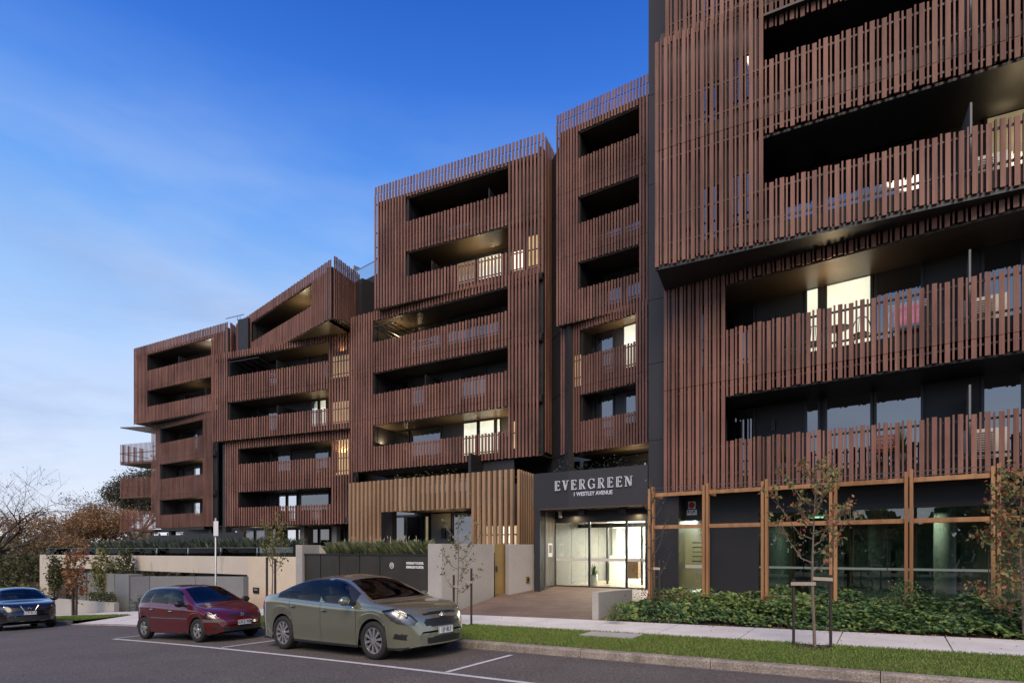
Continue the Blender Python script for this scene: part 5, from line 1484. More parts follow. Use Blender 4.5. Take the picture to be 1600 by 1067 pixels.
for k, fr, lab in ((1, DL, 'white air conditioner on the balcony just above the pergola'), (2, DL, 'white air conditioner on the balcony with the pink towel'), (3, DU, 'white air conditioner on the lowest balcony of the projecting box')):
    a = fr.S(1541, -0.85); f_ = RL(k) - 1.02
    t = thing('air_conditioner', lab, 'air conditioner', fr.p(a, -0.85, f_), group='air conditioners on the right block balconies')
    mb = MB(); fr.box(mb, a - 0.42, a + 0.42, -1.15, -0.82, f_ + 0.06, f_ + 0.80); mb.build('housing', M['offwhite'], t, bevel=0.01)
    for i in range(11):
        mb = MB(); fr.box(mb, a - 0.36, a + 0.12, -0.818, -0.806, f_ + 0.14 + i * 0.055, f_ + 0.16 + i * 0.055); mb.build('grille_bar', M['dark2'], t)
    for dx in (-0.3, 0.3):
        mb = MB(); fr.box(mb, a + dx - 0.03, a + dx + 0.03, -1.1, -0.86, f_, f_ + 0.058); mb.build('foot', M['black'], t)
for px, fr, f_, lab in ((1222, DL, fl1, 'leafy green pot plant behind the lower balustrade slats'), (1407, DL, fl1, 'leafy pot plant near the lower balcony window'), (1232, DL, fl2, 'small pot plant by the upper balcony wall lamp')):
    c = fr.p(fr.S(px, -0.5), -0.5, f_)
    t = thing('pot_plant', lab, 'pot plant', c, group='pot plants on the right block balconies')
    mb = MB(); mb.lathe(c, [(0.0, 0.0), (0.12, 0.0), (0.16, 0.32), (0.14, 0.32), (0.13, 0.26), (0.0, 0.26)], n=16); mb.build('pot', M['greywall'], t, smooth=True)
    o = strap_plant('foliage', None, None, (c[0], c[1], c[2] + 0.28), 80, 0.75 if f_ == fl1 else 0.5, 0.022, M['palmleaf'], spread=0.5, rise=1.1); adopt(o, t)
M['redwood'] = mat('red_stained_wood', (0.24, 0.07, 0.04), 0.6, var=0.2, vscale=6)
a = DL.S(1385, -0.8); t = thing('deck_chair', 'folding red stained wooden chair on the lower balcony', 'chair', DL.p(a, -0.8, fl1))
for dx in (-0.24, 0.24):
    mb = MB(); mb.tube([DL.p(a + dx, -0.5, fl1), DL.p(a + dx, -1.1, fl1 + 0.95)], 0.02, 5); mb.build('leg', M['redwood'], t)
    mb = MB(); mb.tube([DL.p(a + dx * 0.9, -1.1, fl1), DL.p(a + dx * 0.9, -0.55, fl1 + 0.55)], 0.02, 5); mb.build('leg', M['redwood'], t)
mb = MB(); DL.box(mb, a - 0.24, a + 0.24, -0.95, -0.55, fl1 + 0.42, fl1 + 0.45); mb.build('seat', M['redwood'], t)
for i in range(4):
    mb = MB(); DL.box(mb, a - 0.24, a + 0.24, -1.08 + i * 0.03, -1.05 + i * 0.03, fl1 + 0.85 - i * 0.1, fl1 + 0.92 - i * 0.1); mb.build('slat', M['redwood'], t)
# ------------------------------------------------------------------ cars
def pchip(xs, ys):
    xs, ys = np.array(xs, float), np.array(ys, float)
    o = np.argsort(xs); xs, ys = xs[o], ys[o]
    h = np.diff(xs); d = np.diff(ys) / h; m = np.zeros(len(xs))
    for i in range(1, len(xs) - 1):
        if d[i - 1] * d[i] > 0:
            w1, w2 = 2 * h[i] + h[i - 1], h[i] + 2 * h[i - 1]; m[i] = (w1 + w2) / (w1 / d[i - 1] + w2 / d[i])
    m[0], m[-1] = d[0], d[-1]
    def f(x):
        x = np.clip(np.asarray(x, float), xs[0], xs[-1]); i = np.clip(np.searchsorted(xs, x) - 1, 0, len(h) - 1)
        t = (x - xs[i]) / h[i]
        return (2 * t**3 - 3 * t**2 + 1) * ys[i] + (t**3 - 2 * t**2 + t) * h[i] * m[i] + (-2 * t**3 + 3 * t**2) * ys[i + 1] + (t**3 - t**2) * h[i] * m[i + 1]
    return f

def car_paint(name, col, flake=0.35, rough=0.3):
    m = mat(name, col, rough, metal=flake, coat=1.0, var=0.05, vscale=2)
    return m

def inpoly(x, y, P):
    r = False; j = len(P) - 1
    for i in range(len(P)):
        if (P[i][1] > y) != (P[j][1] > y) and x < (P[j][0] - P[i][0]) * (y - P[i][1]) / (P[j][1] - P[i][1]) + P[i][0]: r = not r
        j = i
    return r

def make_car(name, label, loc, heading, S, paint, pitch=0.0, size=1.0):
    """car body lofted from cross-sections, x forward, cut into panels, panes and lamps; S holds the shape"""
    root = thing(name, label, 'car', loc, 0.0)
    root.rotation_euler = (0, pitch, heading)
    root.scale = (size, size, size)
    root['local'] = 1                              # its parts are built in its own space
    ztop, zbot, zbelt, wid = (pchip(*zip(*S[k])) for k in ('top', 'bot', 'belt', 'wid'))
    xf, xr, rw, ra = S['xf'], S['xr'], S['rw'], S['ra']
    x0, x1 = S['top'][0][0], S['top'][-1][0]
    if x0 > x1: x0, x1 = x1, x0
    # stations: close together at the ends and beside the shut lines
    base = list(np.arange(x0 + 0.30, x1 - 0.30, 0.022))
    for k in range(1, 26):
        e = 0.30 * (1 - math.cos(k / 25 * math.pi / 2)); base += [x0 + e, x1 - e]
    base += [x0, x1]
    shut = S['shut']; g = 0.006
    xs = [x for x in base if all(abs(x - q) > 0.012 for q in shut)] + [q + e for q in shut for e in (-g, g)]
    xs = np.array(sorted(xs)); nx = len(xs)
    seg = (7, 9, 6, 13, 15)                       # sill-waist, waist-shoulder, shoulder, glass, roof
    nj = sum(seg) + 1
    PTS = np.zeros((nx, nj, 3))
    zc_w = rw
    for i, x in enumerate(xs):
        w = float(wid(x)); zt = float(ztop(x)); zl = float(zbot(x)); zb = min(float(zbelt(x)), zt - 0.012)
        for xa in (xf, xr):
            d = abs(x - xa)
            if d < ra: zl = max(zl, zc_w + math.sqrt(ra * ra - d * d))
        hgt = zt - zb
        ze = zb + hgt * (S.get('edge', 0.90) if hgt > 0.10 else 0.55 + 0.35 * min(1, hgt / 0.10))
        tum = S['tumble'] * (ze - zb)
        yb = w - 0.045; ye = yb - tum - 0.05 * min(1, (0.25 + hgt) )
        ye = max(0.05, ye)
        zw = max(zl + 0.03, zl + (zb - zl) * 0.42)
        zs = max(zw + 0.02, zb - S.get('shoulder', 0.13))
        K = [(w * S.get('tuck', 0.965), zl), (w, zw), (w * 0.995, zs), (yb, zb), (ye, ze), (0.0, zt)]
        row = []
        for k in range(5):
            (ya, za), (yc, zc) = K[k], K[k + 1]
            for t in np.arange(seg[k]) / seg[k]:
                y, z = ya + (yc - ya) * t, za + (zc - za) * t
                if k == 3: y += 0.035 * math.sin(math.pi * t) * min(1, hgt / 0.3)
                if k == 2: b = math.sin(math.pi * t) * 0.02; y += b
                if k == 4: z = za + (zc - za) * math.sin(t * math.pi / 2) ** 0.9; y = ya * (1 - t)
                row.append((x, y, z))
        row.append((x, 0.0, zt))
        R = np.array(row)
        # soften the section a little
        for _ in range(S.get('soft', 2)):
            R[1:-1, 1:] = 0.25 * R[:-2, 1:] + 0.5 * R[1:-1, 1:] + 0.25 * R[2:, 1:]
        # character crease along the doors and pinch at the shut lines
        for q in shut:
            if abs(x - q) < g * 0.5: R[:sum(seg[:3]), 1] -= 0.008
        PTS[i] = R
    # plan rounding of nose and tail: corners swept back
    for end, amt, pw in ((1, S['sweep_f'], 2.6), (-1, S['sweep_r'], 3.0)):
        xe = x1 if end > 0 else x0
        for i, x in enumerate(xs):
            d = abs(x - xe)
            if d < 0.9:
                k = (1 - d / 0.9) ** 2
                PTS[i, :, 0] -= end * amt * k * np.abs(PTS[i, :, 1] / max(S['wmax'], 0.1)) ** pw
    je = np.cumsum((0,) + seg)                    # row index at the section keys
    glass_top = je[4]
    def cls(i, j):
        """panel of the quad between stations i,i+1 and rows j,j+1"""
        c = (PTS[i, j] + PTS[i + 1, j] + PTS[i, j + 1] + PTS[i + 1, j + 1]) / 4
        x, y, z = c; xm = (xs[i] + xs[i + 1]) / 2
        e1 = PTS[i + 1, j] - PTS[i, j]; e2 = PTS[i, j + 1] - PTS[i, j]
        n = np.cross(e1, e2); n = n / (np.linalg.norm(n) + 1e-9)
        isshut = any(abs(xm - q) < g * 0.9 for q in shut)
        h = float(ztop(xm) - zbelt(xm))
        if je[3] <= j < glass_top and h > 0.13:
            f = (j + 0.5 - je[3]) / seg[3]
            for (a, b, sl, kind) in S['sidewin']:
                if a + sl * f < xm < b + sl * f and 0.08 < f < 0.93: return kind
            if S['pillar'][0] < xm < S['pillar'][1] and not (-.14 < xm < .0): return 'trim'
        if j >= glass_top:
            f = (j + 0.5 - glass_top) / seg[4]
            if S['ws'][0] < xm < S['ws'][1] and f > 0.10: return 'windscreen'
            if S['rwin'][0] < xm < S['rwin'][1] and f > 0.14: return 'rear_window'
        for nm, P, ym, xmin in S['front']:
            if xm > xmin:
                if inpoly(abs(y), z, P) and ym[0] <= abs(y) <= ym[1]: return nm
        for nm, P in S['sidepoly']:
            if j < je[4] and inpoly(xm, z, P): return nm
        if isshut and j < je[3] : 
            return 'trim'
        if j < je[3]:
            for k, (a, b) in enumerate(S['doors']):
                if a + g < xm < b - g and z > S['doorz']: return 'door%d' % k
        if z < S.get('skirt', 0.0): return 'trim'
        return 'body'
    faces = {}
    for i in range(nx - 1):
        for j in range(nj - 1):
            faces.setdefault(cls(i, j), []).append((i, j))
    # vertex normals of the whole half shell, so panels shade as one surface
    def emit(nm, quads, m, parent, sides=(1, -1), both=True):
        obs = []
        groups = [sides] if both else [(s,) for s in sides]
        for grp in groups:
            V, Q, idx = [], [], {}
            for s in grp:
                for (i, j) in quads:
                    f = []
                    for (a, b) in ((i, j), (i + 1, j), (i + 1, j + 1), (i, j + 1)):
                        key = (s if b < nj - 1 else 0, a, b)
                        if key not in idx:
                            p = PTS[a, b]; idx[key] = len(V); V.append((p[0], -p[1] * s, p[2]))
                        f.append(idx[key])
                    Q.append(f if s > 0 else f[::-1])
            me = bpy.data.meshes.new(nm); me.from_pydata(V, [], Q)
            o = finish(me, nm, m, parent, smooth=True); obs.append(o)
        return obs
    parts = {}
    # end caps close nose and tail
    body_q = faces.pop('body')
    V, Q, idx = [], [], {}
    body = emit('body', body_q, paint, root)[0]
    for i in (0, nx - 1):
        bm_caps = MB()
        for j in range(je[3]):
            a, b = PTS[i, j], PTS[i, j + 1]
            P = [(a[0], -a[1], a[2]), (a[0], a[1], a[2]), (b[0], b[1], b[2]), (b[0], -b[1], b[2])]
            n_ = 8
            # follow the plan curve across the width
            rows = []
            for q in (a, b):
                rr = []
                for k in range(n_ + 1):
                    y = q[1] * (1 - 2 * k / n_); xx = q[0] + (S['sweep_f'] if i else -S['sweep_r']) * (abs(q[1] / S['wmax']) ** 2.6 - abs(y / S['wmax']) ** 2.6) * 1.0
                    rr.append((xx, y, q[2]))
                rows.append(rr)
            for k in range(n_):
                zc = (a[2] + b[2]) / 2; yc = abs(a[1] * (1 - 2 * (k + 0.5) / n_))
                nm = 'body'
                if i:
                    for nn, P_, ym, xmin in S['front']:
                        if inpoly(yc, zc, P_): nm = nn; break
                bm_caps.cur = {'body': 0}.get(nm, 1)
                bm_caps.add([rows[0][k], rows[0][k + 1], rows[1][k + 1], rows[1][k]], [(0, 1, 2, 3) if i == 0 else (3, 2, 1, 0)])
        bm_caps.build('front_bumper' if i else 'rear_bumper', [paint, M['black']], root, smooth=False)
    MATS = {'glass': M['carglass'], 'windscreen': M['carglass'], 'rear_window': M['carglass'], 'trim': M['black'], 'grille': M['black'], 'intake': M['black'],
            'fog_recess': M['black'], 'headlight': M['headlight'], 'taillight': M['taillight'], 'bumper_strip': M['bumpergrey'], 'side_strip': M['bumpergrey'], 'chrome_bar': M['chrome']}
    for nm, q in faces.items():
        if nm.startswith('door'):
            obs = emit('door', q, paint, root, both=False); parts[nm] = obs
        elif nm.startswith('win'):
            emit('side_window', q, M['carglass'], root, both=False)
        elif nm == 'headlight':
            emit('headlight', q, M['lampglass'], root, both=False)
            keep = PTS.copy(); used = {(a + di, b + dj) for a, b in q for di in (0, 1) for dj in (0, 1)}
            for (a, b) in used: PTS[a, b] -= [0.055, 0.05, 0.0]
            emit('lamp_housing', q, M['headlight'], root, both=False); PTS[:] = keep
        elif nm in ('taillight', 'fog_recess'):
            emit(nm, q, MATS[nm], root, both=False)
        elif nm == 'trim':
            left = set(q)
            while left:
                st = [left.pop()]; comp = list(st)
                while st:
                    a, b = st.pop()
                    for nb in ((a + 1, b), (a - 1, b), (a, b + 1), (a, b - 1)):
                        if nb in left: left.remove(nb); st.append(nb); comp.append(nb)
                emit('black_trim', comp, M['black'], root, both=False)
        else:
            emit({'glass': 'side_window', 'trim': 'black_trim'}.get(nm, nm), q, MATS[nm], root)
    # handles on the doors
    for k, (a, b) in enumerate(S['doors']):
        for si, s in enumerate((1, -1)):
            if 'door%d' % k not in parts: continue
            hx = a + 0.13; i = int(np.argmin(abs(xs - hx))); hz = float(zbelt(hx)) - S['hz']
            col = PTS[i][:je[3] + 1]; y = float(np.interp(hz, col[:, 2], col[:, 1]))
            mb = MB(); mb.ell((hx, -s * (y + 0.022), hz), (0.085, 0.018, 0.016), 12, 6)
            mb.build('handle', paint if S['handle_paint'] else M['chrome'], parts['door%d' % k][si], smooth=True)
            mb = MB(); mb.ell((hx, -s * (y + 0.0), hz - 0.004), (0.06, 0.008, 0.032), 12, 6)
            mb.build('handle_cup', M['black'], parts['door%d' % k][si], smooth=True)
    # wheels
    for xa in (xf, xr):
        for s in (1, -1):
            yo = float(wid(xa)) - 0.015; wt = S['tw']
            cy = -s * (yo - wt / 2)
            w = bpy.data.objects.new('wheel', None); COL.objects.link(w); w.parent = root; w.location = (xa, cy, rw)
            mb = MB(); rr = S['rim']
            mb.lathe((0, 0, 0), [(rr, -wt / 2 + 0.01), (rr + 0.03, -wt / 2), (rw - 0.025, -wt / 2 + 0.004), (rw - 0.004, -wt / 2 + 0.03), (rw, -wt / 4), (rw, wt / 4), (rw - 0.004, wt / 2 - 0.03), (rw - 0.025, wt / 2 - 0.004), (rr + 0.03, wt / 2), (rr, wt / 2 - 0.01), (rr - 0.01, wt / 2 - 0.06), (rr - 0.01, -wt / 2 + 0.06), (rr, -wt / 2 + 0.01)], 'y', 40)
            mb.build('tyre', M['rubber'], w, smooth=True)
            mb = MB(); f = -s * (wt / 2 - 0.022)
            mb.lathe((0, 0, 0), [(rr - 0.004, f), (rr - 0.022, f * 1.0), (rr - 0.03, f * 0.55)], 'y', 40)
            mb.lathe((0, 0, 0), [(0.0, f * 1.02), (0.05, f * 1.0), (0.062, f * 0.75)], 'y', 20)
            ns = S['spokes']
            for k in range(ns):
                a = 2 * math.pi * k / ns + 0.2; hw0, hw1 = S['spw']
                for (r0, r1, b0, b1) in ((0.045, rr - 0.015, hw0, hw1),):
                    c, sn = math.cos(a), math.sin(a); T = np.array([-sn, 0, c]); Rr = np.array([c, 0, sn])
                    P = []
                    for d in (1.0, 0.6):
                        for (r_, b_) in ((r0, -b0), (r1, -b1), (r1, b1), (r0, b0)):
                            P.append(Rr * r_ + T * b_ + np.array([0, f * d * (1.0 if r_ < 0.1 else 0.97), 0]))
                    mb.add(P, [(0, 1, 2, 3), (4, 7, 6, 5), (0, 4, 5, 1), (1, 5, 6, 2), (2, 6, 7, 3), (3, 7, 4, 0)])
            mb.build('rim', M['alloy'], w)
            mb = MB(); mb.lathe((0, 0, 0), [(0.0, f * 0.2), (rr - 0.012, f * 0.2)], 'y', 32)
            mb.build('brake_disc', M['brake'], w)
            mb = MB()                              # wheel housing
            n_ = 20; V, Q = [], []
            for k in range(n_ + 1):
                a = math.pi * k / n_ ; zz = max(0.17, zc_w + (ra + 0.004) * math.sin(a)); xx = xa + (ra + 0.004) * math.cos(a)
                V += [(xx, -s * (yo - 0.02), zz), (xx, -s * (yo - 0.42), zz)]
            for k in range(n_): Q.append((2 * k, 2 * k + 1, 2 * k + 3, 2 * k + 2))
            V += [(xa, -s * (yo - 0.42), rw)]
            Q += [(2 * k + 1, 2 * n_ + 2, 2 * k + 3) for k in range(n_)]
            mb.add(V, Q); mb.build('wheel_housing', M['rubber'], root)
    # floor, cabin, seats, dashboard, wheel
    wm = S['wmax']
    mb = MB(); mb.box(x0 + 0.25, x1 - 0.3, -wm * 0.9, wm * 0.9, 0.19, 0.215); mb.build('floor_pan', M['rubber'], root)
    cb = S['cab']
    mb = MB(); mb.box(cb[0], cb[1], -wm + 0.17, wm - 0.17, 0.30, 0.36); mb.build('cabin_floor', M['cabin'], root)
    zdash = float(zbelt(cb[1])) - 0.03
    mb = MB(); mb.box(cb[1] - 0.38, cb[1] - 0.02, -wm + 0.16, wm - 0.16, 0.5, zdash); mb.build('dashboard', M['cabin'], root, bevel=0.05)
    for yy in (0.36, -0.36):
        for nm_, sx in (('seat', S['seats'][0]), ('seat', S['seats'][1])):
            mb = MB(); mb.box(sx - 0.22, sx + 0.28, yy - 0.24, yy + 0.24, 0.40, 0.56)
            mb.box3((sx - 0.24, yy - 0.23, 0.52), (0.16, 0, 0), (0, 0.46, 0), (-0.16, 0, 0.55))
            mb.box3((sx - 0.395, yy - 0.12, 1.09), (0.09, 0, 0), (0, 0.24, 0), (-0.04, 0, 0.16))
            mb.build('seat', M['seatcloth'], root, bevel=0.035)
    mb = MB(); c = (cb[1] - 0.50, -0.36, zdash - 0.05); pts = []
    for k in range(21):
        a = 2 * math.pi * k / 20; pts.append((c[0] + 0.06 * math.sin(a), c[1] + 0.18 * math.cos(a), c[2] + 0.175 * math.sin(a)))
    mb.tube(pts, 0.014, 6, cap=False); mb.build('steering_wheel', M['black'], root)
    mb = MB(); mb.box(S['ws'][0] + 0.10, S['ws'][0] + 0.13, -0.11, 0.11, float(ztop(S['ws'][0])) - 0.13, float(ztop(S['ws'][0])) - 0.065); mb.build('rear_view_mirror', M['black'], root)
    # door mirrors
    for s in (1, -1):
        mx_, mz = S['mirror']; i = int(np.argmin(abs(xs - mx_))); y = float(PTS[i, je[3], 1])
        mb = MB(); mb.ell((mx_ - 0.01, -s * (y + 0.15), mz), (0.07, 0.125, 0.085), 16, 10)
        mm = mb.build('mirror', paint if S['handle_paint'] else M['black'], root, smooth=True)
        mb = MB(); mb.tube([(mx_ + 0.03, -s * (y - 0.02), mz - 0.07), (mx_ + 0.01, -s * (y + 0.08), mz - 0.045)], 0.03, 8); mb.build('bracket', M['black'], mm)
    # wipers
    for yy in (-0.55, 0.05):
        p0 = (S['ws'][1] - 0.02, yy, float(ztop(S['ws'][1] - 0.02)) - 0.01); mb = MB(); pts = []
        for k in range(6):
            xx = S['ws'][1] - 0.04 - 0.02 * k; y = yy + 0.11 * k
            pts.append((xx, y, float(ztop(xx)) + 0.004 - 0.06 * (abs(y) / 0.7) ** 2))
        mb.tube(pts, 0.008, 5); mb.build('wiper', M['black'], root)
    # number plate and emblem
    px_, pz = S['plate']
    mb = MB(); mb.box(px_ - 0.012, px_, -0.186, 0.186, pz - 0.067, pz + 0.067); pl = mb.build('number_plate', M['plate'], root, bevel=0.004)
    mb = MB()
    for a in ((-0.186, 0.186, 0.059, 0.067), (-0.186, 0.186, -0.067, -0.059), (-0.186, -0.178, -0.059, 0.059), (0.178, 0.186, -0.059, 0.059)):
        mb.box(px_ + 0.0005, px_ + 0.002, a[0], a[1], pz + a[2], pz + a[3])
    mb.build('plate_border', M['ink'], pl)
    me = text_mesh(S['plate_text'], 0.118, 0.002, 0.74, 1.05, 0.0)
    me.transform(Matrix(((0, 0, 1, px_ + 0.003), (1, 0, 0, 0), (0, 1, 0, pz), (0, 0, 0, 1)))); me.materials.clear()
    finish(me, 'plate_text', M['ink'], pl)
    ex, ez, er = S['emblem']
    mb = MB(); mb.lathe((ex, 0, ez), [(er, 0.0), (er, 0.012), (er * 0.8, 0.016), (er * 0.78, 0.008)], 'x', 24)
    if S['emblem_kind'] == 'lion':                 # rearing animal in a ring
        for P in (((-.5, -.5), (.1, .5)), ((-.2, -.1), (.55, .15)), ((-.1, .45), (.5, .5)), ((.0, -.6), (.35, -.1)), ((-.5, .2), (-.2, .55))):
            mb.tube([(ex + 0.012, P[0][0] * er, ez + P[0][1] * er), (ex + 0.012, P[1][0] * er, ez + P[1][1] * er)], er * 0.13, 5)
    else:                                          # ring with a cross bar in a V of chrome
        mb.box(ex, ex + 0.018, -er * 1.25, er * 1.25, ez - er * 0.2, ez + er * 0.2)
        for s in (1, -1): mb.tube([(ex - 0.03, s * 0.26, ez + 0.10), (ex + 0.004, s * 0.15, ez - 0.10), (ex + 0.004, 0.0, ez - 0.115)], 0.016, 6)
    mb.build('emblem', M['chrome'], root)
    # aerial on the roof
    if S.get('aerial'):
        ax, al, lean = S['aerial']; z = float(ztop(ax)); mb = MB(); mb.tube([(ax, S.get('aerial_y', 0), z - 0.01), (ax - lean, S.get('aerial_y', 0), z + al)], [0.006, 0.003], 5); mb.build('aerial', M['black'], root)
    # headlamp bulbs behind their covers
    for s in (1, -1):
        for (lx, ly, lz, lr_) in S['bulbs']:
            mb = MB(); mb.ell((lx, -s * ly, lz), (0.02, lr_, lr_), 14, 8); mb.build('lamp_reflector', M['chrome'], root, smooth=True)
    for (P0, P1, r_) in S.get('strips', ()):
        for s in (1, -1):
            pts = []
            for k in range(25):
                x = P0[0] + (P1[0] - P0[0]) * k / 24; z = P0[1] + (P1[1] - P0[1]) * k / 24 + (float(zbelt(x)) if S.get('strip_belt') else 0)
                i = int(np.argmin(abs(xs - x))); col = PTS[i][:je[4] + 1]; o_ = np.argsort(col[:, 2]); y = float(np.interp(z, col[o_, 2], col[o_, 1]))
                pts.append((x, -s * (y + 0.004), z))
            mb = MB(); mb.tube(pts, r_, 6); mb.build('side_moulding', S['strip_mat'], root, smooth=True)
    return root

M['headlight'] = mat('headlamp_cover', (0.22, 0.225, 0.235), 0.3, metal=0.7, var=0.5, vscale=14)
M['lampglass'] = glass_mat('lamp_cover', (0.92, 0.94, 0.96), 1.4, 0.02, 0.02)
M['bumpergrey'] = mat('faded_grey_plastic', (0.10, 0.095, 0.09), 0.6)
M['brake'] = mat('brake_steel', (0.09, 0.09, 0.09), 0.5, metal=0.5)
M['sedan'] = car_paint('sage_metallic', (0.26, 0.27, 0.195), 0.6, 0.22)
M['redcar'] = car_paint('cherry_red', (0.105, 0.006, 0.007), 0.25, 0.28)
M['blackcar'] = car_paint('black_metallic', (0.012, 0.012, 0.018), 0.3, 0.2)

def heading_of(a, b): return math.atan2(b[1] - a[1], b[0] - a[0])
def place(fr, rr, S, k=1.0):
    """root position and heading from the ground contacts of the near-side front and rear wheels"""
    a, b = np.array(fr[:2]), np.array(rr[:2])
    h = heading_of(b, a); f = np.array([math.cos(h), math.sin(h)]); left = np.array([-f[1], f[0]])
    wb = S['xf'] - S['xr']
    mid = a * 0.5 + b * 0.5
    c = mid - f * k * (S['xf'] + S['xr']) / 2 + left * k * (S['wmax'] - 0.12)
    zf, zr = road_z(*(a)), road_z(*(b))
    pitch = -math.atan2(zf - zr, np.linalg.norm(a - b))
    return (c[0], c[1], (zf + zr) / 2), h, pitch

SED = dict(xf=1.3425, xr=-1.3425, rw=0.335, ra=0.385, rim=0.235, tw=0.215, spokes=10, spw=(0.012, 0.030), wmax=0.895,
    top=[(-2.33, .56), (-2.315, .72), (-2.28, .90), (-2.20, 1.055), (-2.05, 1.085), (-1.80, 1.10), (-1.62, 1.135), (-1.2, 1.305), (-0.80, 1.425), (-.40, 1.472), (-.05, 1.478), (.25, 1.445), (.42, 1.395), (.80, 1.215), (1.18, 1.03), (1.32, .995), (1.70, .955), (1.95, .905), (2.08, .855), (2.17, .78), (2.235, .67), (2.265, .57), (2.275, .50)],
    bot=[(-2.33, .34), (-2.2, .27), (-1.8, .22), (0, .19), (1.8, .19), (2.1, .20), (2.275, .25)],
    belt=[(-2.33, .53), (-2.28, .84), (-2.15, 1.00), (-1.6, 1.045), (-1.0, 1.02), (0, .965), (.9, .935), (1.3, .93), (1.75, .885), (2.05, .79), (2.2, .66), (2.275, .47)],
    wid=[(-2.33, .66), (-2.25, .76), (-2.05, .835), (-1.6, .885), (-.5, .895), (.6, .895), (1.4, .89), (1.8, .865), (2.05, .80), (2.2, .70), (2.275, .56)],
    tumble=0.50, edge=0.88, sweep_f=0.34, sweep_r=0.16, shut=(-1.05, -.08, 0.93), doors=((-1.05, -.08), (-.08, .93)), doorz=0.33, hz=0.13,
    sidewin=((-1.50, -1.15, .12, 'win0'), (-1.11, -.14, .04, 'win1'), (-.01, .96, -.52, 'win2')), pillar=(-1.6, 0.9),
    ws=(.40, 1.16), rwin=(-1.58, -.86), mirror=(.80, 1.02), cab=(-1.5, 1.15), seats=(.05, -.85),
    front=[('grille', [(0, .565), (.40, .575), (.46, .64), (.42, .705), (0, .72)], (0, .5), 2.05), ('grille', [(0, .765), (.40, .76), (.42, .80), (0, .815)], (0, .45), 1.95), ('intake', [(0, .27), (.44, .28), (.36, .385), (0, .40)], (0, .5), 2.02)],
    sidepoly=[('headlight', [(1.60, .865), (1.95, .665), (2.225, .61), (2.24, .70), (2.15, .795), (1.90, .90)]), ('fog_recess', [(1.93, .38), (2.17, .36), (2.20, .46), (1.97, .475)]), ('taillight', [(-2.32, .82), (-2.12, .84), (-1.98, .97), (-2.2, 1.02), (-2.33, .98)])],
    handle_paint=True, plate=(2.285, .49), plate_text='1JF·8LF', emblem=(2.19, .745, .058), emblem_kind='lion', aerial=(-.72, .30, .16), bulbs=((1.86, .70, .775, .055), (1.96, .62, .755, .05)), skirt=.235,
    strips=(((-1.50, -.035), (.86, -.035), .008),), strip_belt=True, strip_mat=M['chrome'])
fr_, rr_ = gp(590, 1029.5), gp(447, 1013)
L_, H_, P_ = place(fr_, rr_, SED, 1.085)
make_car('sedan_car', 'grey green metallic four door sedan parked at the kerb', L_, H_, SED, M['sedan'], P_, 1.085)

HAT = dict(xf=1.22, xr=-1.223, rw=0.292, ra=0.335, rim=0.185, tw=0.18, spokes=5, spw=(0.022, 0.048), wmax=0.804,
    top=[(-1.745, .50), (-1.735, .66), (-1.71, .82), (-1.66, .97), (-1.52, 1.21), (-1.36, 1.345), (-1.1, 1.395), (-.5, 1.42), (.0, 1.405), (.22, 1.365), (.36, 1.30), (.65, 1.135), (.98, .955), (1.12, .915), (1.45, .84), (1.70, .755), (1.83, .68), (1.92, .60), (1.97, .50), (1.985, .42)],
    bot=[(-1.745, .32), (-1.5, .24), (0, .21), (1.5, .20), (1.85, .21), (1.985, .26)],
    belt=[(-1.745, .47), (-1.70, .80), (-1.62, .93), (-1.0, .945), (0, .905), (.8, .875), (1.12, .85), (1.5, .77), (1.75, .68), (1.9, .57), (1.985, .40)],
    wid=[(-1.745, .60), (-1.68, .70), (-1.5, .765), (-1.1, .795), (0, .804), (1.2, .80), (1.55, .775), (1.78, .71), (1.92, .62), (1.985, .52)],
    tumble=0.42, edge=0.89, sweep_f=0.30, sweep_r=0.16, shut=(-.86, .02, .90), doors=((-.86, .02), (.02, .90)), doorz=0.31, hz=0.135,
    sidewin=((-1.50, -.94, .18, 'win0'), (-.86, -.05, .06, 'win1'), (.07, .88, -.50, 'win2')), pillar=(9, 9.1),
    ws=(.26, .97), rwin=(-1.64, -1.38), mirror=(.74, .96), cab=(-1.2, .97), seats=(.02, -.82),
    front=[('grille', [(0, .60), (.34, .60), (.40, .65), (0, .68)], (0, .42), 1.75), ('intake', [(0, .25), (.50, .26), (.46, .35), (0, .36)], (0, .55), 1.8)],
    sidepoly=[('headlight', [(1.60, .60), (1.88, .585), (1.90, .66), (1.78, .715), (1.62, .70)]), ('bumper_strip', [(1.40, .50), (2.02, .495), (2.02, .555), (1.40, .575)]), ('taillight', [(-1.75, .70), (-1.60, .72), (-1.62, .90), (-1.75, .90)]), ('fog_recess', [(1.80, .31), (1.96, .32), (1.97, .38), (1.82, .39)])],
    handle_paint=False, plate=(2.005, .455), plate_text='OKZ·908', emblem=(1.90, .645, .045), emblem_kind='lion', aerial=(-.05, .42, .10), aerial_y=0.0, bulbs=((1.73, .58, .65, .055),), skirt=.225,
    strips=(((-.80, .585), (.84, .575), .016),), strip_mat=M['bumpergrey'])
fr_, rr_ = gp(310, 1002.5), gp(232.5, 997.5)
L_, H_, P_ = place(fr_, rr_, HAT)
make_car('hatchback_car', 'cherry red five door hatchback parked behind the grey green sedan', L_, H_, HAT, M['redcar'], P_)

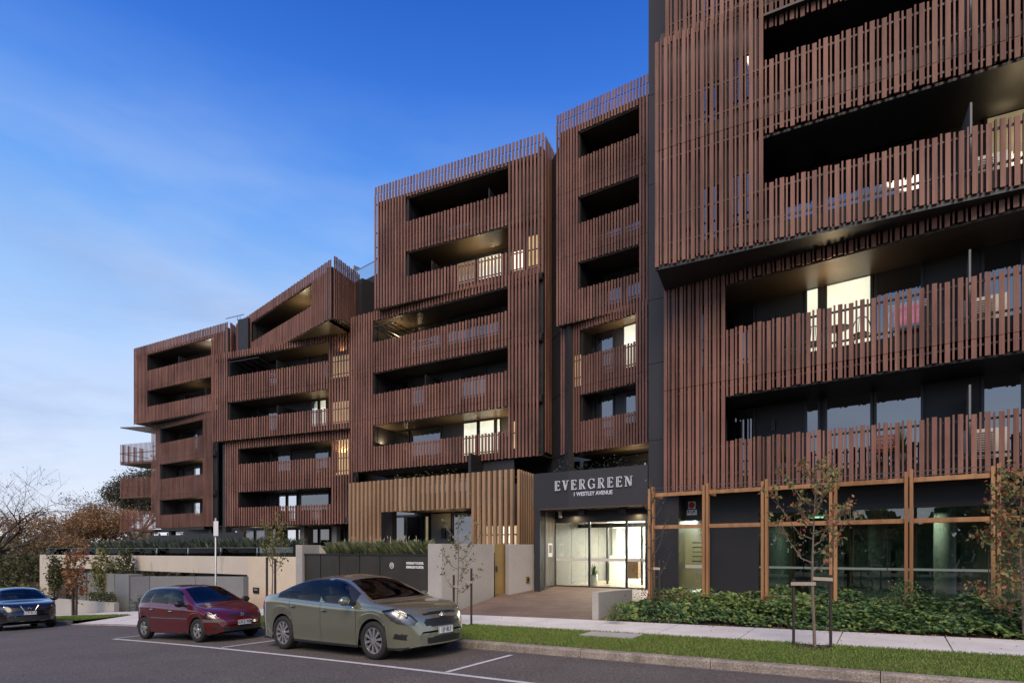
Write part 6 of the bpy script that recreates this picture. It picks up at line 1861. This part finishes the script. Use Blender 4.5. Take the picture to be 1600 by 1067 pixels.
CRO = dict(xf=1.315, xr=-1.315, rw=0.345, ra=0.40, rim=0.225, tw=0.22, spokes=5, spw=(0.03, 0.06), wmax=0.89,
    top=[(-2.14, .60), (-2.12, .80), (-2.06, 1.03), (-1.8, 1.36), (-1.55, 1.50), (-1.0, 1.585), (-.4, 1.61), (.05, 1.59), (.32, 1.53), (.75, 1.31), (1.15, 1.10), (1.32, 1.06), (1.75, .985), (1.98, .91), (2.08, .80), (2.15, .65), (2.18, .52)],
    bot=[(-2.14, .40), (-1.9, .29), (0, .24), (1.9, .24), (2.18, .30)],
    belt=[(-2.14, .56), (-2.06, .93), (-1.8, 1.07), (-1.0, 1.07), (0, 1.03), (.9, 1.00), (1.3, .985), (1.75, .91), (2.0, .80), (2.12, .64), (2.18, .49)],
    wid=[(-2.14, .66), (-2.05, .77), (-1.7, .86), (-.5, .89), (1.2, .89), (1.7, .87), (1.95, .82), (2.1, .74), (2.18, .62)],
    tumble=0.48, edge=0.89, sweep_f=0.32, sweep_r=0.18, shut=(-.95, -.02, .95), doors=((-.95, -.02), (-.02, .95)), doorz=0.40, hz=0.13,
    sidewin=((-1.55, -1.05, .15, 'win0'), (-.98, -.08, .05, 'win1'), (.05, .95, -.55, 'win2')), pillar=(-1.6, .9),
    ws=(.36, 1.14), rwin=(-2.0, -1.6), mirror=(.82, 1.10), cab=(-1.4, 1.12), seats=(.05, -.8),
    front=[('grille', [(0, .68), (.50, .70), (.52, .80), (0, .82)], (0, .55), 1.95), ('intake', [(0, .33), (.62, .34), (.58, .50), (0, .52)], (0, .65), 1.95)],
    sidepoly=[('headlight', [(1.72, .90), (1.98, .76), (2.10, .76), (2.10, .85), (1.95, .91)])],
    handle_paint=True, plate=(2.20, .60), plate_text='LCP·8CR', emblem=(2.14, .765, .055), emblem_kind='ring', bulbs=((1.90, .66, .83, .055),), skirt=.34)
fl_, fr2 = np.array(gp(5, 985.5)[:2]), np.array(gp(80, 978.6)[:2])
h_ = math.atan2(UD[1], UD[0]) - math.radians(7)
f_ = np.array([math.cos(h_), math.sin(h_)]); lf_ = np.array([-f_[1], f_[0]])
c = fr2 - lf_ * 0.78 - f_ * CRO['xf']
z0, z1 = road_z(*(c + f_ * 1.3)), road_z(*(c - f_ * 1.3))
make_car('crossover_car', 'black crossover facing the camera beside the red leaved tree', (c[0], c[1], (z0 + z1) / 2), h_, CRO, M['blackcar'], -math.atan2(z0 - z1, 2.6))
# ------------------------------------------------------------------ plants
def leaf_cloud(P, size, m, name, parent=None, droop=0.4, fold=True):
    """one bent leaf at each point, random facing"""
    P = np.asarray(P, float); n = len(P)
    if n == 0: return None
    sz = size * RNG.uniform(0.65, 1.25, n)
    d = RNG.normal(size=(n, 3)); d[:, 2] -= droop; d /= np.linalg.norm(d, axis=1)[:, None]
    r = RNG.normal(size=(n, 3)); w = np.cross(d, r); w /= np.linalg.norm(w, axis=1)[:, None]
    nn = np.cross(d, w)
    V = np.empty((n, 6, 3))
    L, W = sz[:, None], sz[:, None] * 0.30
    V[:, 0] = P; V[:, 1] = P + d * L * 0.45 + w * W + nn * W * 0.35; V[:, 2] = P + d * L + nn * L * -0.12; V[:, 3] = P + d * L * 0.45 - w * W + nn * W * 0.35
    V[:, 4] = P + d * L * 0.48; V[:, 5] = P + d * L * 1.0 + nn * L * -0.12
    base = np.arange(n)[:, None] * 6
    Q = np.concatenate([base + np.array([0, 1, 2, 4]), base + np.array([0, 4, 2, 3])])
    # weld so that each leaf stays one island
    return npmesh(name, V.reshape(-1, 3), Q, m, parent)

def grow(mb, p, d, L, r, depth, tips, rnd, split=3, up=0.15, wob=0.25, shrink=0.68, nseg=4, minr=0.004, sides=6):
    p = np.array(p, float); d = np.array(d, float) / np.linalg.norm(d)
    pts, rad = [p.copy()], [r]
    for k in range(nseg):
        d = d + np.array([rnd.gauss(0, wob), rnd.gauss(0, wob), rnd.gauss(0, wob) * 0.6 + up]) * 0.35
        d /= np.linalg.norm(d); p = p + d * L / nseg
        pts.append(p.copy()); rad.append(max(minr, r * (1 - 0.45 * (k + 1) / nseg)))
        if depth <= 1: tips.append(p.copy())
    mb.tube(pts, rad, sides if depth > 1 else 4)
    if depth > 0:
        for k in range(split):
            i = rnd.randint(max(1, nseg - 2), nseg) if k else nseg
            a = rnd.uniform(0, 6.283); t = rnd.uniform(0.45, 0.95)
            ax = np.array([math.cos(a), math.sin(a), rnd.uniform(-0.2, 0.5)])
            nd = d * math.cos(t) + ax * math.sin(t)
            grow(mb, pts[i], nd, L * shrink * rnd.uniform(0.8, 1.15), max(minr, rad[i] * 0.68), depth - 1, tips, rnd, split, up, wob, shrink, nseg, minr, sides)

def big_tree(name, label, base, H, r, seed, leaf, nleaf, lsize, spread=1.0, depth=4, split=3, up=0.1, trunk_h=0.3, bark='bark_dark', jitter=0.35, group=None, lean=(0, 0), clip=None):
    rnd = random.Random(seed); t = thing(name, label, 'tree', base, group=group)
    mb = MB(); tips = []
    top = np.array(base) + np.array([lean[0], lean[1], H * trunk_h])
    mb.tube([np.array(base) - [0, 0, 0.5], (np.array(base) + top) / 2 + [0.05 * r * 9, 0, 0], top], [r * 1.15, r * 0.95, r * 0.85], 10)
    for k in range(4):
        a = k * 1.57 + rnd.uniform(-0.5, 0.5); sp = 0.75 * spread
        grow(mb, top, (math.cos(a) * sp, math.sin(a) * sp, 1.0), H * (1 - trunk_h) * 0.40, r * 0.55, depth - 1, tips, rnd, split, up, 0.3, 0.70, 4, 0.006)
    mb.build('trunk', M[bark], t)
    if leaf:
        T = np.array(tips); idx = RNG.integers(0, len(T), nleaf)
        P = T[idx] + RNG.normal(0, jitter, (nleaf, 3)) * [1, 1, 0.7]
        leaf_cloud(P, lsize, leaf, 'crown', t)
    return t

def young_tree(name, label, base, H, r, seed, leaf, nleaf, lsize, spread, first=0.35, nb=9, bark='bark', rise=1.6, group=None, lean=0.0, cluster=0.05, twigs=2, tipbias=0.5):
    rnd = random.Random(seed); base = np.array(base, float)
    t = thing(name, label, 'tree', tuple(base), group=group)
    mb = MB(); pts = []
    for k in range(9):
        f = k / 8; pts.append(base + np.array([lean * f + 0.025 * math.sin(f * 5 + seed), 0.02 * math.cos(f * 6 + seed), H * f - (0.05 if k == 0 else 0)]))
    mb.tube(pts, [r * (1 - 0.85 * k / 8) for k in range(9)], 8)
    L = []
    for b in range(nb):
        f = first + (0.93 - first) * (b + rnd.random() * 0.6) / nb
        i = min(7, int(f * 8)); p0 = pts[i] + (pts[i + 1] - pts[i]) * (f * 8 - i)
        a = b * 2.4 + rnd.uniform(-0.4, 0.4); ln = spread * (1.15 - 0.75 * abs(f - first - 0.15)) * rnd.uniform(0.7, 1.15)
        bp = [p0]
        for k in range(1, 6):
            q = k / 5; bp.append(p0 + np.array([math.cos(a) * ln * (q ** 0.75), math.sin(a) * ln * (q ** 0.75), ln * rise * 0.55 * q ** 1.4]) + np.array([rnd.gauss(0, .012), rnd.gauss(0, .012), 0]))
        mb.tube(bp, [r * 0.38 * (1 - 0.75 * k / 5) + 0.0015 for k in range(6)], 5)
        for k in range(1, 6): L.append((bp[k], k / 5))
        for tw in range(twigs):
            k = rnd.randint(1, 4); aa = a + rnd.choice((-1, 1)) * rnd.uniform(0.5, 1.2); tl = ln * rnd.uniform(0.25, 0.45)
            e = bp[k] + np.array([math.cos(aa) * tl, math.sin(aa) * tl, tl * rise * 0.6]); mb.tube([bp[k], (bp[k] + e) / 2 + [0, 0, -0.01], e], [r * 0.14, r * 0.1, 0.0015], 4)
            L += [((bp[k] + e) / 2, 0.6), (e, 1.0)]
    for k in range(5, 9): L.append((pts[k], 0.9))
    mb.build('trunk', M[bark], t)
    if nleaf:
        P0 = np.array([q for q, _ in L]); w = np.array([0.25 + tipbias * f for _, f in L]); w /= w.sum()
        P = P0[RNG.choice(len(P0), nleaf, p=w)] + RNG.normal(0, cluster, (nleaf, 3))
        leaf_cloud(P, lsize, leaf, 'crown', t, droop=0.7)
    return t
def stake(label, p, h, tie_to=None, tz=0.0, group=None, r=0.022):
    t = thing('tree_stake', label, 'tree stake', p, group=group)
    mb = MB(); mb.box(p[0] - r, p[0] + r, p[1] - r, p[1] + r, p[2] - 0.1, p[2] + h); mb.build('post', M['stake'], t)
    if tie_to is not None:
        a = np.array([p[0], p[1], p[2] + tz]); b = np.array([tie_to[0], tie_to[1], p[2] + tz + 0.01]); d = (b - a); n = np.array([-d[1], d[0], 0]) / (np.linalg.norm(d) + 1e-6)
        mb = MB(); mb.box3(a - n * 0.035 - d * 0.12 - [0, 0, 0.03], d * 1.2, n * 0.07, (0, 0, 0.06)); mb.build('tie', M['tie'], t)
    return t

LF = {}
LF['autumn'] = leaf_mat('autumn_pear_leaves', [(0.34, 0.09, 0.06), (0.34, 0.17, 0.07), (0.26, 0.24, 0.08), (0.13, 0.17, 0.06), (0.20, 0.22, 0.07), (0.38, 0.24, 0.09), (0.15, 0.18, 0.06)])
LF['olive'] = leaf_mat('olive_green_leaves', [(0.12, 0.14, 0.04), (0.19, 0.19, 0.07), (0.15, 0.16, 0.05), (0.26, 0.21, 0.10), (0.09, 0.11, 0.035)])
LF['yellowgreen'] = leaf_mat('yellow_green_leaves', [(0.20, 0.20, 0.05), (0.13, 0.15, 0.04), (0.28, 0.23, 0.06), (0.10, 0.12, 0.03)])
LF['redorange'] = leaf_mat('red_orange_leaves', [(0.33, 0.07, 0.03), (0.36, 0.15, 0.05), (0.26, 0.11, 0.04), (0.30, 0.20, 0.07), (0.18, 0.13, 0.05)])
LF['rust'] = leaf_mat('rust_leaves', [(0.34, 0.18, 0.075), (0.40, 0.23, 0.09), (0.26, 0.14, 0.07), (0.44, 0.28, 0.12), (0.22, 0.15, 0.08)])
LF['gum'] = leaf_mat('gum_leaves', [(0.055, 0.065, 0.035), (0.085, 0.09, 0.05), (0.07, 0.065, 0.045), (0.11, 0.10, 0.055)])
LF['bush'] = leaf_mat('bush_leaves', [(0.05, 0.065, 0.022), (0.085, 0.095, 0.03), (0.13, 0.125, 0.045), (0.065, 0.075, 0.025)])
LF['brownbush'] = leaf_mat('brown_bush_leaves', [(0.11, 0.085, 0.045), (0.15, 0.11, 0.055), (0.085, 0.075, 0.035), (0.17, 0.125, 0.06)])
LF['cover'] = leaf_mat('groundcover_leaves', [(0.055, 0.12, 0.04), (0.10, 0.19, 0.055), (0.16, 0.25, 0.065), (0.07, 0.15, 0.055), (0.23, 0.29, 0.085), (0.06, 0.13, 0.05)], 0.5, 0.2)
LF['redcover'] = leaf_mat('red_groundcover_leaves', [(0.22, 0.07, 0.04), (0.14, 0.12, 0.05), (0.26, 0.10, 0.05)])
LF['rosemary'] = leaf_mat('grey_green_leaves', [(0.05, 0.075, 0.05), (0.085, 0.11, 0.075), (0.065, 0.09, 0.055)])
LF['tuft'] = leaf_mat('grass_tuft_leaves', [(0.10, 0.14, 0.05), (0.17, 0.19, 0.085), (0.24, 0.23, 0.12), (0.07, 0.11, 0.04)])

# street trees in front of the building
young_tree('pear_tree', 'young autumn tree with red and green leaves tied between two stakes on the verge', (ba[0], ba[1], ba[2] - 0.0), 3.25, 0.030, 3, LF['autumn'], 900, 0.085, 0.60, 0.42, 13, cluster=0.032, rise=2.0, twigs=3)
bz = ba[2]
s1 = gp(1240, 1009, 0.17); s2 = gp(1298, 1012, 0.17)
stake('weathered stake on the left of the autumn pear tree, its tie at the top', s1, 1.22, ba, 1.14, 'stakes of the autumn pear tree', 0.018)
stake('weathered stake on the right of the autumn pear tree', s2, 1.30, ba, 1.22, 'stakes of the autumn pear tree', 0.018)
young_tree('pear_tree', 'slender young tree with sparse olive leaves beside the grey green sedan', (bb[0] - 0.12, bb[1] + 0.05, bb[2]), 2.75, 0.022, 11, LF['olive'], 330, 0.075, 0.50, 0.28, 11, cluster=0.04, rise=2.0)
s1 = gp(709, 976, 0.17); s2 = gp(736.5, 978, 0.17)
stake('dark stake half hidden behind the slender olive leaved tree', s1, 1.30, bb, 1.0, 'stakes of the slender tree', 0.026)
stake('dark upright stake standing in the grass right of the slender tree', s2, 1.47, bb, 1.12, 'stakes of the slender tree', 0.026)
q = pv(425, 12.6); z = ground_z(*q)
young_tree('pear_tree', 'young tree with yellow green leaves behind the grey green sedan', (q[0], q[1], z), 2.62 - z + 0.15, 0.03, 5, LF['yellowgreen'], 420, 0.11, 0.42, 0.45, 11, cluster=0.06, rise=3.0, tipbias=1.4)
stake('dark stake left of the yellow green tree', (*pv(417, 12.5), z), 2.0, None, 0, 'stakes of the yellow green tree', 0.03)
stake('dark stake right of the yellow green tree', (*pv(430, 12.5), z), 1.95, None, 0, 'stakes of the yellow green tree', 0.03)
q = pv(116, 12.6); z = ground_z(*q)
young_tree('red_tree', 'young red and orange leaved tree on the grass beyond the pale driveway', (q[0], q[1], z), 3.1, 0.035, 8, LF['redorange'], 900, 0.15, 0.50, 0.22, 12, cluster=0.10, rise=2.6)
stake('dark stake left of the red leaved tree', (*pv(113.5, 12.5), z), 1.45, None, 0, 'stakes of the red tree', 0.035)
stake('dark stake right of the red leaved tree', (*pv(119.5, 12.5), z), 1.5, None, 0, 'stakes of the red tree', 0.035)
# tree at the right edge, in the garden bed
q = pv(1597, 14.1); z = ground_z(*q)
young_tree('pear_tree', 'leafy autumn tree with yellow and crimson leaves at the right edge of the garden bed', (q[0], q[1], z), 3.15, 0.026, 21, LF['autumn'], 2800, 0.090, 0.58, 0.08, 20, cluster=0.075, rise=1.3, twigs=3)
# bare tree by the entrance
q = ((1019 - CX) / F * 14.9, 14.9); z = 0.30
young_tree('bare_tree', 'leafless young tree tied to a stake at the entrance corner', (q[0], q[1], z), 3.35, 0.036, 14, LF['olive'], 40, 0.06, 0.50, 0.25, 12, bark='bark_dark', rise=2.6)
stake('stake with a pale tie beside the leafless tree', ((1030 - CX) / F * 14.85, 14.85, z), 1.35, q, 1.12, None)

# ground cover in the bed
n = 24000
S_ = RNG.uniform(0.0, 0.97, n); T_ = RNG.uniform(0.0, 0.92, n)
pts = []
for s_, t_ in zip(S_, T_):
    if s_ < 0.07 and t_ > 0.5: continue
    p = bed(s_, t_)
    h = 0.13 + 0.27 * (0.5 + 0.5 * math.sin(p[0] * 3.1 + p[1] * 2.3)) * (0.5 + 0.5 * math.sin(p[0] * 1.2 - p[1] * 3.7 + 1)) + 0.10 * math.sin(p[0] * 7.3 + p[1] * 5.1)
    h *= min(1.0, 0.45 + t_ * 4) * min(1, 0.35 + s_ * 8)
    pts.append((p[0], p[1], p[2] + max(0.03, h) * (0.35 + 0.75 * random.random() ** 0.5)))
def lobed(P, size, m, name):
    """round lobed leaves facing mostly up"""
    P = np.asarray(P); n = len(P); k = 7
    sz = size * RNG.uniform(0.6, 1.3, n)
    nrm = np.stack([RNG.normal(0, .45, n), RNG.normal(-0.25, .45, n), np.ones(n)], 1); nrm /= np.linalg.norm(nrm, axis=1)[:, None]
    a = np.cross(nrm, RNG.normal(size=(n, 3))); a /= np.linalg.norm(a, axis=1)[:, None]; b = np.cross(nrm, a)
    V = np.empty((n, 2 * k + 1, 3)); V[:, 0] = P - nrm * (sz * 0.15)[:, None]
    for i in range(2 * k):
        w = math.pi * i / k; r_ = (sz * (1.0 if i % 2 == 0 else 0.62))[:, None]
        V[:, i + 1] = P + r_ * (math.cos(w) * a + math.sin(w) * b) + nrm * (sz * (0.10 if i % 2 else -0.05))[:, None]
    base = np.arange(n)[:, None] * (2 * k + 1)
    T = np.concatenate([base + np.array([0, i + 1, (i + 1) % (2 * k) + 1]) for i in range(2 * k)])
    return npmesh(name, V.reshape(-1, 3), T, m)
LF['lime'] = leaf_mat('lime_leaves', [(0.16, 0.25, 0.06), (0.24, 0.32, 0.08), (0.30, 0.36, 0.11), (0.12, 0.20, 0.055)], 0.5, 0.2)
lime = [q for q in pts if mnoise.noise(Vector((q[0] * 0.9, q[1] * 0.9, 3.3))) > 0.17 and random.random() < 0.55]
ls_ = set(lime); pts = [q for q in pts if q not in ls_]
tag(lobed(pts, 0.046, LF['cover'], 'ground_cover'), 'low dark green lobed leaves covering the garden bed along the footpath', 'ground cover', kind='stuff')
tag(lobed(lime, 0.060, LF['lime'], 'ground_cover'), 'clumps of lime green leaves among the darker garden bed planting', 'ground cover', kind='stuff')
rp = []
for i in range(420):
    s_, t_ = abs(random.gauss(0.10, 0.035)), random.uniform(0.35, 0.8); p = bed(s_, t_); rp.append((p[0], p[1], p[2] + random.uniform(0.1, 0.42)))
tag(leaf_cloud(rp, 0.06, LF['redcover'], 'red_shrub'), 'low reddish shrub in the garden bed in front of the green lit door', 'shrub')
# fallen leaves at the foot of the bed and on the path
fp = []
for i in range(260):
    s_ = random.uniform(0.02, 0.9); p = bed(s_, 0.0); q = np.array(p) - np.array([VD[0], VD[1], 0]) * abs(random.gauss(0, 0.12)); fp.append((q[0], q[1], q[2] + 0.025))
for i in range(170):
    uu = random.uniform(-14, 5); x_, y_ = xy(uu, 9.72 - abs(random.gauss(0, 0.07))); fp.append((x_, y_, road_z(x_, y_) + 0.012))
for i in range(150):
    uu, vv = random.uniform(-9, 5), random.uniform(9.6, 13.8); x_, y_ = xy(uu, vv); fp.append((x_, y_, ground_z(x_, y_) + (0.05 if 9.9 < vv < 12 else 0.012)))
tag(leaf_cloud(fp, 0.04, LF['rust'], 'leaf_litter', droop=0.0), kind='stuff')
for (px, py, Y, n_, L_, lab) in ((958, 968, 14.2, 75, 0.55, 'arching strap leaved clump at the corner of the grey planter wall'), (978, 958, 14.9, 60, 0.5, 'darker strap leaved clump further back beside the planter wall')):
    c = at(px, py, Y); strap_plant('strap_plant', lab, 'plant', (c[0], c[1], max(0.16, c[2])), n_, L_, 0.011, LF['tuft'] if n_ > 70 else LF['cover'], rise=0.95, seg=5)
# shrub climbing a pergola post, small shrubs along the glazing
def shrub(label, c, rx, rz, n_, size, leaf, cat='shrub', group=None, name='shrub', stems=5):
    t = thing(name, label, cat, c, group=group); mb = MB()
    for k in range(stems):
        a = k * 6.283 / stems; mb.tube([c, (c[0] + rx * 0.3 * math.cos(a), c[1] + rx * 0.3 * math.sin(a), c[2] + rz * 0.8), (c[0] + rx * 0.55 * math.cos(a), c[1] + rx * 0.55 * math.sin(a), c[2] + rz * 1.5)], [0.02, 0.014, 0.006], 5)
    mb.build('stem', M['bark_dark'], t)
    d = RNG.normal(size=(n_, 3)); d /= np.linalg.norm(d, axis=1)[:, None]
    rr = RNG.uniform(0.25, 1.0, n_) ** 0.5
    lump = 1 + 0.22 * np.sin(d[:, 0] * 5 + c[0]) * np.cos(d[:, 2] * 4 + c[1]) + 0.15 * np.sin(d[:, 1] * 9)
    P = np.array(c) + [0, 0, rz] + d * (rr * lump)[:, None] * [rx, rx, rz]
    leaf_cloud(P, size, leaf, 'foliage', t, droop=0.1)
    return t
c = PG.p(PG.S(1412), 0.15, 0.42); shrub('glossy dark shrub growing against a middle pergola post', c, 0.30, 0.42, 700, 0.05, LF['cover'])
c = PG.p(PG.S(1206), 0.2, 0.40); shrub('small sparse shrub at the foot of a pergola post', c, 0.22, 0.22, 200, 0.05, LF['autumn'])
# columnar shrubs in front of the basement beam
for px, v, z0, z1, w, lf, lab in ((85, 15.7, -1.2, 1.75, 0.42, 'bush', 'narrow dark green column shrub at the pillar end of the beam'), (160, 15.9, -0.8, 2.05, 0.62, 'yellowgreen', 'column shrub with yellowing leaves in front of the beam'), (195.5, 15.8, -0.7, 2.25, 0.50, 'bush', 'green column shrub just above the dark grey pier')):
    q = pv(px, v); shrub(lab, (q[0], q[1], z0), w, (z1 - z0) / 2, 1100, 0.16, LF[lf], group='column shrubs by the basement beam')
# ivy at the low wall
ip_ = []
for i in range(700):
    q = pv(random.uniform(140, 180), 14.0 + random.uniform(0, 0.8)); ip_.append((q[0], q[1], -0.72 + random.uniform(-0.15, 0.3)))
tag(leaf_cloud(ip_, 0.14, LF['bush'], 'ivy'), 'dark ivy spilling over the low pale concrete wall', 'ivy', kind='stuff')
c = (*pv(222, 14.1), -1.35); shrub('small grey green shrub at the grey wall behind the red car', c, 0.55, 0.5, 350, 0.12, LF['rosemary'])
# planting on the deck and above the hydrant cabinet
def tufts(name, label, xs_, vs_, z, n, hmin, hmax, w, m, lean=0.6):
    px_ = RNG.uniform(*xs_, n); v_ = RNG.uniform(*vs_, n); Y = v_ / (VD[0] * (px_ - CX) / F + VD[1]); X = (px_ - CX) / F * Y
    U = X * UD[0] + Y * UD[1]
    clump = 0.55 + 0.45 * np.sin(px_ * 0.35) * np.sin(px_ * 0.11 + 1)
    hs = RNG.uniform(hmin, hmax, n) * (0.6 + 0.6 * clump)
    k = max(1, n // 1)
    a = RNG.uniform(0, 6.283, n); b = RNG.uniform(0, 6.283, n); ln = RNG.uniform(0.1, lean, n) * hs
    P = np.empty((n, 4, 3)); dx, dy = np.cos(a) * w, np.sin(a) * w
    Z = np.full(n, z)
    P[:, 0] = np.stack([X - dx, Y - dy, Z], 1); P[:, 1] = np.stack([X + dx, Y + dy, Z], 1)
    P[:, 2] = np.stack([X + dx * .4 + np.cos(b) * ln, Y + dy * .4 + np.sin(b) * ln, Z + hs], 1); P[:, 3] = np.stack([X - dx * .4 + np.cos(b) * ln * .7, Y - dy * .4 + np.sin(b) * ln * .7, Z + hs * .85], 1)
    tag(npmesh(name, P.reshape(-1, 3), np.arange(4 * n).reshape(n, 4), m), label, 'planting', kind='stuff')
tufts('planter_grass', 'tufted green ornamental grass above the black hydrant cabinet', (512, 668), (14.5, 15.0), 1.70, 9000, 0.20, 0.50, 0.0055, LF['tuft'], 0.9)
tufts('planter_shrubs', 'grey green shrubs in the planter behind the beam balustrade', (150, 462), (17.2, 18.4), 1.55, 12000, 0.35, 0.95, 0.03, LF['rosemary'], 0.8)
mb = MB(); q0, q1 = pv(474, 14.95), pv(668, 14.95); wallseg(mb, q0, q1, 0.08, 1.2, 1.76); mb.build('planter_soil', M['soil'], None)
bpy.data.objects['planter_soil']['kind'] = 'stuff'
# plumes above the ornamental grass
mb = MB()
for i in range(46):
    px = random.uniform(525, 668); q = pv(px, random.uniform(14.5, 14.9)); h = random.uniform(0.40, 0.62); lx = random.uniform(-0.08, 0.08)
    mb.tube([(q[0], q[1], 1.7), (q[0] + lx, q[1], 1.7 + h)], [0.004, 0.003], 3); mb.tube([(q[0] + lx, q[1], 1.7 + h), (q[0] + lx * 1.3, q[1], 1.7 + h + 0.1)], [0.016, 0.006], 5)
tag(mb.build('grass_plumes', mat('seed_plume', (0.42, 0.36, 0.28), 0.9)), kind='stuff')
# greenery on the terrace above the timber screen and above the entrance beam
tp = []
for i in range(500):
    a = random.uniform(CF.S(600), CF.S(700)); p = CF.p(a, -0.5 + random.uniform(-0.2, 0.2), 4.9 + abs(random.gauss(0, 0.16))); tp.append(p)
tag(leaf_cloud(tp, 0.07, LF['bush'], 'terrace_plants'), kind='stuff')
tp = [FA.p(random.uniform(FA.S(850), FA.S(1005)), -0.6 + random.uniform(-.1, .1), 4.5 + abs(random.gauss(0, 0.2))) for i in range(380)]
tag(leaf_cloud(tp, 0.06, LF['rosemary'], 'terrace_plants'), kind='stuff')

# trees and bushes beyond the building, at the far left
def far(px, Y, z): return ((px - CX) / F * Y, Y, z)
big_tree('bare_tree', 'large leafless tree whose branches reach in from the left edge', far(-40, 46, -4.5), 16.5, 0.42, 4, LF['brownbush'], 500, 0.12, 1.35, 6, 3, 0.0, 0.26)
big_tree('autumn_tree', 'broad rust coloured autumn tree in front of the gum tree', far(118, 66, -5), 13.2, 0.30, 12, LF['rust'], 30000, 0.22, 1.5, 5, 3, -0.02, 0.33, 'bark', 0.55)
big_tree('gum_tree', 'tall dark green gum tree rising behind the slatted end balconies', far(206, 80, -5), 19.5, 0.42, 23, LF['gum'], 46000, 0.28, 1.15, 5, 3, 0.05, 0.42, 'bark', 0.6)
big_tree('twiggy_tree', 'sparse twiggy tree with a few brown leaves left of the rust coloured tree', far(52, 60, -5), 12.0, 0.20, 31, LF['rust'], 1300, 0.16, 1.0, 6, 2, 0.06, 0.30, 'bark_dark', 0.35)
big_tree('twiggy_tree', 'tall thin twiggy tree standing before the gum tree', far(150, 72, -5), 14.2, 0.20, 17, LF['brownbush'], 2200, 0.18, 0.8, 6, 2, 0.06, 0.35, 'bark_dark', 0.5)
for px, Y, z, rx, rz, n_, lf, lab in (
    (8, 44, -4.0, 3.2, 3.2, 3600, 'bush', 'big round dark green bush at the left edge'), (48, 47, -4.0, 2.8, 3.0, 3200, 'brownbush', 'brownish green bush below the twiggy tree'),
    (80, 56, -4.0, 3.6, 3.4, 3000, 'bush', 'green bush behind the pillar of the beam'), (118, 60, -4, 3.8, 3.5, 3000, 'brownbush', 'brown bush at the foot of the rust coloured tree'),
    (160, 64, -4, 3.5, 3.4, 2400, 'brownbush', 'brown bush behind the black privacy fence'), (25, 38, -4.6, 2.3, 2.1, 2400, 'yellowgreen', 'yellow green bush above the dark board fence'),
    (-25, 36, -4.6, 2.5, 2.6, 1800, 'bush', 'dark bush beyond the black car'), (56, 41, -4.6, 1.9, 2.0, 1900, 'yellowgreen', 'pale yellow green bush beside the end pillar'), (205, 70, -4, 4, 3.2, 1800, 'bush', 'green bush under the slatted end balconies')):
    shrub(lab, far(px, Y, z), rx, rz, n_, 0.26 if Y > 40 else 0.2, LF[lf], 'bush', None, 'bush', 6)
# far wooded skyline closing the view down the street
n = 26000
th = RNG.uniform(-0.9, 0.12, n); R_ = RNG.uniform(150, 210, n)
X, Y = R_ * np.sin(th), R_ * np.cos(th)
top = 3.2 + 1.5 * np.sin(th * 31) + 1.0 * np.sin(th * 77 + 1)
Z = -8 + RNG.uniform(0, 1, n) ** 0.6 * (top + 8)
leaf_cloud_o = leaf_cloud(np.stack([X, Y, Z], 1), 2.2, LF['brownbush'], 'wooded_skyline', droop=0.0)
tag(leaf_cloud_o, 'distant brownish wooded skyline at the end of the street', 'woodland', kind='stuff')
